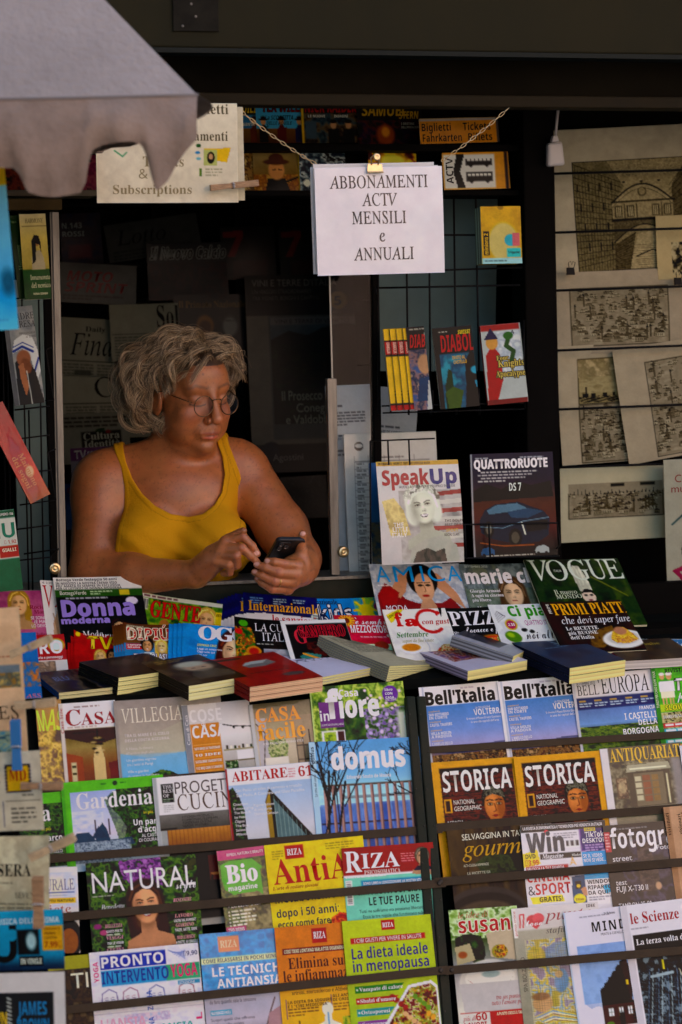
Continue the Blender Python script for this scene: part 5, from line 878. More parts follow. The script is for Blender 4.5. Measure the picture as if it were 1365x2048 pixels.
def art_elim(a):
 a.gv(0, 'b46c24', 110, 'b87028', 120, 'c08c34', 240, 'c09838'); riza(a, 74, 7, 30, 30, '9c2028'); a.r(12, 44, 156, 57, '74201c'); a.t('COSÌ TIENI LONTANO MALATTIE DEGENERATIVE', 'b', 16, 54, 132, 7, 'd0b8a8'); a.t('Elimina subito', 'c', 22, 86, 150, 22, '4c2014'); a.t('le infiammazioni', 'c', 10, 111, 168, 22, '4c2014'); a.t('artrosi, aterosclerosi e Alzheimer', 's', 24, 138, 124, 8, '3c2414')
 lines(a, 14, 156, 8, 6, '4c2c14', 'b', 'LA DIETA DA SEGUIRE', 'E I "CIBI MEDICINA"'); a.x(14, 166, 60, 3, 6, '5c3c14', .8); lines(a, 104, 150, 8, 6, '4c2c14', 'b', 'GLI ANTINFI', 'DI ORIGINE'); a.x(104, 162, 40, 3, 6, '5c3c14', .8); a.r(10, 146, 12, 186, '6c4c6c'); a.r(100, 144, 102, 170, '6c4c6c')
 a.e(92, 172, 11, 14, 'c4bcb0'); a.p([86, 182, 98, 182, 100, 196, 116, 204, 118, 240, 66, 240, 68, 204, 84, 196], 'c4bcb0'); a.l([92, 180, 92, 215], 3, '5c7ca9'); a.e(86, 218, 7, 12, '5c80b4'); a.e(99, 218, 7, 12, '5c80b4'); a.e(34, 212, 15, 13, '7c3060'); a.l([34, 200, 34, 192], 3, '5c4428'); a.n((120, 190, 152, 240), ['3c5420', '748c38', 'b89c44'], 7, k=.9)
rk('orange booklet with brown serif lines about inflammation', 3, 3, (548, 1856), (702, 1843), (549, 2080), art_elim)
def art_dieta(a):
 a.gv(0, 'a0a42c', 130, '98a02c', 240, '889828'); riza(a, 78, 4, 27, 21, '9c2434'); a.r(14, 36, 164, 48, '9c3030'); a.t('I CIBI GIUSTI PER VIVERE IN SALUTE', 's', 22, 46, 134, 8, 'd8ccc0'); a.t('La dieta ideale', 'b', 14, 79, 152, 22, '3c3070'); a.t('in menopausa', 'b', 14, 105, 152, 22, '3c3070')
 for v, tx, c in ((134, 'Vampate di calore', '2c7038'), (157, "Sbalzi d'umore", '9c3c2c'), (180, 'Osteoporosi', '2c7c80'), (204, 'Sovrappeso', '7c4484')): a.p([14, v, 112-(v-134)*.5, v, 100-(v-134)*.5, v+14, 14, v+14], c); a.e(18, v+7, 1.8, 1.8, 'd8d0c8'); a.t(tx, 'c', 22, v+10.5, 0, 7.5, 'd4ccc4')
 a.p([120, 140, 166, 134, 178, 145, 178, 240, 70, 240, 66, 215, 84, 190], 'c0b8c0'); a.n((70, 138, 178, 240), ['5c1c1c', '984030', '5c7830', 'b07c3c', '8c9c50', 'c0a898', '6c2430'], 9, con=3, poly=[122, 146, 164, 140, 175, 150, 175, 236, 78, 236, 74, 216, 90, 192])
 for k in range(16): a.e(86+(k*23 % 84), 160+(k*37 % 70), 6, 5, ['8c2828', 'b89070', '64803c', 'c08840'][k % 4], k*40, 2)
rk('lime green booklet with purple lettering and a plate of salad', 3, 4, (683, 1843), (861, 1828), (685, 2075), art_dieta, t=.004, spine='8c9428')
# right rack, first row
def art_bell(a):
 a.gv(0, 'c8bccc', 38, 'c4b8c8', 40, '5474b0', 90, '7080b8', 125, '988ab4', 140, 'b09098', 165, '8c6c60'); a.r(0, 0, 10, 190, 'c4b8c8'); a.r(6, 0, 9, 190, '9c98b0', 3); a.n((10, 118, 160, 190), ['4c4c70', '6c6488', '8c7078'], 24, sy=2.5, poly=[10, 130, 40, 126, 70, 130, 110, 122, 160, 120, 160, 190, 10, 190]); a.n((10, 138, 160, 190), ['5c4038', '8c6850', '3c3028', 'a08068'], 7)
 a.t("Bell'Italia", 'b', 12, 37, 138, 26, '181418', out=('181418', .8)); a.x(84, 6, 60, 1, 6, '907c94', .6)
 for k, (t1, t2) in enumerate((('SAN GOTTARDO', 'IN CORTE'), ('CASTEL TAUFERS', ''), ('VILLA MOLIN', 'A PADOVA'), ("L'ANELLO DELLO", 'STELVIO'))):
  v = 52+k*21-(k > 1)*4; a.t('weekend', 's', 14, v, 22, 3.6, 'c89c64'); a.t(t1, 'b', 14, v+7.5, 40 if t1[0] != 'C' else 44, 5.6, 'd0cce0'); a.t(t2, 'b', 14, v+14, 0, 5.6, 'd0cce0')
 a.t('LA COLLEZIONE', 's', 108, 52, 30, 4, 'c8c4dc'); a.t('VOLTERRA', 'b', 104, 65, 60, 12, 'd4ccdc'); a.t('Si rinnova il Museo Etrusco Guarnacci', 's', 88, 73, 68, 4.6, 'c4c0d8'); a.t("in uno dei capitali dell'arte", 's', 96, 80, 56, 4.6, 'c4c0d8')
rk('white headed hill view travel magazine, first of its pair from the middle post', 0, 0, (836, 1376), (997, 1362), (846, 1545), art_bell, spine='9c98b0', group='pair of white headed travel magazines')
rk('white headed hill view travel magazine, second of its pair from the middle post', 0, 1, (994, 1364), (1152, 1350), (1004, 1545), art_bell, spine='9c98b0', group='pair of white headed travel magazines')
def art_euro(a):
 a.gv(0, 'bcb0c0', 46, 'b8acbc', 48, '343c64', 70, '2c3864', 72, '5c6ca0', 100, '6c84b8', 112, '4c5c78', 116, '34482c', 180, '3c4c24'); a.n((6, 106, 170, 190), ['2c3c28', '4c5c34', '6c7838', '3c4c2c', '8c8c4c'], 12, sy=2.6); a.n((80, 126, 170, 190), ['1c2c14', '2c4020', '4a5828'], 7, k=.7); a.r(0, 0, 6, 190, 'a8a0b4'); a.x(8, 6, 30, 1, 5, '807888', .6); a.t('SETTEMBRE 2022', 's', 9, 21, 38, 6, '504858'); a.t('BELL', 'r', 9, 42, 44, 20, '2c2830'); a.t("'EUROPA", 'r', 52, 42, 102, 34, '282428')
 for k in range(5): a.r(10+k*31, 52, 24+k*31, 56, '987c50'); a.x(10+k*31, 58, 26, 2, 5, 'b0b4cc', .9, k)
 a.t('FRANCIA', 'b', 128, 80, 32, 7, 'd0d0dc'); a.t('I CASTELLI', 'b', 96, 98, 64, 13, 'd8d4dc'); a.t('DELLA', 'b', 122, 111, 38, 11, 'd8d4dc'); a.t('BORGOGNA', 'b', 89, 128, 72, 12, 'd8d4dc')
rk('travel magazine with black serif title and green vineyards', 0, 2, (1140, 1352), (1303, 1338), (1149, 1545), art_euro, spine='a8a0b4')
def art_turi(a):
 a.bg('4c8c2c'); a.n((0, 0, 150, 80), ['3c7c24', '5c9c34', '4c8c2c'], 14, k=.8); a.r(0, 0, 9, 220, '3c7030'); a.t('TURISTI PER CASO SLOW TOUR', 's', 7, 82, 74, 5, 'c0c8b0', rot=90); a.t("RIVISTA D'ITALIA", 'b', 28, 13, 88, 8, '1c2810')
 for x, q in ((20, 1.), (34, 1.15)):
  a.e(x, 20, 5*q, 6*q, 'b08468'); a.p([x-7*q, 30, x+7*q, 30, x+8*q, 50, x-8*q, 50], 'c8c4c0'); a.p([x-6*q, 50, x+6*q, 50, x+6*q, 64, x-6*q, 64], 'c4bca8'); a.l([x-3, 64, x-3, 80], 3, 'b08468'); a.l([x+3, 64, x+3, 80], 3, 'b08468'); a.e(x, 15, 6*q, 3*q, 'c8c4c0')
 a.t('Turisti', 'b', 42, 50, 92, 24, 'd8d4d0', .1, out=('28481c', 1.3)); a.t('per caso', 'p', 44, 68, 60, 15, 'd8d4d0'); a.r(9, 76, 150, 90, '98a428'); a.t('SLOW TOUR', 'b', 18, 88, 76, 10, 'c8c03c', .1, out=('34501c', 1)); a.n((9, 92, 150, 130), ['4c3c28', '8c7c5c', 'b0a484', '34301c'], 5); a.t('DIARIO DI VIAGGI', 'c', 12, 104, 50, 6, 'd8d0c8')
 for k, c in enumerate(('a82c3c', '3c8ca9', 'a82c3c', '3c8ca9', 'a82c3c', 'a82c3c')): a.r(10, 114+k*11, 150, 122+k*11, c); a.x(14, 115.5+k*11, 130, 1, 9, 'd8d4d4', .9, k)
rk('bright green travel magazine with two cartoon tourists, at the right edge', 0, 3, (1300, 1336), (1440, 1324), (1317, 1545), art_turi, spine='3c7030')
# second row
def art_stor(a):
 a.bg('b88414'); a.n((15, 14, 162, 200), ['2c1408', '4c2410', '6c3818', '341a0c'], 9, sy=2.2, con=1.8)
 for k in range(16): a.r(15, 20+k*10, 162, 21+k*10, '2c1408', 2)
 a.r(15, 14, 162, 22, '24100a', 4); a.t('STORICA', 'b', 19, 62, 138, 42, 'c8bcc0')
 a.e(117, 80, 24, 28, '2c2018'); a.p([80, 200, 84, 162, 104, 148, 132, 148, 158, 160, 164, 200], 'b06c3c'); a.p([106, 120, 130, 120, 132, 150, 104, 150], '8c4c28'); a.e(118, 96, 20, 30, 'a8643c'); a.e(112, 90, 12, 18, 'bc7848', 0, 8, .8); a.e(130, 100, 8, 22, '7c4424', 0, 6, .7); a.p([95, 86, 98, 68, 112, 58, 126, 60, 138, 72, 140, 88, 134, 78, 116, 72, 102, 76], '241c18'); a.n((94, 56, 142, 80), ['201a18', '8c8880', '2c2420'], 4, k=.7, poly=[96, 80, 100, 64, 118, 57, 136, 66, 140, 82, 116, 72])
 for x in (109, 127): a.e(x, 92, 6, 3.6, '6c3c20', 0, 2); a.e(x, 92, 4.4, 2, 'a08c74'); a.e(x, 92, 2, 2.1, '181010'); a.l([x-7, 85, x, 83, x+7, 85], 2.2, '24140c')
 a.l([118, 92, 120, 106, 115, 108], 2, '6c3820'); a.p([110, 115, 118, 113, 127, 115, 118, 119], '7c3020'); a.l([86, 170, 104, 160, 118, 164, 134, 160, 154, 168], 2, '8c4c28')
 a.r(18, 76, 33, 104, 'b88414'); a.r(21, 79, 30, 101, '3c1c0c'); a.t('NATIONAL', 's', 37, 88, 42, 9, 'ccc0bc'); a.t('GEOGRAPHIC', 's', 37, 101, 54, 9, 'ccc0bc'); a.t('ASPASIA', 's', 19, 128, 34, 8, 'ccc0bc'); a.t('E PERICLE', 's', 19, 139, 40, 8, 'ccc0bc'); a.t('AMORE E POTERE', 's', 19, 148, 48, 5, 'b07830'); lines(a, 22, 176, 9, 7, 'a89484', 's', 'GIORDANO', 'MODENA', 'GUERRE', 'FENICI')
rk('yellow framed history magazine with a carved head, next to the middle post', 1, 0, (861, 1526), (1033, 1513), (873, 1760), art_stor, spine='b88414', group='pair of yellow framed history magazines')
rk('yellow framed history magazine with a carved head, right-hand one of the pair', 1, 1, (1026, 1515), (1200, 1501), (1034, 1720), art_stor, spine='b88414', group='pair of yellow framed history magazines')
def art_antq(a):
 a.bg('4c443c'); a.r(0, 0, 16, 220, 'b4a8b4'); a.n((16, 30, 165, 220), ['2c2824', '5c5448', '8c8070', '3c3830'], 12, k=.7); a.t('ANTIQUARIATO', 'c', 18, 29, 156, 26, 'b8942c'); a.x(40, 34, 110, 1, 5, '90846c', .6)
 a.p([50, 38, 132, 36, 136, 50, 46, 52], '8c8478'); a.r(54, 44, 128, 48, 'b8b0a4'); a.r(48, 52, 132, 130, '403830'); a.r(60, 56, 120, 122, '64584c'); 
 for k in range(4): a.r(62, 62+k*13, 74, 72+k*13, 'a49888'); a.r(77, 60+k*14, 92, 72+k*14, '784838'); a.r(95, 60+k*14, 108, 72+k*14, '785c3c')
 a.r(24, 62, 46, 104, '503c34'); a.n((26, 64, 44, 102), ['3c2c28', '786050', '94806c'], 5); a.e(35, 82, 7, 12, 'a08c74', 0, 2, .7); a.r(124, 60, 128, 120, 'b0a490'); a.r(40, 124, 140, 130, '988c7c'); a.gv(130, '8c8478', 165, '5c544c', box=(16, 132, 165, 170)); a.r(138, 30, 165, 220, '746c74', 10)
rk('wrapped antiques magazine with yellow serif title and a carved cabinet', 1, 2, (1199, 1498), (1362, 1484), (1212, 1720), art_antq, m='wrap', spine='b4a8b4')
rk('pale magazine edge at the far right of the second row', 1, 3, (1358, 1492), (1500, 1478), (1370, 1700), lambda a: (a.bg('b8acbc'), a.n((8, 40, 150, 220), ['8c7c88', 'b0a0b0', 'c8bcc8'], 30)))
# third row
def art_gour(a):
 a.n((0, 0, 175, 200), ['3c2c20', '4c3828', '2c2018', '5c4834'], 30, sy=.3, con=1.6)
 for x in (34, 80, 126): a.r(x, 0, x+1.5, 130, '1c1410')
 a.e(150, 60, 44, 40, '18161a', 0, 6); a.n((40, 46, 130, 100), ['1c2014', '38402a', '2c2c20'], 8, poly=[50, 70, 80, 50, 120, 60, 130, 90, 90, 98, 60, 90]); a.e(60, 170, 84, 52, '3c3234', 0, 4); a.e(60, 176, 78, 46, '2c2426', 0, 4); a.e(60, 182, 66, 36, '4c3c34', 0, 5); a.n((10, 160, 110, 200), ['3c3028', '604c38', '2c2420'], 9, k=.7)
 a.t('SELVAGGINA IN TAVOLA', 's', 29, 22, 150, 12, 'c8bcb4'); a.t('gourmet', 'i', 26, 56, 150, 32, 'a8803c', .1); a.t('ALTA CUCINA HOMEMADE', 's', 26, 76, 50, 5, 'b8aca4'); lines(a, 32, 92, 8, 5, 'b8aca4', 's', 'LE RICETTE DI', 'STAGIONE')
rk('dark brown cookery magazine with gold italic title', 2, 0, (893, 1662), (1062, 1648), (894, 1850), art_gour)
def art_win(a):
 a.bg('bcb0c0'); a.r(0, 0, 172, 15, '1c1820'); a.t('LA RIVISTA DI INFORMATICA E TECNOLOGIA PIÙ VENDUTA IN ITALIA', 'b', 5, 10, 160, 6, 'd0c8d0'); a.t('Win', 'b', 10, 56, 74, 38, '3c3c48', out=('54545f', 1.2)); a.e(52, 17, 5, 5, 'b84c5c'); a.r(34, 60, 116, 72, '242028'); a.t('Magazine', 'c', 38, 70, 42, 9, 'd0c8d0', .2); a.t('Windows', 'c', 97, 69, 20, 5, 'b8b0b8', .2); a.r(88, 36, 116, 50, 'd0c8d0')
 for k in range(14): a.r(89+k*1.9, 37, 90+k*1.9, 48, '28202c')
 a.x(66, 20, 46, 3, 4.6, '605868', .7); a.r(118, 14, 172, 60, '4c2470', 6); a.e(142, 40, 24, 27, '4c2470'); a.r(128, 13, 150, 20, 'c8b044'); a.t('GRATIS', 'b', 130, 19, 18, 4.5, '4c2470'); a.t('TikTok', 'b', 128, 33, 38, 11, 'd8d0dc'); a.t('DESKTOP', 'b', 122, 44, 46, 9, 'd8d0dc'); a.x(126, 48, 36, 3, 5, 'c0b0d0', .8)
 a.r(118, 62, 172, 92, '3c84b8'); a.t('SE IL VIDEO', 'b', 120, 74, 38, 7, 'd8d8dc'); a.t('NON SI VEDE...', 'b', 120, 83, 44, 7, 'd8d8dc'); a.r(118, 94, 172, 98, 'a83c44'); a.r(118, 100, 172, 118, '3c8cc0'); a.p([-1, 58, 30, 50, 34, 80, -1, 86], 'c0a82c'); a.t('DVD', 'b', 5, 68, 20, 9, '201c14'); a.t('€3,99', 'b', 4, 82, 26, 11, 'a83030'); a.r(4, 84, 88, 94, 'a03038'); a.t('SBLOCCA LA TV E GUARDA...', 'b', 6, 92, 78, 6, 'd8d0d4'); a.t('CINEMA', 'b', 4, 116, 84, 20, 'a42c38'); a.t('&', 'b', 4, 142, 14, 18, '28202c'); a.t('SPORT', 'b', 18, 142, 70, 22, 'a42c38'); a.p([6, 146, 70, 144, 74, 158, 10, 160], 'c4b02c'); a.t('GRATIS!', 'b', 24, 157, 46, 10, '1c1820')
 for k in range(3): a.l([92+k*2, 86-k*4, 98, 81-k*5, 104-k*2, 86-k*4], 1.6, 'b88c54')
 a.p([92, 110, 118, 108, 118, 165, 90, 165], '345474'); a.r(98, 120, 110, 136, '141c2c'); a.e(104, 130, 4, 4, 'c0a030'); a.e(104, 156, 12, 10, 'c8b02c'); a.t('Il Gratis', 'b', 96, 159, 16, 4, '802020'); a.p([108, 136, 118, 132, 122, 150, 112, 150], 'b08070'); a.r(120, 118, 172, 170, 'c4b8c8'); lines(a, 122, 128, 11, 8, '201c28', 'b', 'WINDOWS,', 'RIPARTO', 'DA QUI!'); a.x(122, 154, 46, 2, 5, '605868', .7); a.p([152, 134, 166, 130, 170, 146, 156, 150], '4c94bc')
rk('white computer magazine in plastic wrap with red and blue panels', 2, 1, (1039, 1652), (1210, 1640), (1031, 1850), art_win, m='wrap', t=.003)
def art_foto(a):
 a.bg('1c1820'); a.n((30, 30, 130, 190), ['141018', '2c2834', '48405c', '1c1820'], 20, con=2.6, k=.9); a.n((50, 40, 100, 140), ['1c1418', '5c4840', '382c34'], 12, k=.7, poly=[62, 40, 84, 36, 100, 100, 96, 150, 60, 150]); a.e(96, 130, 6, 8, 'a07c68', 0, 2); a.r(0, 14, 12, 54, '982838'); a.x(2, 17, 8, 6, 6, 'd0b0b8', .8); a.x(26, 8, 86, 1, 5, 'a8a0a8', .7); a.t('fotografare', 'b', 12, 48, 200, 40, 'd4ccd8'); a.t('Fotografia', 's', 102, 57, 60, 9, 'd0c8d0'); lines(a, 12, 74, 0, 11, 'd0c8d4', 's', 'street'); a.t('RICOH GRIII e V2', 's', 12, 91, 84, 10, 'd0c8d4'); a.t('test', 's', 12, 122, 22, 10, 'd0c8d4'); a.t('FUJI X-T30 II', 's', 12, 136, 62, 11, 'd0c8d4'); a.t('TAMRON 35-50mm', 's', 12, 170, 80, 11, 'd0c8d4')
rk('dark photography magazine with large white rounded letters', 2, 2, (1205, 1652), (1345, 1640), (1207, 1850), art_foto, m='wrap')
rk('plain peach paperback with small vertical black lettering', 2, 3, (1326, 1615), (1450, 1603), (1330, 1850), lambda a: (a.bg('a88474'), a.r(0, 0, 12, 260, '987464'), a.t('visionari', 'c', 9, 58, 46, 8, '241814', rot=90), a.t('visionari', 'c', 32, 58, 42, 7, '241814', rot=90), a.x(34, 14, 40, 3, 6, '4c342c', .7)), m='matte', t=.008, spine='987464')
# fourth row
def art_sus(a):
 a.gv(0, 'b0b0a0', 60, '8c9478', 62, '4c5440', 120, '8c8490', 200, 'b8acac'); a.n((0, 0, 140, 60), ['6c8444', '98a878', 'b8bca8', '4c6430'], 12, k=.9); a.n((8, 50, 66, 110), ['141c0e', '2c3c1c', '48582c'], 7, poly=[2, 60, 30, 48, 60, 56, 68, 90, 60, 108, 40, 110, 30, 80, 4, 74]); a.p([6, 76, 36, 70, 44, 104, 8, 112], '9c8c78'); a.e(20, 92, 9, 7, '8c5034', 0, 3); a.p([70, 52, 130, 44, 130, 110, 76, 100], 'a89488'); a.e(94, 90, 16, 14, '8c7c2c'); a.n((80, 74, 110, 104), ['94402c', 'c0983c', '5c3444', '98943c'], 6, poly=[82, 92, 90, 78, 104, 76, 110, 92, 100, 102, 88, 102])
 a.e(70, 150, 62, 46, 'b4a8ac', 0, 3); a.e(70, 142, 50, 26, 'c0b4b8'); a.n((18, 112, 122, 168), ['98584c', 'b4a8ac', '6c7844', 'c0b0b0', '8c4850'], 5, k=.8, poly=[24, 142, 40, 158, 70, 164, 104, 158, 116, 142, 108, 150, 70, 154, 36, 150]); a.p([8, 150, 132, 150, 126, 215, 14, 215], 'a89ca4'); a.e(72, 134, 18, 7, '8c949c', 0, 2)
 a.t('le idee di', 'i', 18, 18, 60, 12, '9c4c44'); a.t('susanna', 'b', 17, 48, 150, 32, '9c2030', out=('d0b8b8', 1.6)); a.t('tra un punto e', 'i', 78, 186, 54, 9, '9c2434'); a.t("tutto l'amore per", 'i', 68, 197, 64, 9, '9c2434'); a.r(4, 208, 136, 250, 'a03c28'); a.r(4, 210, 62, 250, 'b8acb0'); a.t('più di', 'i', 8, 224, 26, 9, '9c2434'); a.t('60', 'b', 34, 225, 22, 15, '9c2434'); a.t('LAVORI', 'b', 10, 240, 44, 12, '9c2434'); a.p([62, 212, 72, 222, 62, 232], '9c2434'); a.t('A PUNTO CROCE E TANTI', 'b', 76, 218, 56, 6, 'd8b8a8')
rk('craft magazine with red lettering and a laid white table', 3, 0, (897, 1821), (1034, 1811), (906, 2080), art_sus)
def art_love(a):
 a.gv(0, 'b4a8b4', 44, 'aca0a8', 48, '8c8480', 240, '7c746c'); a.r(0, 0, 8, 60, 'c0b4bc'); a.t('punto croce', 's', 7, 56, 50, 5, '9c3444', rot=90); a.l([14, 40, 16, 14, 24, 14, 20, 40], 3, 'a83848'); a.e(40, 26, 12, 10, 'a83848'); a.e(52, 24, 12, 11, 'b44858'); a.p([29, 30, 63, 28, 46, 46], 'ac3c4c'); a.t('love', 'p', 26, 38, 32, 12, 'd4c8cc'); a.t('punto', 'i', 62, 30, 100, 22, '843040', .05); a.t('IDEE', 'b', 150, 10, 18, 6, '28202c'); a.t('stafil', 'i', 64, 56, 40, 12, '4c4448'); a.r(20, 66, 110, 250, 'a49888'); a.n((24, 66, 110, 240), ['98843c', 'b4a488', '6c84ac', 'bc9c2c', 'a8a09c', '7c6c88'], 22, con=3.2); a.e(82, 96, 28, 20, '64789c', -20, 4, .8); a.e(40, 100, 18, 20, 'a88c2c', 0, 4, .8); a.e(84, 154, 14, 24, '5c78a0', 10, 3); a.e(42, 196, 20, 18, 'a88060', 0, 3); a.e(80, 140, 8, 8, 'a88868', 0, 2); a.e(40, 182, 18, 8, '7c5434', 0, 3)
 for k in range(40): a.l([20, 70+k*4.4, 110, 66+k*4.4], .8, '50483c', .35)
 for k in range(20): a.l([22+k*4.5, 66, 22+k*4.5, 250], .8, '50483c', .35)
 for k in range(9): a.l([24+k*3, 222+k*2, 60, 210+k*3, 108, 226+k*2], 2, ['b09c44', '5c84a0', 'c4b8a0', '8c6c34'][k % 4], .9)
 a.t('SPA BOLZANO', 's', 16, 170, 70, 8, '38302c', rot=90)
rk('wrapped cross-stitch magazine with a red heart and coloured threads', 3, 1, (1022, 1818), (1196, 1803), (1015, 2080), art_love, m='wrap')
def art_mind(a):
 a.bg('bcb0c4'); a.r(0, 0, 3, 250, '98a0bc'); a.x(32, 12, 72, 1, 5, '605868', .6); a.t('le Scienze', 'c', 82, 13, 22, 5, '28202c'); a.t('MIND', 'b', 54, 46, 68, 20, '1c1820', sp=.12); a.t('MENTE & CERVELLO', 's', 70, 55, 46, 5, '504858'); a.gv(72, '7c8cbc', 200, '8c9cc4', box=(18, 72, 124, 190)); a.n((12, 72, 124, 205), ['7c8cbc', '8898c4', '7484b4'], 18, k=.5, poly=[18, 72, 124, 72, 124, 205, 60, 205, 44, 196, 30, 200, 20, 190]); a.x(42, 97, 60, 1, 5, '484868', .6)
 pts = [52, 195, 52, 170]+[q for k in range(11) for q in (54+k*4.6+(k % 2)*1.2, 162-k*5.2+(k % 2)*3)]+[112, 106, 114, 195]; a.p(pts, '201814')
 for k in range(9): a.l([112, 194, 58+k*5, 160-k*6], 1.2, '4c3c2c', .8)
 a.p([100, 118, 112, 106, 122, 150, 112, 196], '4c3420'); a.r(106, 150, 110, 160, 'c0a02c'); a.r(52, 194, 124, 240, '54341c'); a.r(52, 192, 124, 196, '28301c')
 for x in (64, 84, 102): a.r(x, 204, x+9, 220, 'c0c0d0'); a.r(x+4, 204, x+5, 220, '3c2c1c'); a.r(x, 211, x+9, 212, '3c2c1c')
 a.r(84, 214, 94, 240, '2c2c30'); a.e(64, 236, 8, 6, '5c6c2c')
 a.x(110, 210, 6, 5, 6, '28202c', .5)
rk('white science magazine with a fan shaped roof on a house', 3, 2, (1125, 1826), (1245, 1812), (1123, 2080), art_mind, spine='98a0bc')
def art_sci(a):
 a.bg('bcb0c0'); a.r(0, 0, 14, 260, 'b0a4b4'); a.t('le Scienze', 'c', 17, 39, 98, 22, '8c1c34'); a.x(16, 48, 60, 1, 5, '605868', .6); a.r(17, 62, 140, 98, '181418'); a.t('La terza volta di Neil', 'c', 22, 83, 128, 12, 'ccc0c8'); a.n((17, 98, 140, 260), ['08080c', '1c1c24', '3c404c', '0c0c10', '6c7484'], 9, con=2.6)
 for k in range(12): a.l([20+k*7, 250, 40+k*6, 135+(k*7) % 20], 1.6, ['5c6c8c', '98a4b4', '3c485c'][k % 3], .8); a.l([18, 140+k*9, 90, 160+k*9], 1.2, '707888', .5)
 for k in range(9): t_ = -1.9+k*.5; a.l([112, 190, 112+42*math.cos(t_), 190+52*math.sin(t_)], 2, 'b4a898', .9)
 a.e(112, 190, 10, 12, '2c2820'); a.l([42, 150, 84, 146], 6, '8c94a4'); a.l([68, 120, 68, 136], 4, 'b8a828'); a.x(26, 102, 60, 1, 6, '3c4450', .6)
rk('science magazine with red serif title and dark machinery, lower right corner', 3, 3, (1239, 1813), (1365, 1797), (1242, 2080), art_sci, spine='a098a8')
# ------------------------------------------------------------ magazines and books lying on the sloping counter
def CPL(off=0.): return slope(CY0, CZ0, CT, off)
def stand(px, py, tilt, off=0.):
 q = hit(px, py, CPL()); return slope(q.y, q.z, tilt, off)
def lean(px, py, Y, tilt, off=0.):
 q = atY(px, py, Y); return slope(q.y, q.z, tilt, off)
GA = 'magazines leaning at the back of the counter'; GB = 'magazines leaning in the middle of the counter'; GC = 'books and papers lying along the front of the counter'
def cn(label, pl, TL, TR, BL, art, **k):
 k.setdefault('t', .003); k.setdefault('curl', .0008); return sheet(label, 'magazine', pl, TL, TR, BL, art, **k)
# back row, from the left
cn('pink magazine with a blond woman behind the clipped newspapers', lean(40, 1182, .40, 42), (-25, 1184), (88, 1181), (-8, 1310), lambda a: (a.gv(0, '94486c', 130, 'a0547c'), a.n((0, 0, 120, 140), ['94486c', 'a85c80', '88406a'], 30, k=.6), a.face(60, 26, 22, 'b88c6c', '94703c', 'a04c44', 1, 0, 0, -.2), a.t('Rocio', 'c', 80, 38, 30, 8, '7c1440'), a.t('Mora', 'c', 88, 48, 26, 8, '7c1440'), a.t('SE SONO', 's', 80, 59, 32, 6, 'd8c0d0'), a.t('(E MAI', 's', 86, 67, 24, 6, 'd8c0d0'), a.t('LO DEVO', 's', 80, 75, 30, 6, 'd8c0d0'), a.t('Julianne', 'c', 86, 92, 34, 6, '7c1440')), group=GA)
def art_van(a):
 a.bg('c0b4bc'); a.t('VANITY', 'r', 3, 54, 110, 44, 'a01c30'); a.p([10, 140, 16, 84, 26, 62, 36, 58, 40, 74, 34, 110, 30, 140], 'b08c7c'); a.e(48, 100, 24, 46, 'b89080', -8, 4); a.l([18, 66, 22, 100, 20, 136], 2, '8c6858', .7); a.l([27, 62, 28, 100], 1.5, '8c6858', .7); a.e(52, 92, 8, 4, '4c3830'); a.e(52, 92, 4, 4, '28201c'); a.l([42, 82, 54, 80, 62, 84], 3, '4c3428'); a.e(66, 120, 10, 16, '3c2c24', 0, 4, .6); a.p([62, 50, 120, 50, 120, 150, 74, 150, 70, 90], '5c4030'); a.t('€ 2,50', 's', 4, 7, 20, 4, '504850')
cn('white fashion magazine with red title and a face behind a hand', lean(120, 1164, .42, 42, .003), (80, 1163), (186, 1160), (100, 1305), art_van, group=GA, m='wrap')
def art_donna(a):
 a.bg('c0b4b8'); a.r(0, 26, 190, 41, '38502c'); a.r(0, 41, 190, 170, '100e14'); lines(a, 6, 8, 8.4, 5.4, '2c2830', 'b', 'Bottega Verde festeggia 50 anni'); a.t('IN NEGOZIO LA NOSTRA CREMA VISO', 'b', 4, 15.5, 122, 5, '2c2830'); a.t("PIU' AMATA DI SEMPRE IN ESCLUSIVA", 'b', 4, 21, 128, 4.6, '2c2830'); a.t('PER LE LETTRICI DI DONNA MODERNA', 'b', 4, 26, 130, 4.2, '2c2830'); a.e(152, 14, 22, 11, 'd0c4b8', 0, 3); a.t('BottegaVerde', 's', 10, 37, 52, 8, 'c8d0b8'); a.r(128, 28, 148, 39, 'b09838'); a.x(70, 30, 44, 2, 5, 'b8c4a8', .9); a.x(20, 43, 128, 1, 6, 'b0a8b8', .9)
 a.t('Donna', 'b', 10, 82, 142, 33, '8c74b8', out=('8c74b8', 1.4)); a.t('moderna', 'b', 6, 97, 94, 12, '8c74b8', out=('8c74b8', .8)); a.e(150, 52, 12, 8, 'b8a8d0'); a.face(118, 112, 20, 'b08468', '281812', '903c3c', .3, 0, 0, 0, 1, None, False); a.t('Moda', 'r', 44, 126, 40, 13, 'c8c0cc'); a.t("l'autunno in 50 foto", 's', 40, 138, 60, 6, 'c8c0cc'); a.r(146, 84, 176, 104, '1c1820', 4)
cn('black womens weekly with lilac title under a white advert flap', lean(190, 1154, .42, 42, .006), (106, 1156), (280, 1152), (152, 1304), art_donna, group=GA, m='wrap')
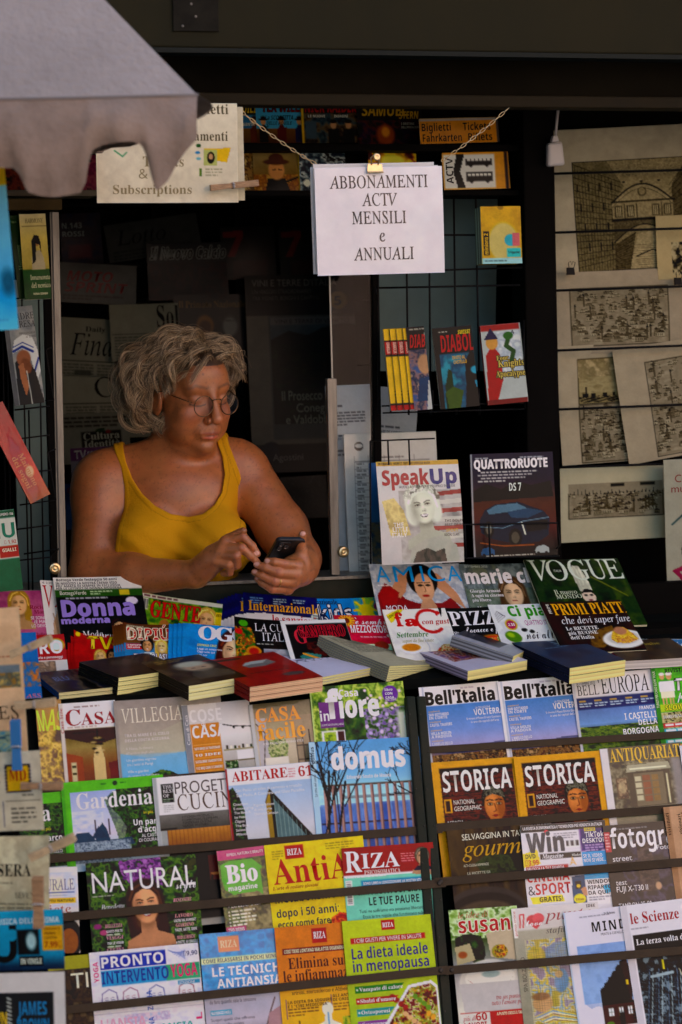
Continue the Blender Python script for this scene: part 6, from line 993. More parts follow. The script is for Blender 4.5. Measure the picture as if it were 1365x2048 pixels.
def art_gente(a):
 a.n((0, 0, 180, 150), ['3c5c20', '5c7c2c', '7c8c34', '2c4418'], 14); a.r(0, 0, 170, 9, 'b8b0b0'); a.x(6, 2.5, 130, 1, 9, '603040', .8); a.r(2, 10, 16, 34, 'c4bcb8')
 for k in range(9): a.r(4+k*1.3, 12, 4.6+k*1.3, 32, '28202c')
 a.t('GENTE', 'c', 22, 48, 100, 34, 'a82028', out=('5c1418', 1)); a.face(134, 40, 21, 'c09070', 'b08c4c', 'a84848', .7, 4, .8); a.r(152, 20, 176, 50, 'c0a428'); a.e(52, 66, 11, 16, '94603c'); a.r(36, 70, 70, 100, '84542c'); a.t('ESTATE', 'b', 154, 30, 20, 6, '4c2c14'); a.n((12, 60, 110, 110), ['7c5c2c', '5c7030', 'a08440'], 9, k=.5)
cn('colourful weekly with red outlined title and a curly blond woman', lean(370, 1198, .40, 40, .009), (283, 1187), (446, 1208), (318, 1320), art_gente, group=GA)
def art_inter(a):
 a.bg('1c2c60'); a.n((0, 0, 170, 40), ['1c2c60', '28407c', '1c2c60'], 20, k=.6); a.t('Internazionale', 'c', 10, 36, 142, 20, 'c88c2c'); a.p([0, 44, 40, 40, 170, 46, 170, 150, 0, 150], 'c4bccc'); a.t('le sanzioni', 'c', 56, 60, 88, 17, 'a82838'); a.x(14, 8, 26, 3, 5, '8c9cc0', .9); a.x(60, 8, 26, 3, 5, 'b0b4c4', .9, 3); a.x(100, 8, 24, 2, 5, 'b0b4c4', .9, 5); a.e(146, 44, 12, 11, 'b8b4b8'); a.x(138, 38, 14, 3, 5, '504850', .8)
P_ = lean(560, 1191, .40, 40, .018)
cn('navy news weekly with orange serif title, front copy of its fan', P_, (486, 1186), (634, 1196), (520, 1310), art_inter, group=GA, copies=[((-16-k*7, 2+k*2, .0022*(k+1)), 'navy news weekly copy fanned out behind the front one') for k in range(6)], spine='1c2850')
def art_kids(a):
 a.bg('2c74b8'); a.n((76, 0, 140, 120), ['5c9c38', '2c74b8', '8ca83c', '3c84c0'], 18); a.t('nazionale', 'c', 2, 12, 42, 10, '28243c'); a.t('kids', 'b', 2, 46, 66, 32, 'd8d4dc', out=('182848', 2)); a.e(98, 26, 14, 13, 'c8a82c')
 for k in range(8): a.l([98, 26, 98+24*math.cos(k*.785), 26+24*math.sin(k*.785)], 5, 'c8a82c', .9)
 a.r(114, 60, 140, 120, 'a8587c'); a.e(88, 64, 10, 12, 'b87c34'); a.e(122, 20, 8, 8, '7c3c6c')
cn('blue childrens weekly with white bubble letters and a yellow star', lean(690, 1197, .40, 40), (628, 1200), (762, 1194), (662, 1310), art_kids, group=GA)
# taller titles at the right, standing on a step
def art_amica(a):
 a.n((0, 0, 190, 140), ['9c98a8', 'b0a8b4', '88889c', 'a49ca4'], 12, con=1.4); a.p([6, 64, 24, 40, 44, 52, 60, 74, 84, 84, 128, 84, 150, 72, 176, 110, 176, 150, 6, 150], '7c2430'); a.p([30, 60, 54, 24, 84, 4, 96, 10, 72, 30, 62, 60, 50, 72], 'a87864'); a.p([120, 16, 134, 22, 164, 64, 176, 100, 160, 84, 126, 50], 'a87864'); a.e(100, 34, 30, 34, '1c1210'); a.e(101, 50, 19, 30, 'b08470'); a.e(108, 44, 10, 22, 'c09480', 0, 8, .7)
 for x in (94, 109): a.e(x, 46, 5, 2.4, '281814'); a.l([x-6, 41, x+5, 40], 1.8, '281814')
 a.l([101, 46, 103, 58, 100, 60], 1.5, '7c5040'); a.e(101, 68, 7, 2.8, '8c3434'); a.p([92, 76, 112, 76, 120, 96, 84, 96], 'a87c68'); a.p([10, 60, 30, 44, 50, 60, 40, 84, 12, 88], '8c2028'); a.t('A', 's', 10, 38, 28, 33, '2c84c4'); a.t('M', 's', 46, 38, 38, 33, '2c84c4'); a.t('I', 's', 100, 38, 5, 33, '2c84c4'); a.t('C', 's', 114, 38, 32, 33, '2c84c4'); a.t('A', 's', 152, 38, 28, 33, '2c84c4'); a.t('MODA', 's', 18, 98, 42, 11, 'd8ccd0'); a.x(10, 44, 26, 1, 5, 'd8ccd0', .8)
cn('fashion magazine with spaced thin blue title and a woman in red with arms raised', lean(830, 1128, .41, 46), (737, 1129), (918, 1127), (778, 1262), art_amica, group=GA, t=.006)
def art_mc(a):
 a.n((0, 0, 150, 140), ['585c64', '70747c', '4c5058', '64645c'], 16); a.n((0, 50, 150, 140), ['4c5448', '5c6458', '6c7068'], 8, k=.7); a.face(92, 62, 27, 'b0907c', '4c382c', '8c5450', 1.2, 2); a.t('marie claire', 'b', 6, 40, 190, 28, 'c8c4c8', out=('c8c4c8', .8)); a.t('SETTEMBRE 2022', 's', 10, 7, 46, 4, 'b0acb0'); lines(a, 8, 58, 9, 6, 'd0ccd0', 'c', 'Giorgio Armani', 'A ogni in cinema', 'piu libero'); lines(a, 14, 92, 9, 6, 'd0ccd0', 'c', 'Mamme', 'quando la', 'famiglia')
cn('grey fashion magazine with thick white title and a long haired girl', lean(990, 1128, .41, 44, .006), (917, 1131), (1062, 1126), (950, 1262), art_mc, group=GA, t=.006, m='wrap')
def art_vogue(a):
 a.n((0, 0, 200, 150), ['1c2810', '2c3818', '24300f', '3c4820'], 26); a.t('V', 'r', 6, 46, 38, 44, 'b8b4b4'); a.t('O', 'r', 38, 46, 40, 44, 'b8b4b4'); a.t('G', 'r', 82, 46, 38, 44, 'b8b4b4'); a.t('U', 'r', 118, 46, 36, 44, 'b8b4b4'); a.t('E', 'r', 154, 46, 32, 44, 'b8b4b4'); a.t('ITALIA', 's', 52, 28, 15, 5, 'b8b4b4'); a.p([84, 24, 92, 14, 104, 16, 110, 40, 112, 72, 88, 72, 86, 48], 'b8b0a8'); a.n((84, 14, 112, 74), ['c0b8b0', '8c847c', 'b0a8a0'], 5, sy=.3, k=.7, poly=[84, 24, 92, 14, 104, 16, 110, 40, 112, 72, 88, 72, 86, 48]); a.e(100, 82, 13, 16, 'b8a098'); a.e(95, 80, 3.5, 2, '18100e'); a.e(106, 80, 3.5, 2, '18100e'); a.e(101, 91, 4, 1.8, '702030'); a.p([86, 78, 96, 66, 110, 68, 114, 84, 108, 74, 94, 74], '28201c'); lines(a, 36, 76, 10, 9, 'b8b4ac', 'r', 'Il nuovo', 'MONDO'); a.l([120, 40, 176, 84], 3, '8c8438', .5)
cn('dark green fashion magazine with tall pale serif title', lean(1140, 1119, .42, 34, .014), (1046, 1121), (1235, 1116), (1105, 1256), art_vogue, group=GA, t=.006, m='wrap')
# middle row
def art_ditv(a):
 a.bg('94202c'); a.n((0, 0, 110, 90), ['8c1c28', 'a82c34', '98202c'], 20, k=.7); a.t('DIPIÙ', 'b', 46, 16, 40, 10, 'd8ccd0'); a.t('TV', 'b', 26, 42, 52, 27, 'c8a82c', out=('6c1418', 1.2)); a.r(84, 8, 112, 70, '7c1c24'); a.face(52, 58, 12, 'c09470', 'a87c44', 'a04440', .4, 0, .6, 0, 1, None, False); a.face(76, 56, 12, 'a87858', '302018', '8c4440', 0, 0, .6, 0, 1, None, False); a.p([40, 90, 46, 72, 64, 70, 88, 68, 100, 90], '2c4c8c'); a.l([70, 20, 98, 60, 100, 84], 2, 'b09434', .8); a.e(8, 12, 5, 5, 'c8a82c'); a.t("e più", 'b', 84, 6, 18, 6, 'c8a82c')
cn('red television weekly with big yellow letters, front copy of its fan', stand(200, 1338, 34, .012), (148, 1258), (246, 1262), (180, 1340), art_ditv, group=GB, spine='7c1c24', copies=[((-6*(k+1), 0, .0018*(k+1)), 'red television weekly copy fanned out behind the front one') for k in range(5)])
def art_dipiu(a):
 a.gv(0, '5c3c1c', 40, '6c4824', 42, '3c6c9c', 90, '3c74a8'); a.t('SETTIMANALE', 's', 8, 8, 34, 4, 'd0c4a8'); a.t('DIPIÙ', 'b', 8, 34, 84, 25, 'a82028', out=('d0c4b0', 1.3)); a.r(4, 42, 36, 54, 'a82838'); a.t('La scomparsa', 'b', 6, 47, 28, 4, 'd8d0d0'); a.t("dell'amico", 'b', 7, 52, 24, 4, 'd8d0d0'); a.face(46, 46, 13, 'b08060', '281c14', '8c4440', 0, 0, .4, 0, 1, None, False); a.face(74, 48, 13, 'c49c74', 'b8944c', 'a04440', .8, 0, .5); a.p([26, 90, 34, 62, 58, 60, 60, 90], 'b8b4bc'); a.t('TUTTI-BLASI', 'b', 18, 76, 66, 12, 'c8c4d0', out=('1c2c5c', 1)); a.t('ora la parola passa agli avvocati', 'b', 10, 84, 76, 5, 'd0ccd4')
cn('brown headed celebrity weekly with red title and two people, front copy of its fan', stand(290, 1338, 34, .022), (245, 1248), (340, 1250), (278, 1336), art_dipiu, group=GB, spine='6c4824', copies=[((-5*(k+1), 2, .0018*(k+1)), 'brown headed celebrity weekly copy fanned out behind the front one') for k in range(4)])
def art_oggi(a):
 a.bg('2c74b4'); a.n((0, 0, 140, 100), ['2868a4', '3880bc', '2c74b4'], 22, k=.6); a.face(104, 56, 34, 'c89c84', '4c281c', 'a04c48', .5, 4, 0, 0, 1.1)
 a.t('O', 'c', 32, 34, 36, 30, 'dcd4d8', out=('dcd4d8', 1)); a.t('G', 'c', 66, 34, 36, 30, 'dcd4d8', out=('dcd4d8', 1)); a.t('G', 'c', 100, 34, 36, 30, 'dcd4d8', out=('dcd4d8', 1)); a.t('STEFANIA CRUZ', 'b', 30, 50, 38, 5, 'd0c83c'); lines(a, 30, 58, 7, 4.5, 'd8d8dc', 's', 'Leggi un anteprima', 'Oggi solo qui', 'con noi'); a.r(0, 84, 70, 96, 'c0a428')
cn('blue weekly with large white serif letters and a close-up face, front copy of its fan', stand(430, 1332, 34, .030), (366, 1246), (492, 1256), (406, 1334), art_oggi, group=GB, spine='3c84c0', copies=[((-9*(k+1), 0, .002*(k+1)), 'blue weekly copy fanned out behind the front one') for k in range(3)])
def art_cuc(a):
 a.bg('100c0c'); a.n((0, 20, 40, 100), ['1c4018', '3c6c20', '8c3418', 'b09030', '2c1810'], 8); a.p([30, 0, 120, 0, 120, 64, 44, 56, 34, 24], '0c0a0a'); a.e(36, 72, 15, 12, 'b07020', 0, 2); a.e(36, 72, 10, 8, '9c2c24', 0, 3); a.n((56, 66, 120, 100), ['b8b0c0', 'a8a0b0', '8c8498'], 12, k=.9); a.e(8, 30, 8, 6, 'a82820'); a.e(18, 12, 9, 7, '4c8c28'); a.t('LA CUCINA', 'r', 40, 27, 104, 17, 'd0c8c8'); a.t('ITALIANA', 'r', 54, 48, 90, 18, 'd0c8c8'); a.x(42, 54, 60, 1, 5, 'b0a8a8', .9)
cn('black cookery magazine with white serif title and fruit', stand(530, 1326, 34, .033), (468, 1236), (584, 1242), (508, 1328), art_cuc, group=GB, m='wrap')
def art_gamb(a):
 a.bg('bcb4bc'); a.r(9, 8, 130, 110, '100e14'); a.n((40, 44, 130, 100), ['141016', '2c2028', '5c3018', '1c141c'], 14); a.t('GAMBERO', 'c', 30, 37, 92, 24, '1c0c10', out=('a83040', 1.2)); a.p([20, 78, 34, 70, 62, 76, 56, 92, 26, 92], '3c6c6c'); a.l([28, 72, 56, 84], 4, 'b87c28'); a.e(112, 60, 18, 12, '8c2c34'); a.t('G', 'c', 20, 50, 24, 30, 'a83848')
cn('white framed food magazine with red outlined title', stand(630, 1326, 34, .036), (560, 1243), (690, 1238), (600, 1328), art_gamb, group=GB)
def art_mezz(a):
 a.bg('a82848'); a.n((0, 0, 120, 90), ['a02444', 'b43454', '982040'], 24, k=.6); a.e(24, 12, 7, 7, '6c3c14')
 for k in range(14): a.l([24, 12, 24+15*math.cos(k*.449), 12+13*math.sin(k*.449)], 3.4, 'c8982c', .9)
 a.e(24, 12, 6, 6, '6c3c14'); a.t('è sempre', 'p', 40, 20, 70, 14, 'd8ccd4'); a.t('MEZZOGIORNO', 'b', 28, 38, 92, 16, 'd8ccd4'); a.x(44, 46, 60, 1, 5, 'd0a8b4', .8); a.gv(60, 'b8c0a8', 70, '88b4a0', box=(0, 62, 120, 100)); a.e(82, 66, 14, 10, '7c3c28'); a.e(20, 66, 16, 11, 'b05c84', 0, 3); a.e(16, 64, 7, 6, 'c890ac', 0, 2); a.e(102, 44, 5, 4, 'c0c0c0')
cn('crimson cookery magazine with a sunflower and white lettering', stand(725, 1316, 34, .039), (667, 1231), (768, 1231), (702, 1316), art_mezz, group=GB)
def art_fac(a):
 a.bg('c4b8bc'); a.n((0, 40, 140, 110), ['c4b8bc', 'b0a4b0', 'c8c0c4'], 20, k=.6); a.p([4, 12, 34, -2, 46, -2, 10, 30], 'c0a82c'); a.t('CONTIENE', 'b', 8, 20, 30, 5, '504818', rot=28); a.t('f', 'c', 20, 36, 16, 28, 'a8202c', out=('a8202c', .8)); a.t('a', 'c', 38, 36, 24, 20, 'a8202c', out=('a8202c', 1.4))
 pts = [q for k in range(15) for q in (88+26*math.cos(-.75-k*.335), 27+24*math.sin(-.75-k*.335))]; a.l(pts, 6.5, 'a8202c'); a.p([100, 4, 116, 8, 104, 18], 'a8202c'); a.t('con gusto', 'c', 70, 34, 62, 11, 'a02430', .25); a.t('Settembre', 'c', 12, 60, 62, 11, '3c6c30', .3); a.t('sapori da fine estate', 'i', 20, 71, 62, 7, '8c7c3c', .1); a.e(34, 82, 22, 12, 'd0c8c8'); a.e(34, 81, 18, 8, 'b07424', 0, 2); a.n((74, 66, 130, 104), ['a8542c', 'c8b4a0', '8c6c3c', 'b83c2c'], 6, poly=[80, 92, 96, 78, 118, 76, 128, 90, 116, 102, 90, 104]); a.l([64, 60, 70, 80, 66, 100], 2, 'a8a0b0')
cn('white cookery magazine with red title and a bowl of soup', stand(845, 1320, 36, .045), (764, 1221), (890, 1216), (804, 1322), art_fac, group=GB, t=.006)
def art_pizza(a):
 a.bg('14100f'); a.n((0, 0, 130, 110), ['14100f', '241a16', '100c0c'], 20, k=.7); a.t('PIZZA', 'c', 16, 38, 120, 30, 'd0c8c8'); a.t('PIZZA', 'b', 12, 36, 28, 8, 'b8b0b0', rot=90); a.t('focacce e pane', 'p', 36, 54, 90, 13, 'd0c8c8'); a.t('Oltre', 'c', 10, 58, 22, 8, 'd0c8c8'); a.t('50', 'c', 14, 74, 22, 13, 'd0c8c8'); a.e(86, 82, 40, 22, '8c5828', 0, 2); a.e(86, 80, 34, 17, 'a83820', 0, 2); a.n((52, 62, 122, 98), ['a83018', 'c8783c', '8c2818', 'c8a878', '4c6428'], 6, poly=[54, 80, 66, 68, 100, 66, 118, 76, 116, 90, 92, 97, 64, 94])
cn('black cookery magazine with white serif title above a baked pizza', stand(945, 1312, 34, .049), (875, 1219), (988, 1213), (916, 1314), art_pizza, group=GB)
def art_cip(a):
 a.bg('b8b0bc'); a.n((0, 0, 140, 110), ['b8b0bc', 'c4bcc4', 'a8a0b0'], 20, k=.6); a.t('Ci piace', 'b', 36, 26, 104, 22, '3c7c28', out=('3c7c28', .6)); a.e(32, 44, 12, 12, 'b0983c'); a.e(32, 44, 9, 9, 'a02468'); a.t('2,50', 'b', 26, 47, 13, 6, 'd8c8d4'); a.t('QUATTRO STAGIONI', 's', 60, 46, 70, 10, '98487c'); a.t('noi alla', 'p', 52, 76, 66, 20, '242028'); a.e(28, 70, 16, 12, '5c7428', 20); a.e(24, 66, 7, 5, '8c9c4c', 20, 3); a.e(54, 56, 6, 4, '1c2420'); a.e(68, 60, 5, 4, '1c2420')
 for k in range(5): a.l([8, 22+k*4, 14+k*3, 14+k*3, 22+k, 24], 1, '504850', .6)
 a.n((0, 84, 130, 110), ['7c8c3c', 'b0a8b0', '9ca468'], 9, k=.6)
cn('pale cookery magazine with green title and a big olive', stand(1050, 1306, 34, .052), (975, 1211), (1098, 1207), (1018, 1308), art_cip, group=GB)
def art_primi(a):
 a.bg('2c1c14'); a.n((0, 0, 180, 110), ['2c1c14', '3c281c', '241610'], 30, sy=.4, k=.8); a.n((60, 50, 120, 104), ['5c4024', '7c5830', '3c2818'], 12, k=.8, poly=[70, 70, 124, 56, 128, 70, 84, 104, 60, 104]); a.t('PRIMI PIATTI', 'c', 20, 30, 148, 25, 'c08c28'); a.t('che devi saper fare!', 'i', 26, 50, 140, 15, 'd4c8c4', .0); a.t('PRIMI', 's', 16, 26, 20, 6, 'c8c0b8', rot=90); lines(a, 28, 64, 10, 7.5, 'd0c4c0', 'c', 'Le RICETTE', 'più BUONE', "dell'Italia"); a.e(130, 88, 42, 20, 'c0b4b8', -4, 2); a.e(130, 86, 32, 14, 'a89ca0', -4, 3); a.n((102, 56, 160, 98), ['b08428', 'c8a448', '98582c', 'c09440', 'a86c50'], 7, poly=[104, 88, 112, 74, 126, 62, 140, 62, 152, 76, 158, 90, 136, 98, 112, 96]); a.e(130, 70, 12, 9, 'a06c58', 0, 3)
cn('dark brown cookery magazine with yellow serif title and a plate of pasta', stand(1160, 1306, 30, .058), (1078, 1206), (1240, 1199), (1130, 1308), art_primi, group=GB, t=.005)
# front: flat books, from the left
def bk(label, TL, TR, BL, hgt, t, art, n=1, **k):
 k.setdefault('name', 'book'); k.setdefault('curl', .0004); k.setdefault('m', 'gloss'); lab = k.pop('under', None)
 pl = CPL(hgt); ro = R(k.pop('roll', 0))
 if ro: pl = (hit(*BL, pl), (pl[1]+Vector((math.tan(ro), 0, 0))).normalized())
 return sheet(label, k.pop('cat', 'book'), pl, TL, TR, BL, art, t=t, group=k.pop('group', GC), keepv=True, copies=[((0, 0, (t+.0006)*(q+1)), lab) for q in range(n-1)], **k)
bk('large dark photo book lying at the left end of the counter', (70, 1346), (206, 1338), (118, 1386), .016, .007, lambda a: (a.n((0, 0, 300, 200), ['0c0c18', '28242c', '1c2440', '5c4c40', '101020'], 24), a.t('BLU', 's', 20, 30, 0, 12, '5c6c9c')), n=2, under='blue spined book under the large dark photo book', spine='2c4c84', paper='c4b498')
bk('black paperback with yellow lettering on top of its stack', (158, 1324), (297, 1320), (238, 1356), .040, .0090, lambda a: (a.bg('14100f'), a.n((0, 0, 200, 100), ['14100f', '241c1a', '382c20'], 14, k=.8), a.e(66, 26, 34, 14, '3c3430', 0, 14)), n=4, roll=5, under='black paperback lower in the stack of four', spine='181210', paper='d0bc94', group='stack of four black paperbacks')  # soft paler ellipse is glare painted into the black cover
bk('brown book with a pale portrait in a cap on its cover', (282, 1326), (399, 1317), (378, 1372), .034, .016, lambda a: (a.n((0, 0, 200, 160), ['2c221c', '3c3028', '4c4038'], 24), a.e(70, 40, 34, 18, '7c7068', 0, 10), a.e(74, 46, 26, 16, '9c8070', 0, 6), a.e(70, 32, 28, 10, 'a09890', 0, 5), a.l([60, 48, 66, 48], 2, '382820'), a.l([80, 48, 86, 48], 2, '382820'), a.x(20, 6, 60, 2, 6, '8c7038', .8), a.p([40, 70, 56, 56, 92, 56, 112, 72, 112, 90, 40, 90], '5c5450', .6)), n=2, under='brown bound book under the one with a portrait', spine='3c302c', paper='d4c4a0')
bk('red paperback with a grey house picture, topmost of its stack', (404, 1322), (549, 1309), (500, 1374), .034, .0105, lambda a: (a.bg('84141c'), a.n((0, 0, 200, 160), ['84141c', '941c24', '78121a'], 30, k=.6), a.r(20, 6, 70, 12, '3c1418'), a.p([50, 36, 66, 26, 110, 24, 116, 38, 86, 46, 56, 46], '6c6468'), a.p([50, 36, 66, 26, 110, 24, 94, 34], '9c9498'), a.e(110, 84, 22, 6, '4c4448', 0, 2), a.x(40, 64, 90, 1, 7, '4c1014', .8)), n=3, under='red paperback lower in the stack of three', spine='7c1820', paper='c8a090', group='stack of three red paperbacks')
bk('white booklet with small ink drawings beside the red books', (516, 1304), (676, 1291), (646, 1354), .022, .0055, lambda a: (a.bg('b4a8c0'), [a.e(30+(k*47 % 120), 12+(k*29 % 54), 4+(k % 3)*3, 2.5, '242030', (k*37) % 180, 1) for k in range(12)], [a.l([14+k*17, 70, 24+k*17, 60, 34+k*13, 74], 1.4, '504a58', .8) for k in range(7)], a.x(20, 30, 110, 3, 14, '686078', .6)), n=3, under='white booklet lower in the pile beside the red books', m='matte', spine='a89cb4', paper='c0b090', group='pile of white booklets')
bk('white brochure with thin printed line behind the flat books', (520, 1296), (650, 1298), (540, 1320), .004, .003, lambda a: (a.bg('b8b0c0'), a.x(8, 4, 70, 1, 6, '504858', .9), a.e(90, 8, 9, 6, 'a09cb0')), m='gloss')
bk('newspaper supplement on top of a thick ribbed pile', (637, 1273), (780, 1262), (780, 1332), .036, .0046, lambda a: (a.bg('94887e'), a.x(10, 8, 150, 14, 5.5, '504a48', .75, 3), a.e(60, 34, 30, 12, '6c6460', 0, 8), a.r(96, 20, 150, 30, '7c7470', 4)), n=7, roll=12, under='newspaper supplement lower in the thick ribbed pile', m='news', spine='8c8484', paper='c8b898', group='pile of newspaper supplements', curl=.0015)
bk('teal booklet showing a yellow line of text behind the ribbed pile', (778, 1290), (872, 1288), (800, 1316), .012, .003, lambda a: (a.bg('1c4c48'), a.t('MARTIN', 'c', 22, 10, 40, 7, 'b0983c'), a.t('COLOMBO', 'c', 26, 19, 48, 7, 'b0983c')))
bk('comic book with a purple and orange drawing on the counter', (812, 1294), (932, 1284), (936, 1342), .030, .022, lambda a: (a.bg('a89ab0'), a.n((14, 4, 160, 90), ['5c3c6c', 'a08ca8', '9c4c34', '3c2c4c', 'b8a0a0', '7c3c3c'], 10, con=3), [a.l([30+k*10, 70, 46+k*9, 20+(k*13) % 30, 80+k*6, 60], 2, ['34244c', '8c3828', 'c8b8b8'][k % 3], .8) for k in range(9)]), spine='8c7c98', paper='c8b48c')
bk('thick pale book with a grey spine turned to the front', (904, 1272), (1016, 1262), (1028, 1312), .044, .024, lambda a: (a.bg('8c8494'), a.r(10, 0, 200, 90, '1c2438')), spine='7c7888', paper='d0bc90', n=1, roll=14)
bk('navy hardback with faint silver lettering, topmost of two', (1020, 1284), (1130, 1266), (1140, 1336), .038, .018, lambda a: (a.bg('1c2c48'), a.n((0, 0, 220, 120), ['1c2c48', '243858', '18263e'], 40, k=.6), a.x(60, 16, 56, 4, 7, '8c98b0', .7), a.x(30, 44, 60, 1, 6, '7888a0', .7), a.l([120, 4, 150, 40], 1, '98a0b4', .7)), n=2, under='navy hardback under the one with silver lettering', spine='182640', paper='d4bc90', group='pair of navy hardbacks')
bk('plum bound book at the right end of the counter', (1196, 1284), (1340, 1276), (1250, 1322), .024, .020, lambda a: (a.n((0, 0, 300, 120), ['2c1c18', '3c2820', '4c382c'], 24), a.t('Le fiabe', 'c', 50, 20, 60, 9, '8c7440')), spine='6c1c44', paper='b8a8b0')
bk('white weekly with a serif word peeping out under the pasta magazine', (1170, 1284), (1268, 1280), (1190, 1312), .010, .003, lambda a: (a.bg('b8b0b8'), a.t('SETTIMANALE', 'r', 12, 12, 56, 7, '302830'), a.e(50, 18, 9, 5, 'a06050')), m='gloss')
bk('puzzle weekly with white letters on a blue band', (1262, 1278), (1400, 1270), (1284, 1310), .022, .004, lambda a: (a.bg('b4b4c0'), a.p([4, 2, 140, 0, 140, 26, 10, 30], '2c6c9c'), a.t('Enigmistica', 'c', 14, 22, 92, 15, 'd4d0d8', .1)), m='gloss', cat='magazine', name='magazine')
# under the far left of the counter edge
cn('red magazine with white capitals behind the clipped newspapers', stand(95, 1352, 50, .002), (34, 1272), (128, 1268), (58, 1350), lambda a: (a.bg('98202c'), a.t('RO', 'b', 42, 40, 46, 26, 'd8ccd0'), a.t('storie e personaggi', 'b', 30, 50, 56, 5, 'd8c0c4'), a.r(0, 53, 110, 90, 'b8acb4'), a.n((10, 55, 70, 80), ['8c6c5c', '5c4840', 'a89088'], 9, k=.8), a.e(76, 22, 17, 14, 'a8842c'), a.e(76, 22, 13, 11, 'b0c0c0')), group=GB)
cn('blue magazine with an orange patch behind the clipped newspapers', stand(60, 1420, 60, .01), (-10, 1268), (72, 1264), (6, 1400), lambda a: (a.bg('2c5c98'), a.n((30, 60, 84, 110), ['b0642c', '2c5c98', '8c5c4c'], 12), a.t('ASS', 'r', 50, 132, 30, 8, 'b06870')), group=GB)
# ------------------------------------------------------------ what stands and hangs inside the kiosk
def vpl(Y, tilt=86): 
 t = R(tilt); return (Vector((0, Y, 1.4)), Vector((0, -math.sin(t), math.cos(t))))
def inn(label, Y, TL, TR, BL, art, cat='magazine', **k):
 k.setdefault('t', .003); k.setdefault('cell', 2.); k.setdefault('name', cat.replace(' ', '_')); p_ = vpl(Y, k.pop('tilt', 84)); k.setdefault('gain', .22 if Y > 1 else 1.)  # low gain puts the shade of the deep interior into the print colours
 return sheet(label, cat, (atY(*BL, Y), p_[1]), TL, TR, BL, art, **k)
def wires(name, label, Y, segs, r=.0022, cat='rack', group=None, loc=None):
 """black wire holder made of straight rods; segs: photo points"""
 root = empty(name, atY(*(loc or segs[0][0]), Y), label, cat, group); q = MB()
 for sg in segs: q.tube([atY(x, y, Y+(dy[0] if dy else 0)) for x, y, *dy in sg], r, 6)
 q.obj('wire', M_black, root, smooth=True); return root
# back shelves
sh = empty('newspaper_shelf', (-.25, 1.5, .2), 'dark shelf unit of newspapers and magazines on the back wall of the kiosk', 'shelf')
for y in (410, 532, 604, 748, 838, 922, 1010):
 p0, p1 = atY(100, y, 1.52), atY(760, y-3, 1.52); q = MB(); q.box((p0.x, 1.50, p0.z-.006), (p1.x, 1.62, p0.z+.006)); q.obj('shelf', M_dark, sh)
p0, p1 = atY(60, 1300, 1.62), atY(800, 250, 1.62); q = MB(); q.box((p0.x, 1.622, .3), (p1.x, 1.64, p1.z)); q.obj('back_board', M_dark, sh)
for x in (322, 486): q = MB(); a_ = atY(x, 1010, 1.5); b_z = atY(x, 410, 1.5).z; q.box((a_.x-.008, 1.495, a_.z), (a_.x+.008, 1.62, b_z)); q.obj('upright', M_dark, sh)
GI = 'magazines on the back shelves'; GN = 'newspapers on the back shelves'; DG = dict(group=GI, curl=.002)
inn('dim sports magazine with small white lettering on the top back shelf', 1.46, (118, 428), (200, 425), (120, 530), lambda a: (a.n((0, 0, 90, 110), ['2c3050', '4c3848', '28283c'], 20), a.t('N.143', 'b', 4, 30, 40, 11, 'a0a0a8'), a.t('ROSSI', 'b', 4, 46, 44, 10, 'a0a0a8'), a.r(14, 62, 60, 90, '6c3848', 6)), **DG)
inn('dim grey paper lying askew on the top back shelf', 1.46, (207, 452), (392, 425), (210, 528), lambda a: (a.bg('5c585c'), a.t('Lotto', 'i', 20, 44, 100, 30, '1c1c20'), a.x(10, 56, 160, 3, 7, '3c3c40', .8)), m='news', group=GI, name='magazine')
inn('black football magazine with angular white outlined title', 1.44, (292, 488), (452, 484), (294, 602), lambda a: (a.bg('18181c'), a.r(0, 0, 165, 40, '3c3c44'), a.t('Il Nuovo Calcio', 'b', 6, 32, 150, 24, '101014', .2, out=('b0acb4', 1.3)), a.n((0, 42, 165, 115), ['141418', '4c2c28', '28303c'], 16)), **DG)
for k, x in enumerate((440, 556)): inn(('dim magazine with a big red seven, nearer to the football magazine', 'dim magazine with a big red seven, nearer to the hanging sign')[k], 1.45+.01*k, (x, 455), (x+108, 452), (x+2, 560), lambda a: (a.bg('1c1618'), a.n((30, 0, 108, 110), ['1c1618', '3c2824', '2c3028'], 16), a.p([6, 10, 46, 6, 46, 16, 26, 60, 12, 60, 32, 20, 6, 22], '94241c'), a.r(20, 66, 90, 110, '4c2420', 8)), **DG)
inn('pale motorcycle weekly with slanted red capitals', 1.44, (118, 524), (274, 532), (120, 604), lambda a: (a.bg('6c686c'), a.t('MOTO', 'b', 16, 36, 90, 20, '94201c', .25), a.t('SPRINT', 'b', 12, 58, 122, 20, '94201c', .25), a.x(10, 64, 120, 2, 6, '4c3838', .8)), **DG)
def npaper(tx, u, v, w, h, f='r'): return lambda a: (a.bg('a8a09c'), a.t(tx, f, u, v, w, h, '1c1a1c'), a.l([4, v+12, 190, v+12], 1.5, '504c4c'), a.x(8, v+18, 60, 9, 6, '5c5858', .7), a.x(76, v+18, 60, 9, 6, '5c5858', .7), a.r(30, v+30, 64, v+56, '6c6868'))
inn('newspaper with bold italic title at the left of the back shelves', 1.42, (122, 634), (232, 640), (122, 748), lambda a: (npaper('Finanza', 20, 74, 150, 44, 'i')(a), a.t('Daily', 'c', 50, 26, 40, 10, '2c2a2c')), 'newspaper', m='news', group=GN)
inn('plain folded newspaper leaning beside the italic titled one', 1.40, (218, 610), (356, 606), (200, 724), npaper('Sole', 94, 48, 60, 44, 'c'), 'newspaper', m='news', group=GN)
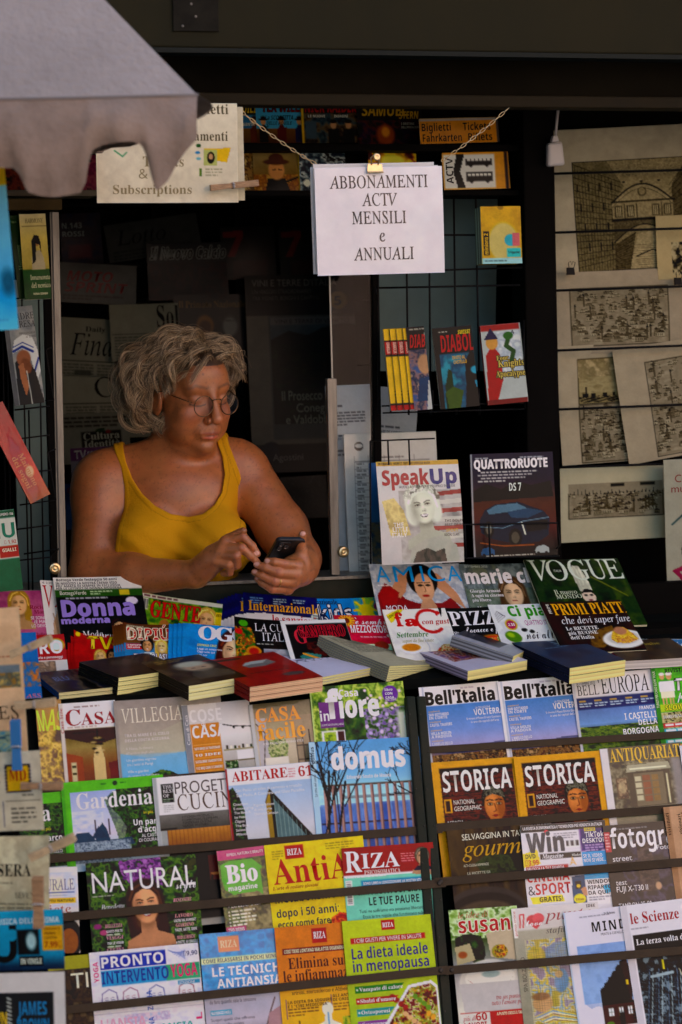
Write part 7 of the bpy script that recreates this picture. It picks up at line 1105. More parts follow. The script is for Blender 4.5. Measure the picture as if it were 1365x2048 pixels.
inn('newspaper with one large serif capital on the middle back shelf', 1.42, (122, 748), (310, 745), (122, 836), npaper('Corriere', 66, 48, 200, 40), 'newspaper', m='news', group=GN)
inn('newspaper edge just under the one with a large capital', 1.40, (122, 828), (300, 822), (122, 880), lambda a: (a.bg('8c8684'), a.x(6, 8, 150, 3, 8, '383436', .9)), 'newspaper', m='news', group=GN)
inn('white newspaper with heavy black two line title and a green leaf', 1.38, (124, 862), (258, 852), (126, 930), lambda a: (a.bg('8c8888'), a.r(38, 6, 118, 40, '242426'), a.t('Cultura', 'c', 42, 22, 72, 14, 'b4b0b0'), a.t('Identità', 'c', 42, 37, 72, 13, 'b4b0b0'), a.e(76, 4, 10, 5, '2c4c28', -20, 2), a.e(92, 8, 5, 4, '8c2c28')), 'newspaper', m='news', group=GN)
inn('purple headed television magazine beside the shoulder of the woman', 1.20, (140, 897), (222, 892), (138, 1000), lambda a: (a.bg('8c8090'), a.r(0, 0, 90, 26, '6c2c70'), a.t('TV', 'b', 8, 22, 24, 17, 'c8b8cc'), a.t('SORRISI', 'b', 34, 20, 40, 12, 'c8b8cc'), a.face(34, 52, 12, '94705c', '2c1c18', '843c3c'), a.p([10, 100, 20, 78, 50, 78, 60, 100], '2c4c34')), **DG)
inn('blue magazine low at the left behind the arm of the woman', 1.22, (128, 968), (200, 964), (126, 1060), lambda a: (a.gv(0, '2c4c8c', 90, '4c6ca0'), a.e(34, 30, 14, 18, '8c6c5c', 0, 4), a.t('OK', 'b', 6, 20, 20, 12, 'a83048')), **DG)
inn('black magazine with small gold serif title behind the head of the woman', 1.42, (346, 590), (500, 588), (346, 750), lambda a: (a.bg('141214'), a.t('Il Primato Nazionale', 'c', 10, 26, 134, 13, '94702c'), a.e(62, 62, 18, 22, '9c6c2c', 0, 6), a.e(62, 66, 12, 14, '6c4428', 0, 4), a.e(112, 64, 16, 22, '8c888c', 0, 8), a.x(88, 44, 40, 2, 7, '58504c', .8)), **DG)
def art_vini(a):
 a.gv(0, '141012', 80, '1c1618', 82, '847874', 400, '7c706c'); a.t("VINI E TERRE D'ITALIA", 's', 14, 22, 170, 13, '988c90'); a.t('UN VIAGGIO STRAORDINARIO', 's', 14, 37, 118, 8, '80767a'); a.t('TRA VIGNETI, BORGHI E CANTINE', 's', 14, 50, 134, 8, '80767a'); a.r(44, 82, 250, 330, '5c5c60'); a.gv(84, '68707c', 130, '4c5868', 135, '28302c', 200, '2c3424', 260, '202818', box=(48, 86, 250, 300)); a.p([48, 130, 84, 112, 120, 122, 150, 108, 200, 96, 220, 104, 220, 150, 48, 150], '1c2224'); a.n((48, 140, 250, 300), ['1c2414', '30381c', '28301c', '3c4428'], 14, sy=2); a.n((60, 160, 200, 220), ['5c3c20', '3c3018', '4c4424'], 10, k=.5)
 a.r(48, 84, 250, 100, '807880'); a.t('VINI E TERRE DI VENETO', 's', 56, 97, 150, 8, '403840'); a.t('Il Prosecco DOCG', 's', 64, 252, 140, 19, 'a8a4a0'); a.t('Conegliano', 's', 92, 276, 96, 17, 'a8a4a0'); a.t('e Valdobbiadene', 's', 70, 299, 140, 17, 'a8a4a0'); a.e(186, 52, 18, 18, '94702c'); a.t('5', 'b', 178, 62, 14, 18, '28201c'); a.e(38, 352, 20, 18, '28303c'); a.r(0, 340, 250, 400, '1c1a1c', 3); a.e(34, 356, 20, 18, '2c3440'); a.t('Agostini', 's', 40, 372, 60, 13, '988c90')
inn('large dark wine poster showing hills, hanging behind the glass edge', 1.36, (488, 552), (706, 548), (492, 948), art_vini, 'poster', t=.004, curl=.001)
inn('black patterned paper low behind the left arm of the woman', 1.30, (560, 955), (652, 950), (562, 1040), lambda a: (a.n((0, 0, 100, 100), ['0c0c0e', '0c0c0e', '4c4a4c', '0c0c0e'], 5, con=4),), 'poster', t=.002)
# comic shelf under the lintel
cs = empty('comic_shelf', atY(500, 392, .64), 'black two tier comic shelf hanging above the serving hatch', 'shelf')
for (y, w) in ((291, 12), (386, 9)):
 p0, p1 = atY(-60, y+w*.5, .56), atY(1040, y-w*.5, .56); q = MB(); q.box((p0.x, .555, p0.z-.002), (p1.x, .70, p0.z+w*.0011)); q.obj('shelf', M_dark, cs)
p0, p1 = atY(-60, 386, .70), atY(1040, 160, .70); q = MB(); q.box((p0.x, .702, p0.z), (p1.x, .715, p1.z)); q.obj('back_board', M_dark, cs)
GCX = 'comics on the shelf above the hatch'
def cmc(label, TL, TR, BL, art, i=0, **k): return inn(label, .64-.004*i, TL, TR, BL, art, 'comic', group=GCX, curl=.0012, tilt=82, **k)
def cowboys(a, sky, n, ground='6c4c2c'):
 a.gv(0, sky, 60, sky, 62, ground, 100, '4c3420'); rr = random.Random(a.seed)
 for k in range(n): x = 14+k*(a.w-20)/max(n-1, 1); c = ['2c2420', '5c3028', '28304c', '7c6440'][k % 4]; a.p([x-9, 90, x-8, 62, x-3, 54, x+3, 54, x+8, 62, x+9, 90], c); a.e(x, 48, 5, 6, 'a87c5c'); a.e(x, 43, 9, 2.4, '3c2818'); a.e(x, 40, 5, 4, '3c2818'); a.l([x-8, 66, x+10, 60+rr.uniform(-6, 6)], 2.5, c)
cmc('comic with yellow letters at the left end of the upper tier', (428, 196), (512, 196), (430, 286), lambda a: (cowboys(a, '3c6c98', 2), a.r(0, 0, 90, 34, '28241c'), a.t('AQUILI', 'b', 34, 30, 48, 22, 'c09c2c', .1), a.t('ARGENTA', 'b', 46, 56, 32, 6, 'b8b0b0')))
cmc('western comic with a light blue sky and dark red title', (510, 196), (602, 196), (512, 286), lambda a: (cowboys(a, '4c8cb4', 3), a.t('TEX WILLER', 'b', 12, 28, 96, 22, '6c1814', .05, out=('28141c', 1)), a.t('La SCONFITTA', 'b', 18, 44, 56, 9, '1c1c28', .2), a.t('DELLE AQUILE', 'b', 20, 54, 50, 7, '1c1c28', .2)), 1)
cmc('dark police comic with a red title strip and yellow spine', (600, 198), (714, 198), (602, 286), lambda a: (a.n((0, 0, 120, 90), ['18202c', '34404c', '5c4838', '241c20'], 14), a.r(0, 0, 5, 90, 'b08c24'), a.r(5, 0, 116, 28, '14100f'), a.t('NICK RAIDER', 'b', 8, 27, 104, 21, '94181c', .12), a.t('LE NUOVE', 'b', 14, 37, 34, 5, 'b8b0b0'), a.t('INDAGINI', 'b', 66, 37, 28, 5, 'b8b0b0'), [(a.p([x-12, 90, x-10, 60, x+10, 60, x+12, 90], '12141c'), a.e(x, 52, 6, 8, '9c7458'), a.e(x, 45, 7, 4, '1c1410')) for x in (64, 94)], a.r(8, 44, 30, 80, '3c4858')), 2)
cmc('black horror comic with jagged yellow title', (712, 202), (842, 202), (714, 288), lambda a: (a.bg('100e14'), a.n((0, 40, 130, 90), ['100e14', '2c1c34', '4c2420', '14101c'], 16), a.t('SAMUEL', 'b', 10, 30, 90, 22, 'a07c20', .1), a.t('STERN', 'b', 84, 36, 38, 15, 'a07c20', .1), a.t('I DESTINI', 'b', 88, 48, 26, 4.5, 'a8a0a0'), a.t("DELL'APOCALISSE", 'b', 88, 55, 34, 4.5, 'a8a0a0'), a.e(56, 68, 18, 22, '7c3c1c', 0, 6), a.e(56, 62, 8, 10, 'b0742c', 0, 4)), 3)
cmc('comic of horses at the left end of the lower tier', (440, 300), (508, 300), (442, 382), lambda a: (a.gv(0, '8c7c60', 90, '5c4428'), a.n((0, 0, 70, 90), ['5c4028', 'a88c60', '3c2818', '7c5c38'], 10, con=3)))
cmc('western comic with a close-up gunman in front of bricks', (505, 300), (600, 300), (507, 382), lambda a: (a.gv(0, '7c6848', 90, '5c4020'), a.n((0, 50, 100, 90), ['8c5c30', '6c4020', 'a07840'], 7), a.p([20, 90, 28, 58, 64, 58, 74, 90], '2c241c'), a.e(46, 40, 16, 20, 'a8744c', 0, 3), a.e(46, 24, 26, 6, '4c3018'), a.e(46, 18, 15, 11, '4c3018'), a.l([38, 40, 44, 39], 2, '1c100c'), a.l([50, 39, 56, 40], 2, '1c100c'), a.l([60, 66, 90, 54], 4, '1c1a1c'), a.r(90, 0, 96, 90, 'b08c24')), 1)
cmc('grey blue comic half behind the hanging notice', (597, 300), (690, 300), (600, 382), lambda a: (a.n((0, 0, 100, 90), ['28303c', '5c6470', 'a0a0a8', '1c1c24'], 10, con=3), a.e(14, 66, 7, 7, 'b8b4b0')), 2)
cmc('comic with a yellow and orange explosion above the notice', (735, 302), (832, 302), (737, 384), lambda a: (a.n((0, 0, 110, 90), ['b88c20', 'c8a838', '984c1c', '4c1c18'], 12, con=2.6), a.e(50, 22, 30, 18, 'd0b850', 0, 12)), 3)
for k, x in enumerate((2, 66, 130)): cmc(('dark red comic at the far left of the lower tier', 'dark red comic below the umbrella flap, second from the left', 'dark pink comic just left of the ticket paper')[k], (x, 310), (x+62, 310), (x+1, 384), lambda a, k=k: a.n((0, 0, 70, 90), [['4c1c18', '6c3024', '241c1c'], ['3c1c1c', '28243c', '5c2c24'], ['5c1c3c', '7c3c4c', '2c1c28']][k], 12), k)
def art_bus(a):
 a.bg('b07c24'); a.r(2, 4, 104, 72, 'b8b0b8', 2); a.t('ACTV', 'b', 20, 62, 52, 14, '181418', rot=90); a.p([28, 4, 44, 4, 34, 38, 44, 72, 28, 72, 20, 38], '181418')
 for v, h in ((10, 16), (40, 18)): a.r(46, v, 98, v+h, '181418', 1); [a.r(49+k*8, v+3, 55+k*8, v+8, 'b8b0b8') for k in range(6)]; a.e(56, v+h, 4, 4, '181418'); a.e(88, v+h, 4, 4, '181418')
 a.r(44, 8, 102, 13, 'b8b0b8'); a.r(106, 0, 126, 80, 'b07c24'); a.r(124, 0, 130, 80, '181418')
inn('orange and white transport sign with bus and boat pictograms', .55, (884, 306), (1016, 303), (886, 380), art_bus, 'sign', t=.006, spine='b07c24')
inn('orange ticket sign with black words in four languages', .56, (838, 238), (996, 234), (840, 288), lambda a: (a.bg('a8701c'), a.r(0, 0, 160, 5, '8c8488'), a.r(153, 0, 160, 60, '4c4448'), a.t('Biglietti', 'b', 4, 25, 58, 15, '181210'), a.t('Tickets', 'b', 86, 25, 56, 15, '181210'), a.t('Fahrkarten', 'b', 5, 46, 78, 15, '181210'), a.t('Billets', 'b', 96, 46, 48, 15, '181210')), 'sign', t=.006)
# wire rack right of the hatch
wires('wire_grid', 'black wire grid hung with comics right of the serving hatch', .47, [[(757, 398), (757, 830)], [(812, 398), (818, 830)], [(858, 398), (862, 830)], [(908, 398), (914, 830)], [(952, 398), (960, 830)], [(740, 470), (1045, 470)], [(740, 545), (1045, 535)], [(752, 576), (1040, 570)], [(752, 576), (752, 590)]], .0024)
wires('wire_pocket', 'black wire pocket holding the small crime comics', .42, [[(764, 812), (1048, 806)], [(766, 826), (1050, 818)], [(866, 780), (866, 822)], [(958, 776), (960, 820)], [(1048, 640), (1050, 818)], [(780, 660), (782, 826)]], .002)
GD = 'small crime comics in the wire pocket'
def spn(a): a.bg('100c0c'); a.r(1, 0, 15, 24, 'b8941c'); a.r(1, 26, 15, 52, '94181c'); a.r(1, 56, 15, 150, 'b8941c'); a.r(1, 154, 15, 166, '94181c'); a.t('TERZA', 'b', 11, 124, 34, 7, '14100c', rot=-90); a.t('DIABOLIK', 'b', 4, 28, 22, 7, 'd0a0a0', rot=-90)
for k in range(4):
 x = 766+k*13
 inn('yellow and red spine of a small crime comic, one of a row of four', .40-.004*k, (x, 658-k*.5), (x+13, 657-k*.5), (x+16, 822-k), spn, 'comic', t=.008, curl=.0004, group='yellow spined crime comics in a row', tilt=84, cell=1.5)
def art_diab(a): a.n((0, 0, 70, 180), ['3c4c78', '7c5c60', '28304c', '94786c'], 14); a.r(0, 0, 60, 46, '100c0c'); a.t('DIABOLIK', 'b', 4, 42, 62, 26, '94181c', .1); a.x(6, 4, 40, 1, 5, 'b0a8a8', .9); a.e(30, 76, 14, 20, '94705c', 0, 3); a.p([8, 150, 16, 104, 46, 100, 54, 150], '2c3c5c'); a.p([26, 170, 34, 110, 52, 108, 56, 170], '98949c'); a.e(40, 16, 5, 5, 'a8a8a8')
inn('small crime comic with red title turned half sideways beside the yellow spines', .385, (812, 655), (848, 652), (822, 822), art_diab, 'comic', t=.006, curl=.0006, group=GD, tilt=84, cell=1.5)
def art_dia2(a): a.bg('1c4864'); a.r(0, 0, 100, 54, '100c10'); a.t('DIABOLIK', 'b', 14, 50, 84, 34, '94181c', .02); a.t('SWISSI', 'b', 50, 16, 24, 8, 'b8a030', .2); a.x(12, 8, 34, 1, 5, 'b0a8a8', .9); a.r(0, 0, 10, 170, '14100f'); a.n((10, 56, 94, 170), ['1c5c7c', '183c58', '2c748c'], 22); a.t('INVITO AL', 'b', 34, 66, 26, 7, 'b08c28'); a.t('CASTELLO', 'b', 36, 75, 26, 7, 'b08c28'); a.p([12, 170, 14, 120, 24, 84, 30, 88, 34, 170], '28341c'); a.p([14, 130, 30, 120, 50, 130, 40, 166, 18, 166], '3c4c20'); a.p([56, 120, 58, 74, 70, 52, 92, 60, 94, 170, 50, 170], '0c0c12'); a.e(78, 90, 10, 8, '2c7c9c', 10, 3); a.p([74, 110, 94, 116, 94, 130, 76, 124], '2c6c8c')
inn('small crime comic with a masked figure against blue', .40, (864, 657), (942, 650), (872, 820), art_dia2, 'comic', t=.006, curl=.0006, group=GD, tilt=84, cell=1.5)
def art_kni(a): a.bg('94949c'); a.r(0, 0, 78, 12, '84141c'); a.n((10, 14, 78, 100), ['b0acb8', '8c90a4', 'a8a8b4'], 14); a.p([2, 150, 6, 60, 20, 40, 34, 60, 36, 110, 22, 150], '8c1c18'); a.e(20, 36, 12, 14, 'a87c4c', 0, 2); a.p([4, 30, 20, 6, 34, 30], '2c2450'); a.l([56, 24, 48, 44, 62, 56, 54, 78], 9, '2c4c28'); a.e(54, 24, 10, 8, '34582c'); a.l([30, 96, 44, 104], 5, 'a87c5c'); a.t('Knights', 'c', 28, 86, 52, 14, 'a8945c', out=('14100f', 1.6)); a.t('Apocalypse', 'c', 22, 106, 58, 13, 'a8945c', out=('14100f', 1.6)); a.t('Four', 'c', 26, 72, 24, 9, 'a8945c', out=('14100f', 1.4)); a.t('4', 'r', 60, 22, 7, 9, '1c1c28'); a.r(0, 150, 80, 170, '6c1418')
inn('fantasy book with a red cloaked figure and a green dragon', .41, (960, 652), (1040, 645), (964, 812), art_kni, 'book', t=.012, curl=.0006, tilt=84, cell=1.5, group=GD, spine='84141c')
q = sheet('yellow sticker box with a pale blue foot hanging on the grid', 'box', vpl(.40, 87), (961, 413), (1041, 412), (964, 528), lambda a: (a.bg('a88414'), a.n((0, 0, 84, 40), ['b08c18', 'a07c10'], 20), a.e(40, 2, 6, 5, '8c6c10'), a.e(44, 72, 30, 40, 'a8a090', 0, 6, .7), a.r(0, 104, 84, 118, '88a8b8'), a.r(4, 50, 16, 98, '14140f'), a.t('minions 2', 'b', 13, 96, 42, 8, 'b89420', rot=90), a.e(58, 68, 12, 12, '3c8ca8'), a.r(62, 54, 76, 80, 'a85c6c'), a.r(50, 84, 78, 102, '3c9ca8'), a.t('5 Figurine', 'b', 53, 95, 22, 5, '181818'), a.x(6, 108, 50, 1, 5, '384048', .8)), t=.05, name='sticker_box', spine='94a0a0', paper='8c7420', curl=0, part='front', cell=1.5)
# papers behind the glass
GP = 'white papers taped up behind the glass panel'
def form(a): a.bg('a09ca9'); a.x(8, 40, 60, 1, 8, '3c3a44', .9); a.x(8, 54, 70, 5, 6, '3c3a44', .8); a.x(8, 100, 60, 1, 7, '3c3a44', .9); a.t('PACIO(1)', 'b', 8, 110, 26, 5, '3c3a44'); a.x(8, 130, 70, 2, 8, '3c3a44', .8)
def table(a):
 a.bg('a49fa8'); a.e(30, 26, 9, 9, '303840'); a.e(30, 25, 8, 4, 'a49fa8'); a.r(22, 56, 170, 57, '504c54'); 
 for k in range(32): a.x(24, 60+k*7, 22, 1, 7, '504c54', .7, k); a.r(20, 58+k*7, 170, 58.6+k*7, '6c6870'); a.x(52+(k % 2)*2, 60+k*7, 110, 1, 8, '686470', .5, k+40)
 for x in (20, 48, 80, 110, 140): a.r(x, 46, x+1, 285, '6c6870')
 a.x(54, 48, 100, 1, 6, '504c54', .8)
inn('white typed notice at the back of the taped papers', .60, (752, 772), (838, 780), (755, 1000), lambda a: (a.bg('8c8a98'), a.x(14, 78, 60, 1, 8, '3c3a44', .9), a.t('COSTI DI CONCESSIONE', 'b', 6, 92, 76, 5, '3c3a44')), 'notice', m='matte', t=.0006, parts=False, group=GP)
inn('narrow white form hanging next to the glass edge', .56, (649, 772), (740, 768), (662, 1162), form, 'notice', m='matte', t=.0006, parts=False, group=GP)
inn('white timetable sheet with columns and a round emblem', .53, (686, 868), (872, 862), (694, 1164), table, 'notice', m='wrap', t=.0006, parts=False, group=GP)
# two magazines on the wire holder
def art_speak(a):
 a.gv(0, 'b4aab4', 200, 'a49aa4'); a.r(0, 0, 166, 9, 'a88418'); a.t('IN OMAGGIO: WORK IT OUT! THE EXERCISE BOOK', 'b', 4, 7, 104, 5, '28201c'); a.t('Speak', 'b', 10, 48, 92, 30, '8c1c34', out=('8c1c34', .8)); a.t('Up', 'b', 106, 48, 52, 30, '1c2468', out=('1c2468', .8)); a.t('AUDIO RIVISTA PER IL PROPRIO INGLESE', 's', 42, 55, 112, 5, '302830')
 a.n((40, 60, 170, 205), ['8c8488', '9c949c', '7c747c'], 30)
 for k in range(7): a.p([94, 66+k*17, 166, 60+k*18, 166, 69+k*18, 94, 75+k*17], '84242c' if k % 2 == 0 else 'a8a0a4')
 a.face(86, 92, 34, 'b0aca9', 'b8b4b4', '3c3838', .2, -8, .7, 0, 1.05, '4c4848'); a.n((48, 44, 124, 80), ['bcb8b8', '8c8888', 'c8c4c4', '5c5858'], 8, con=2.6, k=.85, poly=[50, 96, 48, 70, 60, 50, 84, 42, 108, 50, 122, 72, 120, 96, 112, 72, 92, 60, 66, 66, 58, 96]); a.p([56, 205, 60, 176, 86, 160, 120, 152, 150, 172, 156, 205], '948f90'); a.p([62, 205, 70, 184, 92, 176, 108, 184, 126, 178, 130, 205], '1c1a1c'); a.n((0, 70, 66, 150), ['a88c50', 'c0a868', '8c7440'], 16, con=2, k=.7, poly=[6, 80, 30, 74, 48, 100, 60, 150, 20, 150])  # gold patch at the left: reflection of a sunlit wall painted into the cover
 lines(a, 128, 126, 8, 5, '4c4048', 'b', 'THE DOLPHIN', 'BEST OF BRITT'); a.t('SPORT', 'b', 130, 146, 24, 6, 'a88424'); a.t('SOCIAL CLASS', 'b', 126, 154, 30, 5, '4c4048'); a.t('THE', 'b', 26, 132, 20, 8, 'c8c0c0'); a.t('LITTLE', 'b', 24, 142, 30, 9, 'c8c0c0'); a.t('ITALY', 'b', 22, 153, 30, 9, 'c8c0c0')
sheet('curling white language magazine with a blond woman before red stripes', 'magazine', vpl(.36, 80), (752, 924), (916, 919), (774, 1130), art_speak, t=.003, m='wrap', bow=.006, group='magazines on the upper wire holder', cell=1.4)
def art_quat(a):
 a.gv(0, '1c1c38', 60, '2c2434', 100, '4c2c28', 150, '4c2418', 205, '241818'); a.r(0, 0, 3, 210, '8c8894'); a.p([4, 74, 30, 60, 60, 72, 90, 56, 120, 66, 160, 58, 164, 90, 4, 96], '18161c'); a.t('QUATTRORUOTE', 'b', 7, 30, 148, 18, 'c4bcc8', out=('c4bcc8', .6)); a.x(10, 8, 30, 1, 5, 'a8a4b0', .9); a.x(100, 8, 54, 1, 5, 'a8a4b0', .9)
 for k in range(4): a.x(20-(k % 2)*6, 36+k*6, 130, 1, 6, 'b0a8b0', .85, k)
 a.t('DS 7', 'b', 76, 76, 24, 16, 'b8b4bc'); a.p([14, 134, 26, 112, 46, 102, 92, 98, 116, 108, 142, 118, 154, 134, 150, 168, 130, 180, 90, 184, 40, 172, 16, 158], '1c2838'); a.p([30, 114, 48, 104, 90, 101, 110, 112, 70, 118, 34, 122], '4c647c'); a.p([70, 118, 112, 112, 142, 119, 110, 132, 78, 130], '2c405c'); a.e(32, 152, 10, 16, '0c0c10'); a.e(32, 152, 6, 10, '5c5450'); a.e(84, 170, 13, 18, '0c0c10'); a.e(84, 170, 8, 12, '4c4440'); a.p([104, 140, 150, 136, 148, 156, 108, 160], '0c0e14'); a.l([98, 140, 104, 164], 3, 'b8b4b0'); a.l([16, 146, 60, 150, 100, 138, 152, 132], 1.4, '6c8098'); a.l([14, 178, 60, 186, 120, 186], 2, '8c4c28')
 for x, c in ((28, '2c4c74'), (136, '8c8c94')): a.p([x-14, 198, x-10, 190, x+4, 187, x+14, 194, x+14, 202, x-12, 204], c); a.e(x-8, 203, 3, 3, '0c0c0c'); a.e(x+8, 203, 3, 3, '0c0c0c')
 a.x(24, 204, 110, 1, 5, 'b0a8a8', .9)
sheet('dark car magazine with a blue hatchback under a wide white title', 'magazine', vpl(.37, 84), (939, 909), (1106, 903), (945, 1118), art_quat, t=.006, group='magazines on the upper wire holder', cell=1.4, spine='8c8894')
inn('blue magazine standing behind the curling white one', .43, (738, 926), (775, 925), (742, 1128), lambda a: (a.gv(0, '1c4c7c', 200, '2c3c54'), a.n((0, 120, 40, 205), ['1c3048', '4c4438', '28405c'], 12)), t=.006)
wires('wire_holder', 'black wire holder with a front rail across the two upper magazines', .32, [[(786, 1096), (790, 1120), (1120, 1112)], [(784, 1098), (786, 1054), (870, 1050), (1115, 1046), (1121, 1090), (1112, 1098)], [(930, 1049), (933, 1116)], [(978, 1048), (981, 1116)], [(741, 882), (742, 1128)], [(741, 882), (870, 877)], [(776, 880), (778, 930)], [(818, 879), (820, 930)]], .002)
# prints on the right panel
GR = 'old city prints pinned to the right panel'
ENG = ['1c1814', '5c5044', '948674', 'b0a08c']
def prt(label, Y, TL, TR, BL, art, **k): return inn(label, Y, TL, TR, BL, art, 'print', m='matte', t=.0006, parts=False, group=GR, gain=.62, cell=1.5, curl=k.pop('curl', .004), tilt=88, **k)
CR = 'a89a92'
def art_bridge(a):
 a.bg(CR); a.n((0, 0, 330, 300), [CR, 'b0a096', 'a0928a'], 40, k=.6); a.r(50, 66, 275, 288, '9c8a72'); a.n((120, 66, 275, 100), ['8c7c66', 'a4927a', '78695a'], 6, con=2, sy=2); D = '2a231c'; M = '62564a'
 a.p([50, 66, 118, 66, 150, 120, 128, 150, 124, 288, 50, 288], '776a58'); a.p([275, 76, 246, 120, 238, 210, 275, 214], '5c5044')
 for k in range(17): a.l([51, 70+k*13, 146-k*1.2, 112+k*9.5], 1.3, D, .75)
 for k in range(13): a.l([54+k*6.6, 70+k*3.2, 58+k*5.4, 286], 1.1, D, .6); a.r(56+k*5.6, 110+(k % 4)*40, 59+k*5.6, 126+(k % 4)*40, D)
 for k in range(9): a.l([275, 80+k*14, 240, 122+k*9], 1.2, D, .8)
 up = [q for k in range(13) for q in (124+k*10.2, 152-36*math.sin(math.pi*k/12))]; a.p(up+[246, 190, 124, 190], 'a3917a'); a.l(up, 3.2, D); a.l([v+(0 if i % 2 == 0 else 9) for i, v in enumerate(up)], 1.4, M); a.e(185, 132, 9, 10, M); a.e(185, 131, 6, 7, '9c8a72')
 for x in (150, 185, 220): a.e(x, 112-(x == 185)*4, 6, 4, 'a3917a'); a.e(x, 111, 3, 2, D)
 for x in (136, 160, 210, 234): a.r(x-8, 158, x+8, 182, M); a.r(x-5.5, 161, x+5.5, 180, 'c0ad94'); [a.l([x-5+q*2.5, 161, x-5+q*2.5, 180], 1, D, .9) for q in range(5)]; a.r(x+11, 155, x+14, 184, M)
 a.r(122, 149, 250, 152, D); a.r(122, 184, 250, 190, D); lo = [(124+k*10.2, 232-34*math.sin(math.pi*k/12)) for k in range(13)]; a.p([124, 190, 246, 190]+[q for p_ in reversed(lo) for q in p_], M); a.l([q for p_ in lo for q in p_], 2.4, D)
 a.p([150, 288, 172, 216, 208, 212, 236, 288], 'b4a189'); a.p([124, 288, 124, 236, 168, 212, 152, 288], '5c5044'); a.p([246, 288, 240, 232, 206, 208, 232, 288], '52473c')
 for k in range(12): a.l([124, 240+k*4, 166-k, 216+k*6], 1, D, .7); a.l([150+k*2, 240+k*4, 226-k*2, 238+k*4.2], 1.1, M, .7); a.r(212+k*2, 222+k*3, 214+k*2, 228+k*3, D)
 a.l([166, 262, 198, 250, 232, 262], 2.6, D); a.n((50, 66, 275, 288), [D, M, 'a3917a'], 3, con=2, k=.22); a.l([50, 66, 275, 66, 275, 288, 50, 288, 50, 66], 1.6, D)
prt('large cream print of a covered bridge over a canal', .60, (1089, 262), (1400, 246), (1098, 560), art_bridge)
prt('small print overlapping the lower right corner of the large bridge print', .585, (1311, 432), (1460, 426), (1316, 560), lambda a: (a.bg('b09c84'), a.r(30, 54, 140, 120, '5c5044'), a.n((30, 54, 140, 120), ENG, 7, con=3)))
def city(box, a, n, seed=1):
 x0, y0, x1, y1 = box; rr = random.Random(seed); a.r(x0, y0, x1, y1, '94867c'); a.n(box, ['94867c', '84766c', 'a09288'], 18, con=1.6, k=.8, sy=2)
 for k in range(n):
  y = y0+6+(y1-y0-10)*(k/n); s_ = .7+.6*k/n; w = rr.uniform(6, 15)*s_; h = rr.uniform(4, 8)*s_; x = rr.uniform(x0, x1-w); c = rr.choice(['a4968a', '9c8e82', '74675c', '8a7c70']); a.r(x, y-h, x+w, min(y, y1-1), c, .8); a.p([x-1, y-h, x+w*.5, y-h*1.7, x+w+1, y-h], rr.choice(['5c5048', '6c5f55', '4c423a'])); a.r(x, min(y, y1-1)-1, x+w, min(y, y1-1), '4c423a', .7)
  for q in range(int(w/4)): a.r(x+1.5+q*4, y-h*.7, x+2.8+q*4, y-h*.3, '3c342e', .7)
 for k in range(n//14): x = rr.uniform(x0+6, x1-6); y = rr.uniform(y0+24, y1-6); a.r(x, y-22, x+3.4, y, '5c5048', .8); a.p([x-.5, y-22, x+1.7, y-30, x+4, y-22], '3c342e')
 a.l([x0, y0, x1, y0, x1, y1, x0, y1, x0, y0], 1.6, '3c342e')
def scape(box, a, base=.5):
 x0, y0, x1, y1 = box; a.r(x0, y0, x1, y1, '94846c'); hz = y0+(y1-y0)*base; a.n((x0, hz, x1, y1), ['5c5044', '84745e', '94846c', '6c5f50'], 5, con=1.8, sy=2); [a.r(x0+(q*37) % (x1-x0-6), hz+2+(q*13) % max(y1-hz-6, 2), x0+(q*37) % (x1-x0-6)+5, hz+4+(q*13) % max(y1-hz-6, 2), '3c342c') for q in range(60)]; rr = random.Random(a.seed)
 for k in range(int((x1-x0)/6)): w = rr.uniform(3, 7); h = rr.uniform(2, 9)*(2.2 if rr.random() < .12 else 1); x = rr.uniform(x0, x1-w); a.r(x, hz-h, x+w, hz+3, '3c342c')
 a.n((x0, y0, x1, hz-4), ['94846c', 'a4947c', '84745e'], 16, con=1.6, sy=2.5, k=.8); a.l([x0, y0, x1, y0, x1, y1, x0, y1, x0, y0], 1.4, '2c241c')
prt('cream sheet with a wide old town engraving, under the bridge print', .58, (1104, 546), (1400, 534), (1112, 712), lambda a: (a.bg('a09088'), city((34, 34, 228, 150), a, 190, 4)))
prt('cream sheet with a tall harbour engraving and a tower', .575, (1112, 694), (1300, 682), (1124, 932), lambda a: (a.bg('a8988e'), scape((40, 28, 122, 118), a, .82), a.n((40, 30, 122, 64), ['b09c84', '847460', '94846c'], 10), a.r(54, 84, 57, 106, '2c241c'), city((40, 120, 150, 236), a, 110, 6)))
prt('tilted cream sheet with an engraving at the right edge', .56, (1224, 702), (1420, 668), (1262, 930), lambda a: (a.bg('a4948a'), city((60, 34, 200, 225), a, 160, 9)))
prt('white sheet with a long city panorama', .57, (1119, 936), (1330, 926), (1126, 1086), lambda a: (a.bg('b4a89c'), city((16, 52, 206, 104), a, 120, 12), a.r(16, 34, 206, 54, '94867c'), [a.p([18+k*7.6, 56, 19.5+k*7.6, 56-(k*13 % 9)-4, 21+k*7.6, 56], '3c342e') for k in range(24)], a.r(100, 36, 128, 42, '3c342c'), a.r(160, 36, 190, 42, '3c342c')))
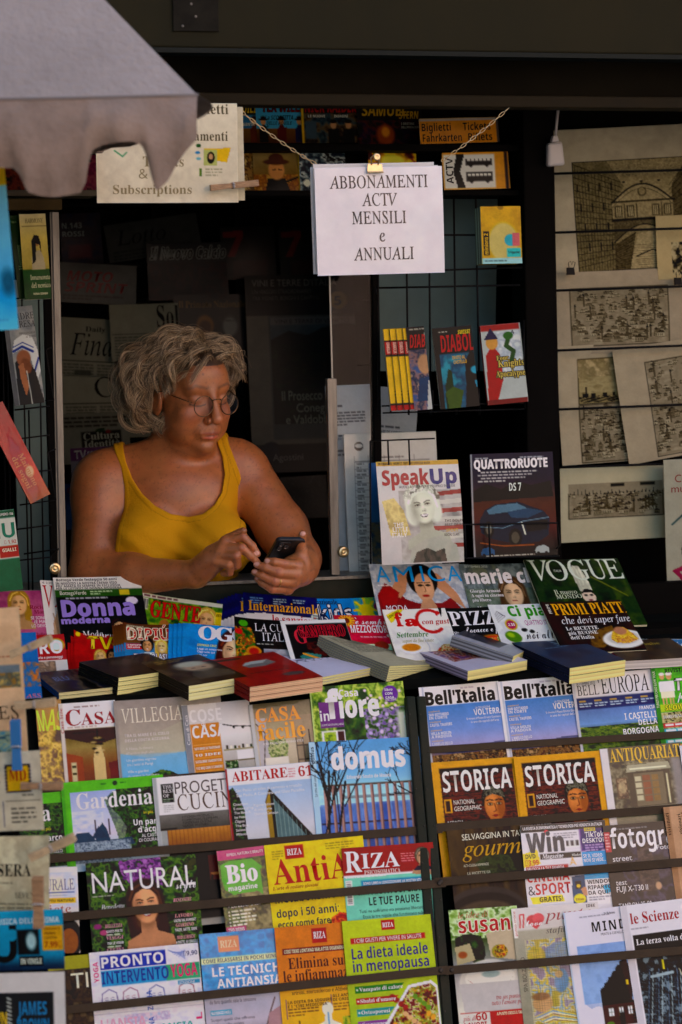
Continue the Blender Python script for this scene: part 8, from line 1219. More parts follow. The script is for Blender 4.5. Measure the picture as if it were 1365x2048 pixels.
prt('pale poster with red words and a dark bird shape at the right edge', .50, (1326, 920), (1480, 912), (1322, 1236), lambda a: (a.bg('a49c98'), a.t('Comune', 's', 22, 46, 70, 15, '842430'), a.t('museo', 's', 14, 66, 60, 15, '842430'), a.p([30, 180, 44, 150, 60, 160, 56, 210, 36, 220], '1c1c20'), a.l([14, 130, 40, 108, 70, 104], 4, '4c5c64'), a.p([10, 222, 80, 196, 90, 260, 46, 262], '942c5c'), a.p([26, 226, 74, 212, 80, 250, 48, 250], 'a49c98'), a.x(26, 290, 80, 2, 6, '4c4a4c', .8)))
rr_ = empty('print_rail', atY(1110, 930, .54), 'black horizontal rods holding the old prints on the right panel', 'rail')
for y0, y1 in ((348, 340), (466, 456), (582, 572), (702, 690), (820, 808), (936, 926)):
 q = MB(); q.tube([atY(1092, y0, .545), atY(1500, y1-4, .545)], .0032, 6); q.obj('rod', M_black, rr_, smooth=True)
def binder(px, py, Y, label):
 c = atY(px, py, Y); r_ = empty('binder_clip', c, label, 'clip', 'black binder clips on the prints'); q = MB(); s_ = .0105; q.hexa(c+Vector((-s_, 0, -.012)), c+Vector((s_, 0, -.012)), c+Vector((s_*.9, .004, .006)), c+Vector((-s_*.9, .004, .006)), (0, .006, 0)); q.obj('body', M_black, r_, bevel=.0008)
 q = MB(); q.tube([c+Vector((-.006, -.001, .004)), c+Vector((-.009, -.004, .018)), c+Vector((-.003, -.005, .021)), c+Vector((0, -.004, .012)), c+Vector((.003, -.005, .021)), c+Vector((.009, -.004, .018)), c+Vector((.006, -.001, .004))], .0009, 6); q.obj('handle', M_black, r_, smooth=True)
binder(1143, 540, .555, 'black binder clip pinching the town engraving sheet'); binder(1358, 560, .555, 'black binder clip at the right edge of the panel')
pg = empty('power_plug', atY(1112, 330, .50), 'white electric plug hanging by its cord in front of the bridge print', 'plug')
p0 = atY(1112, 290, .50); q = MB(); q.tube([atY(1117, 214, .50), atY(1114, 244, .50), atY(1111, 280, .50)], .0035, 8); q.obj('cord', mat('white_cord', (.5, .48, .46), .5), pg, smooth=True)
A_, B_, C_, D_ = atY(1097, 333, .49), atY(1132, 330, .49), atY(1126, 282, .49), atY(1097, 286, .49); q = MB(); q.hexa(A_, B_, C_, D_, (0, .022, 0)); q.obj('body', mat('white_plastic', (.58, .56, .55), .35), pg, bevel=.006)
A_, B_, C_, D_ = atY(1104, 284, .488), atY(1120, 283, .488), atY(1116, 270, .488), atY(1107, 271, .488); q = MB(); q.hexa(A_, B_, C_, D_, (0, .016, 0)); q.obj('neck', mat('white_plastic'), pg, bevel=.003)
# wire book rack at the left
wires('book_rack', 'tall black wire rack of paperbacks at the left of the hatch', .44, [[(10, 425), (24, 1180)], [(40, 425), (58, 1180)], [(75, 425), (88, 1180)], [(20, 598), (98, 592), (92, 495), (100, 492)], [(30, 806), (108, 800), (92, 700), (104, 695)], [(40, 1010), (112, 1000), (96, 905), (112, 898)], [(48, 1108), (118, 1098), (102, 1112), (104, 1165)], [(30, 820), (100, 812)], [(20, 880), (100, 870)], [(20, 948), (104, 940)], [(24, 1060), (104, 1050)], [(26, 1122), (104, 1114)], [(2, 425), (14, 1180)], [(58, 820), (66, 1180)]], .002)
GL = 'paperbacks in the left wire rack'
inn('green and cream romance paperback with a standing woman', .40, (38, 429), (91, 427), (42, 600), lambda a: (a.gv(0, 'a89880', 50, 'b0985c', 110, '94804c', 112, '2c4c18', 175, '28441c'), a.t('HARMONY', 'r', 11, 18, 36, 9, '3c3028'), a.r(4, 24, 54, 25, '3c3028'), a.p([18, 122, 20, 86, 26, 74, 38, 74, 44, 90, 46, 122], '988878'), a.e(30, 56, 7, 9, '8c6448'), a.p([20, 100, 21, 54, 27, 42, 36, 44, 40, 60, 40, 84, 36, 62, 30, 60, 27, 96], '28181a'), a.r(12, 112, 56, 160, '2c4c18'), a.t('Innamorata', 'r', 14, 132, 40, 10, 'b8b0a0'), a.t('del nemico', 'r', 15, 148, 38, 10, 'b8b0a0'), a.t('NINA SINGH', 'b', 18, 162, 28, 4, 'b8b0a0')), 'book', t=.014, group=GL, spine='2c5020', cell=1.4)
inn('green paperback spine beside the romance paperback', .42, (18, 432), (40, 430), (24, 600), lambda a: (a.bg('1c3814'), a.x(4, 12, 14, 1, 5, '94a084', .9), a.t('Harmony', 'r', 14, 110, 50, 7, '90a080', rot=90)), 'book', t=.012, group=GL, spine='1c3814')
def art_veil(a): a.bg('7c7880'); a.n((0, 0, 70, 200), ['7c7880', '6c6c78', '848088'], 30); a.r(0, 0, 9, 200, '504e58'); a.t('MADRE', 'r', 12, 26, 50, 13, '28242c'); a.t('TERESA', 'r', 14, 42, 48, 13, '28242c'); a.t('raccontata', 'r', 28, 56, 32, 6, '3c3840'); a.t('a tutti', 'r', 40, 64, 20, 6, '3c3840'); a.p([10, 92, 16, 66, 34, 56, 52, 62, 60, 90, 62, 130, 52, 150, 44, 104, 30, 84], 'a8a4b0'); a.l([12, 88, 30, 80, 50, 92], 5, '2c3c7c'); a.l([12, 80, 32, 72, 52, 84], 2, '2c3c7c'); a.l([60, 106, 48, 134], 4, '2c3c7c'); a.p([10, 200, 12, 110, 30, 100, 50, 130, 60, 190, 60, 200], '1c1824'); a.e(30, 104, 14, 17, '7c5040', 10, 3); a.e(34, 120, 10, 16, '6c4436', -10, 3); a.p([18, 118, 28, 112, 34, 160, 26, 180, 20, 150], '8c5c48'); a.l([33, 130, 36, 198], 2, 'b8b4b8', .8)
sheet('leaning grey paperback of a veiled praying woman', 'book', vpl(.40, 84), (4, 617), (64, 608), (30, 812), art_veil, t=.012, group=GL, spine='504e58', keepv=True, cell=1.4)
sheet('glossy red paperback leaning steeply in the left rack', 'book', vpl(.37, 84), (-34, 822), (4, 800), (62, 1008), lambda a: (a.gv(0, '841c14', 150, 'a03418', 210, '8c4c1c'), a.t('Mai meno', 'c', 22, 110, 70, 11, 'b07454', rot=-90), a.t('dei sogni', 'c', 8, 110, 70, 11, 'b07454', rot=-90), a.e(28, 150, 8, 12, 'b8947c', 20, 3)), t=.018, group=GL, m='wrap', spine='841c14', keepv=True, left=True)
sheet('green and white puzzle magazine at the left edge', 'magazine', vpl(.34, 84), (-60, 1028), (28, 1018), (-50, 1190), lambda a: (a.bg('a8a4a8'), a.r(0, 0, 90, 16, '14584c'), a.t('NUMERO 106', 's', 54, 11, 32, 5, 'c8c4c4'), a.t('LU', 'b', 36, 56, 50, 30, '14685c'), a.t('€ 1,92', 'b', 62, 68, 24, 7, '94301c'), a.r(50, 72, 90, 96, '943c1c'), a.t('GIALLI', 'b', 56, 84, 28, 7, 'c8b8b0'), a.r(20, 98, 90, 170, '145c4c')), t=.004)
# ------------------------------------------------------------ signs on chains
def chain(label, p0, p1, sag, n):
 A, B = Vector(p0), Vector(p1); q = MB(); ln = (B-A).length/n
 for i in range(n):
  t0, t1 = (i-.12)/n, (i+1.12)/n
  a, b = [A+(B-A)*t-Vector((0, 0, sag*4*t*(1-t))) for t in (t0, t1)]
  d = (b-a).normalized(); s_ = d.cross(Vector((0, -1, 0))).normalized(); w = s_ if i % 2 == 0 else d.cross(s_).normalized(); h = (b-a).length*.5; c = (a+b)*.5; r_ = .0030
  q.tube([c+d*(math.cos(k)*h)*(1 if abs(math.cos(k)) > .5 else 1)+w*math.sin(k)*r_ for k in np.linspace(0, 2*math.pi, 11)[:-1]], .00075, 5, closed=True)
 return tag(q.obj('chain', M_brass, smooth=True), label, 'chain', 'thin brass chains holding the notices')
SP = (Vector((0, .02, 0)), Vector((0, -1, 0)))
chain('thin brass chain rising to the right of the white notice', atY(884, 322, .03), atY(1018, 216, .03), .004, 14)
chain('thin brass chain rising to the left of the white notice', atY(632, 328, .03), atY(470, 212, .03), .006, 16)
TX = '342c34'
def art_abb(a):
 a.bg('c0b4c4'); a.n((0, 0, 270, 230), ['c0b4c4', 'bcaec0', 'c4b8c8'], 60, k=.5)
 for tx, u, v, w in (('ABBONAMENTI', 29, 42, 196), ('ACTV', 92, 78, 70), ('MENSILI', 71, 114, 108), ('e', 125, 150, 11), ('ANNUALI', 73, 187, 120)): a.t(tx, 'r', u, v, w, 25 if tx != 'e' else 26, TX, out=(TX, .2))
nt_ = sheet('white plastic-covered notice lettered in five lines, clipped to brass chains', 'notice', SP, (629, 336), (884, 332), (633, 552), art_abb, t=.0012, m='wrap', parts=False, name='notice', curl=.006, bow=.002)
for k, (d, lab) in enumerate((((-4, -7), 'white sheet just behind the plastic-covered notice'), ((-9, -1), 'rearmost white sheet of the clipped notice'))):
 sheet(lab, 'paper', (Vector((0, .028+.008*k, 0)), Vector((0, -1, 0))), (629+d[0], 336+d[1]), (872+d[0]+k*14, 331+d[1]), (640+d[0], 548), lambda a: a.bg('b4a8b4'), t=.0006, m='matte', parts=False, name='paper', curl=.004, group='sheets behind the notice')
def bulldog(px, py, label):
 c = atY(px, py, .014); r_ = empty('bulldog_clip', c, label, 'clip'); q = MB()
 q.hexa(c+Vector((-.018, -.004, -.010)), c+Vector((.018, -.004, -.010)), c+Vector((.016, -.001, .008)), c+Vector((-.016, -.001, .008)), (0, .0025, 0)); q.tube([c+Vector((-.018, -.0045, -.010)), c+Vector((.018, -.0045, -.010))], .0022, 8); q.obj('jaw', M_brass, r_, bevel=.0005)
 q = MB(); q.tube([c+Vector((-.007, -.002, .006)), c+Vector((-.010, -.006, .020)), c+Vector((0, -.008, .029)), c+Vector((.010, -.006, .020)), c+Vector((.007, -.002, .006))], .0016, 8); q.lathe(c+Vector((.003, -.008, .022)), (0, -1, 0), [(.008, -.002), (.0085, 0), (.006, .002), (.003, .0005), (0, .0005)], 16); q.obj('grip', M_brass, r_, smooth=True)
bulldog(750, 335, 'brass bulldog clip on the top edge of the white notice')
def art_tick(a):
 a.bg('b8a8a2'); a.n((0, 0, 300, 230), ['b8a8a2', 'b0a09a', 'c0b0aa'], 40, k=.7)
 a.t('Biglietti', 'c', 176, 22, 90, 20, '5c5044'); a.t('Abbonamenti', 'c', 128, 76, 136, 19, '5c5044'); a.t('Tickets', 'c', 92, 128, 82, 20, '807060'); a.t('&', 'c', 84, 152, 18, 18, '807060'); a.t('Subscriptions', 'c', 32, 183, 158, 18, '807060'); a.l([36, 96, 52, 108, 60, 100], 3, '54846c'); a.p([214, 92, 270, 90, 262, 120, 240, 116], 'b89440'); a.r(214, 94, 242, 126, '98946c'); a.e(229, 110, 8, 12, '342824'); a.e(229, 108, 4.5, 6, 'a07c68'); a.e(204, 86, 5, 4, '3c5c44'); a.e(202, 100, 5, 3, '44709c'); a.e(204, 112, 5, 3, '6c8c9c'); a.r(206, 132, 211, 148, '5c6c3c'); a.x(218, 132, 34, 3, 6, '7c7468', .7)
T2 = (Vector((0, -.01, 0)), Vector((0, -1, 0)))
sheet('cream paper with ticket words in two languages, clipped beside the umbrella', 'notice', T2, (190, 205), (474, 207), (190, 406), art_tick, t=.0008, m='matte', parts=False, name='notice', curl=.006, cell=1.8)
sheet('second cream sheet showing below the ticket paper', 'paper', (Vector((0, .0, 0)), Vector((0, -1, 0))), (192, 212), (486, 214), (196, 402), lambda a: (a.bg('a89890'),), t=.0008, m='matte', parts=False, name='paper', curl=.006)
M_pine = mat('peg_wood', (.34, .20, .095), .6, noise=.4, nscale=60, stretch=(1, 1, 6), bump=.1, bscale=200)
M_pale = mat('pale_peg_wood', (.48, .36, .20), .6, noise=.3, nscale=50, bump=.1, bscale=200)
M_bluep = mat('blue_plastic', (.02, .16, .42), .4)
def peg(label, p0, p1, pl, w=13, mt=None, group='clothes pegs holding the papers'):
 """wooden clothes peg from its handle p0 to its jaw p1"""
 a, b = hit(*p0, pl), hit(*p1, pl); n = pl[1]; d = (b-a); L = d.length; d.normalize(); s_ = n.cross(d).normalized(); r_ = empty('clothes_peg', (a+b)*.5, label, 'peg', group)
 sc = L/ max(math.dist(p0, p1), 1)*w*.5
 for k, z in ((0, .0012), (1, -.0062)):
  q = MB(); sg = 1 if k == 0 else -1; o = n*z
  q.hexa(a-s_*sc+o+n*.004*sg, a+s_*sc+o+n*.004*sg, a+d*L*.55+s_*sc+o, a+d*L*.55-s_*sc+o, n*.005); q.hexa(a+d*L*.552-s_*sc*.8+o, a+d*L*.552+s_*sc*.8+o, b+s_*sc+o, b-s_*sc+o, n*.005); q.obj('prong', mt or M_pine, r_, bevel=.0007)
 q = MB(); c = a+d*L*.52+n*.003
 for k in range(3): q.tube([c+d*.004*math.cos(t)+n*.006*math.sin(t)+s_*(k-1)*sc*.5 for t in np.linspace(0, 6.283, 11)[:-1]], .0009, 5, closed=True)
 q.tube([c+n*.0035-s_*sc*1.1, c+n*.0035+s_*sc*1.1], .0009, 5); q.obj('spring', M_steel, r_, smooth=True)
peg('brown wooden peg on the lower edge of the cream ticket paper', (516, 366), (421, 376), (Vector((0, -.022, 0)), Vector((0, -1, 0))), 12)
# ------------------------------------------------------------ papers on a stand near the camera
def near(d): return (CAM+FWD*d, -Vector((FWD.x, FWD.y, 0)).normalized())
NG = 'papers clipped to the near stand'
st_ = empty('newspaper_stand', hit(-60, 2300, near(4.52)), 'dark metal stand at the left edge carrying clipped newspapers', 'stand')
b0 = hit(-90, 1240, near(4.50)); b1 = hit(30, 2200, near(4.50)); q = MB(); ax = RGT*.11; q.hexa(Vector((b0.x, b0.y, .05)), Vector((b0.x, b0.y, .05))+Vector((ax.x, ax.y, 0)), Vector((b0.x, b0.y, b0.z))+Vector((ax.x, ax.y, 0)), b0, Vector((FWD.x, FWD.y, 0))*.01); q.obj('panel', M_dark, st_)
q = MB(); q.tube([Vector((b0.x, b0.y, 0)), Vector((b0.x, b0.y, 2.0))], .014, 12); q.obj('pole', M_dark, st_, smooth=True)
def npp(label, d, TL, TR, BL, art, cat='newspaper', **k):
 k.setdefault('t', .004); k.setdefault('m', 'news'); return sheet(label, cat, near(d), TL, TR, BL, art, group=NG, name=cat, curl=k.pop('curl', .003), keepv=True, paper=k.pop('paper', 'b0a49c'), **k)
npp('peach newspaper at the top of the near stand', 4.42, (-180, 1226), (38, 1222), (-158, 1545), lambda a: (a.bg('b49484'), a.n((0, 0, 240, 330), ['b49484', 'b89a8a', 'ac8c7c'], 50, k=.6), a.r(150, 114, 212, 160, '6c7080'), a.n((150, 130, 212, 160), ['8c6c4c', '5c5c60', 'a08860'], 10), a.x(150, 96, 60, 1, 6, '8c4c40', .7), a.t('TIMES', 'r', 96, 222, 108, 26, '2c2420'), a.r(150, 246, 206, 268, '2c4c6c'), a.n((150, 246, 206, 290), ['2c4c6c', '8c8c80', '5c7c94'], 10, sy=2), a.x(20, 40, 110, 14, 8, '6c5448', .5)), paper='a89484', t=.01)
npp('white newspaper with a yellow square advert on the near stand', 4.38, (-150, 1512), (80, 1508), (-140, 1670), lambda a: (a.bg('a89c98'), a.n((0, 0, 240, 170), ['a89c98', '9c908c', 'b0a4a0'], 40, k=.6), a.r(160, 27, 207, 80, 'b08c18', 2), [a.r(158, v, 209, v+4, '28204c', 1) for v in (25, 78)], [a.e(160, 32+k*7, 3, 3, '28204c') for k in range(7)], [a.e(207, 32+k*7, 3, 3, '28204c') for k in range(7)], a.t('MD', 'c', 166, 58, 34, 22, '84181c'), a.t('nza', 'r', 108, 62, 40, 20, '242024'), a.x(190, 86, 36, 1, 6, '3c383c', .8), a.r(150, 98, 152, 150, '2c3068'), a.r(156, 98, 226, 99, '504c50'), a.x(166, 112, 50, 4, 9, '4c484c', .8), a.x(20, 90, 110, 8, 8, '5c5654', .7)))
npp('crumpled evening newspaper with bold serif capitals on the near stand', 4.34, (-120, 1672), (96, 1640), (-118, 1830), lambda a: (a.bg('a4988e'), a.n((0, 0, 230, 190), ['a4988e', '988a80', 'b0a498'], 24, k=.8), a.t('DELLA SERA', 'c', 20, 80, 162, 24, '1c1a1c'), a.x(20, 92, 150, 1, 7, '5c5654', .7), a.r(20, 100, 110, 150, '8c8480', 3), a.t('SEVENTY', 'r', 150, 124, 54, 12, '3c3836'), a.x(116, 134, 90, 4, 8, '5c5654', .7)), curl=.006)
npp('folded newspaper just above the blue record magazine', 4.35, (-110, 1780), (98, 1762), (-108, 1850), lambda a: (a.bg('9c9088'), a.x(10, 12, 180, 1, 7, '5c5654', .7), a.t('paese', 'r', 86, 50, 70, 18, '1c1a1c'), a.t('Vanno', 'r', 140, 24, 40, 7, '3c3836')))
npp('blue record magazine with an orange price patch on the near stand', 4.31, (-100, 1826), (124, 1804), (-94, 1946), lambda a: (a.gv(0, '2c84ac', 90, '20749c', 112, '1c3c54', 130, '183448'), a.t("MUSICA DELL'ANIMA", 'b', 84, 26, 134, 11, 'b0c0c8'), a.t('U', 'b', 76, 104, 56, 76, '101418'), a.r(132, 38, 176, 90, '182830', 3), a.e(160, 62, 10, 18, '8ca0b0', 0, 5), a.r(182, 32, 224, 82, 'b08428', 2), lines(a, 187, 41, 9, 5, '5c3418', 'b', 'SPECIALE', 'PRIMA', 'USCITA'), a.t('7,99€', 'b', 186, 76, 34, 12, '84241c'), a.r(134, 92, 182, 112, '101418'), a.t('IN VINILE', 'b', 137, 108, 42, 11, 'b4b4b8')), 'magazine', m='gloss')
npp('white framed record sleeve with blue and yellow lettering on the near stand', 4.28, (-90, 1948), (128, 1926), (-84, 2140), lambda a: (a.bg('b0a6b0'), a.r(20, 40, 196, 190, '14141c', 2), a.n((20, 40, 196, 190), ['14141c', '28283c', '101014'], 30, k=.6), a.r(20, 40, 78, 60, '7c1c1c', 3), a.t('JAMES', 'b', 124, 84, 58, 26, '2c6c9c'), a.t('BROWN', 'b', 122, 116, 64, 24, '2c6c9c'), a.t('BROWN', 'b', 36, 104, 66, 26, 'b8982c'), a.n((110, 118, 196, 190), ['14141c', 'a8843c', '5c5c6c', 'c8b878'], 9, con=3), [a.l([104-k*.0, 50+k*8, 110, 53+k*8], 3, 'a8a4a8') for k in range(9)], [a.l([186-k*6, 150+k*5, 192-k*6, 156+k*5], 3, 'b0acb0') for k in range(7)]), 'magazine', m='wrap')
peg('pale wooden peg on the peach newspaper near its top', (104, 1276), (20, 1310), near(4.385), 15, M_pale)
peg('pale wooden peg below it, level with the gold magazine', (112, 1404), (30, 1412), near(4.385), 16, M_pale)
peg('blue plastic peg upright above the yellow advert', (31, 1440), (35, 1540), near(4.36), 20, M_bluep)
peg('brown wooden peg beside the yellow advert', (126, 1572), (42, 1572), near(4.35), 14)
peg('pale wooden peg on the crumpled evening newspaper', (150, 1674), (60, 1716), near(4.30), 17, M_pale)
peg('brown wooden peg upright above the blue record magazine', (76, 1754), (78, 1856), near(4.27), 22)
# blue card hanging at the left edge
cb = sheet('light blue hanging card with a yellow top at the left edge', 'card', near(4.3), (-70, 330), (8, 326), (-40, 664), lambda a: (a.gv(0, 'b08c2c', 44, 'b4942c', 48, '78a4c4', 200, '5c94c4', 260, '3c84c0', 330, '5c9ccc'), a.e(66, 240, 14, 26, '405c7c', 0, 12), a.x(40, 314, 44, 1, 6, '5070a0', .7)), t=.002, parts=False, name='card', keepv=True, m='matte')
# ------------------------------------------------------------ umbrella corner
M_canvas = mat('grey_canvas', (.40, .365, .35), .85, spec=.2, noise=.16, nscale=5, bump=.5, bscale=70)
mb_ = M_canvas.node_tree.nodes; bs_ = mb_['Principled BSDF']; tr_ = mb_.new('ShaderNodeBsdfTranslucent'); tr_.inputs[0].default_value = (.42, .30, .20, 1); ms_ = mb_.new('ShaderNodeMixShader'); ms_.inputs[0].default_value = .28
M_canvas.node_tree.links.new(bs_.outputs[0], ms_.inputs[1]); M_canvas.node_tree.links.new(tr_.outputs[0], ms_.inputs[2]); M_canvas.node_tree.links.new(ms_.outputs[0], mb_['Material Output'].inputs[0])
UD = 4.25
T1 = hit(395, 190, near(UD)); Rh = Vector((RGT.x, RGT.y, 0)).normalized(); Fh = Vector((FWD.x, FWD.y, 0)).normalized()
HALF = .62; E1 = -Rh*math.cos(R(20))-Fh*math.sin(R(20)); E2 = Fh*math.cos(R(20))-Rh*math.sin(R(20)); cx = T1+(E1+E2)*HALF
apex = Vector((cx.x, cx.y, T1.z+.94))
um = empty('umbrella', Vector((cx.x, cx.y, 0)), 'grey canvas market umbrella reaching in at the upper left, with a scalloped flap', 'umbrella')
cor = [T1, T1+E1*HALF*2, T1+(E1+E2)*HALF*2, T1+E2*HALF*2]
def panel(A, B):
 q = MB(); n = 14; vs = []; fs = []
 for j in range(n+1):
  for i in range(n+1):
   t = i/n; s_ = j/n; e = A*(1-t)+B*t; p = e*(1-s_)+apex*s_; p = p-Vector((0, 0, .05*math.sin(math.pi*t)*(1-s_)**1.5*.35+.03*math.sin(math.pi*s_))); vs.append(p)
 for j in range(n):
  for i in range(n): a = j*(n+1)+i; fs.append((a, a+1, a+n+2, a+n+1))
 q.add(vs, fs); return q
q = MB()
for k in range(4): p_ = panel(cor[k], cor[(k+1) % 4]); q.add(p_.v, p_.f)
q.obj('canopy', M_canvas, um, smooth=True)
def valance(A, B, drops, push):
 """hanging flap; drops: (fraction along the hem, depth in m)"""
 q = MB(); n = 240; m_ = 10; vs = []; fs = []; xs = [d[0] for d in drops]; ds = [d[1] for d in drops]
 for i in range(n+1):
  t = i/n; dp = float(np.interp(t, xs, ds)); e = A*(1-t)+B*t-Vector((0, 0, .017*math.sin(math.pi*t)))
  for j in range(m_+1):
   s_ = j/m_; wv = .007*math.sin(t*58+1)*s_+.014*math.sin(t*24)*s_*s_+.004*math.sin(t*131)*s_
   vs.append(e+Vector((0, 0, -dp*s_))+push*(wv+.030*math.sin(s_*2.6)))
 for i in range(n):
  for j in range(m_): a = i*(m_+1)+j; fs.append((a, a+1, a+m_+2, a+m_+1))
 q.add(vs, fs); return q
sc_ = UD/FOC
dr0 = [(395, 84), (388, 96), (372, 112), (352, 140), (336, 168), (316, 186), (312, 182), (303, 150), (297, 118), (288, 96), (270, 88), (214, 92), (196, 100), (186, 120), (180, 160), (168, 182), (120, 190), (92, 186), (70, 178), (58, 146), (46, 132), (8, 130), (-40, 130), (-60, 176), (-150, 184), (-170, 132), (-290, 128), (-310, 178), (-420, 182), (-440, 130), (-560, 130), (-580, 180), (-700, 182), (-720, 130), (-960, 128)]
dr = [((395-x)/1330., d) for x, d in dr0]
M_val = mat('backlit_canvas', (.235, .18, .145), .9, spec=.15, noise=.25, nscale=9, bump=.3, bscale=90)  # browner than the canopy: light coming through the flap put into its colour
vl = valance(cor[0], cor[1], [(a, b*sc_) for a, b in dr], Fh*-1); vl.obj('valance', M_val, um, smooth=True)
vl = valance(cor[3], cor[0], [(0, 8*sc_), (.2, 30*sc_), (1, 42*sc_)], Rh); vl.obj('valance', M_val, um, smooth=True)
q = MB()
for k in range(4): q.tube([cor[k]*(1-t)+cor[(k+1) % 4]*t-Vector((0, 0, .017*math.sin(math.pi*t))) for t in np.linspace(0, 1, 24)], .0032, 6)
q.obj('hem', mat('hem_tape', (.17, .15, .14), .9), um, smooth=True)
q = MB()
for c_ in cor: q.tube([c_-Vector((0, 0, .014))+(cx-c_).normalized()*.02, apex-Vector((0, 0, .06))], .005, 6)
q.obj('rib', M_alu, um, smooth=True)
q = MB(); q.tube([Vector((cx.x, cx.y, 0)), apex], .019, 14); q.obj('pole', M_alu, um, smooth=True)
# ------------------------------------------------------------ the woman behind the counter
D0 = 5.70
AX = (R0.copy(), Vector((0, 0, 1)), Vector((-math.sin(YAW), -math.cos(YAW), 0)))   # right, up, towards the street
WO = CAM + ray(400, 1000)*D0
def J(px, py, c=0.):
 """joint seen at px, py, c metres nearer than the reference depth -> local (right, up, near)"""
 p = CAM + ray(px, py)*(D0-c) - WO
 return np.array([p.dot(k) for k in AX])
def to_world(P): return np.asarray(P) @ np.array([list(k) for k in AX]) + np.array(WO)
class Field:
 def __init__(s, lo, hi, h):
  s.lo = np.array(lo); s.h = h; s.n = np.ceil((np.array(hi)-s.lo)/h).astype(int)+1; s.d = np.full(s.n, 1., np.float32)
 def sub(s, lo, hi):
  a = np.maximum(np.floor((np.array(lo)-s.lo)/s.h).astype(int), 0); b = np.minimum(np.ceil((np.array(hi)-s.lo)/s.h).astype(int)+1, s.n)
  if (b <= a).any(): return None
  g = [(s.lo[i]+s.h*np.arange(a[i], b[i])).astype(np.float32) for i in range(3)]
  return tuple(slice(a[i], b[i]) for i in range(3)), (g[0][:, None, None], g[1][None, :, None], g[2][None, None, :])
 def merge(s, sl, d, k, op):
  o = s.d[sl]
  if op == 'u':
   if k > 0: h = np.clip(.5+.5*(o-d)/k, 0, 1); s.d[sl] = o*(1-h)+d*h-k*h*(1-h)
   else: s.d[sl] = np.minimum(o, d)
  else:
   h = np.clip(.5-.5*(o+d)/k, 0, 1); s.d[sl] = o*(1-h)-d*h+k*h*(1-h)
 def cap(s, a, b, ra, rb, k=.01, op='u'):
  a = np.asarray(a, float); b = np.asarray(b, float); m_ = max(ra, rb)+k+.012
  q = s.sub(np.minimum(a, b)-m_, np.maximum(a, b)+m_)
  if q is None: return
  sl, (X, Y, Z) = q; ab = b-a; L = max(ab@ab, 1e-12)
  t = np.clip(((X-a[0])*ab[0]+(Y-a[1])*ab[1]+(Z-a[2])*ab[2])/L, 0, 1)
  d = np.sqrt((X-a[0]-t*ab[0])**2+(Y-a[1]-t*ab[1])**2+(Z-a[2]-t*ab[2])**2)-(ra+(rb-ra)*t)
  s.merge(sl, d, k, op)
 def ellip(s, c, r, axes=None, k=.01, op='u'):
  c = np.asarray(c, float); r = np.asarray(r, float); A = np.eye(3) if axes is None else np.asarray(axes, float); m_ = r.max()+k+.012
  q = s.sub(c-m_, c+m_)
  if q is None: return
  sl, (X, Y, Z) = q; X = X-c[0]; Y = Y-c[1]; Z = Z-c[2]
  e = [(X*A[i][0]+Y*A[i][1]+Z*A[i][2])/r[i] for i in range(3)]
  k0 = np.sqrt(e[0]**2+e[1]**2+e[2]**2); k1 = np.sqrt((e[0]/r[0])**2+(e[1]/r[1])**2+(e[2]/r[2])**2)
  s.merge(sl, k0*(k0-1)/np.maximum(k1, 1e-6), k, op)
 def chain(s, pts, rs, k0=.006, k=.003):
  for i in range(len(pts)-1): s.cap(pts[i], pts[i+1], rs[i], rs[i+1], k0 if i == 0 else k)
 def mesh(s):
  """surface nets"""
  d = s.d; neg = d < 0; n = d.shape
  cnt = sum(neg[i:n[0]-1+i, j:n[1]-1+j, k:n[2]-1+k].astype(np.int8) for i in (0, 1) for j in (0, 1) for k in (0, 1))
  cells = np.argwhere((cnt > 0) & (cnt < 8)); idx = -np.ones(np.array(n)-1, np.int64); idx[tuple(cells.T)] = np.arange(len(cells))
  acc = np.zeros((len(cells), 3)); num = np.zeros(len(cells)); cor = [(i, j, k) for i in (0, 1) for j in (0, 1) for k in (0, 1)]
  val = {c: d[cells[:, 0]+c[0], cells[:, 1]+c[1], cells[:, 2]+c[2]].astype(float) for c in cor}
  for a in cor:
   for ax in range(3):
    if a[ax]: continue
    b = list(a); b[ax] = 1; b = tuple(b); x = (val[a] < 0) != (val[b] < 0)
    t = np.where(x, val[a]/np.where(x, val[a]-val[b], 1), 0)
    p = np.array(a, float)+t[:, None]*(np.array(b)-np.array(a)); acc += p*x[:, None]; num += x
  V = (cells+acc/num[:, None])*s.h+s.lo; F = []
  for ax in range(3):
   o1, o2 = (ax+1) % 3, (ax+2) % 3; sl0 = [slice(1, -1)]*3; sl0[ax] = slice(0, -1)
   A = neg[tuple(slice(0, n[i]-1) if i == ax else slice(1, n[i]-1) for i in range(3))]; B = neg[tuple(slice(1, n[i]) if i == ax else slice(1, n[i]-1) for i in range(3))]
   e = np.argwhere(A != B); off = np.array([0 if i == ax else 1 for i in range(3)]); flip = A[tuple(e.T)]; e = e+off
   def cell(p, q):
    c = e.copy(); c[:, o1] -= p; c[:, o2] -= q; return idx[tuple(c.T)]
   Q = np.stack([cell(1, 1), cell(0, 1), cell(0, 0), cell(1, 0)], 1); Q[~flip] = Q[~flip][:, ::-1]; F.append(Q[(Q >= 0).all(1)])
  return V, np.concatenate(F)
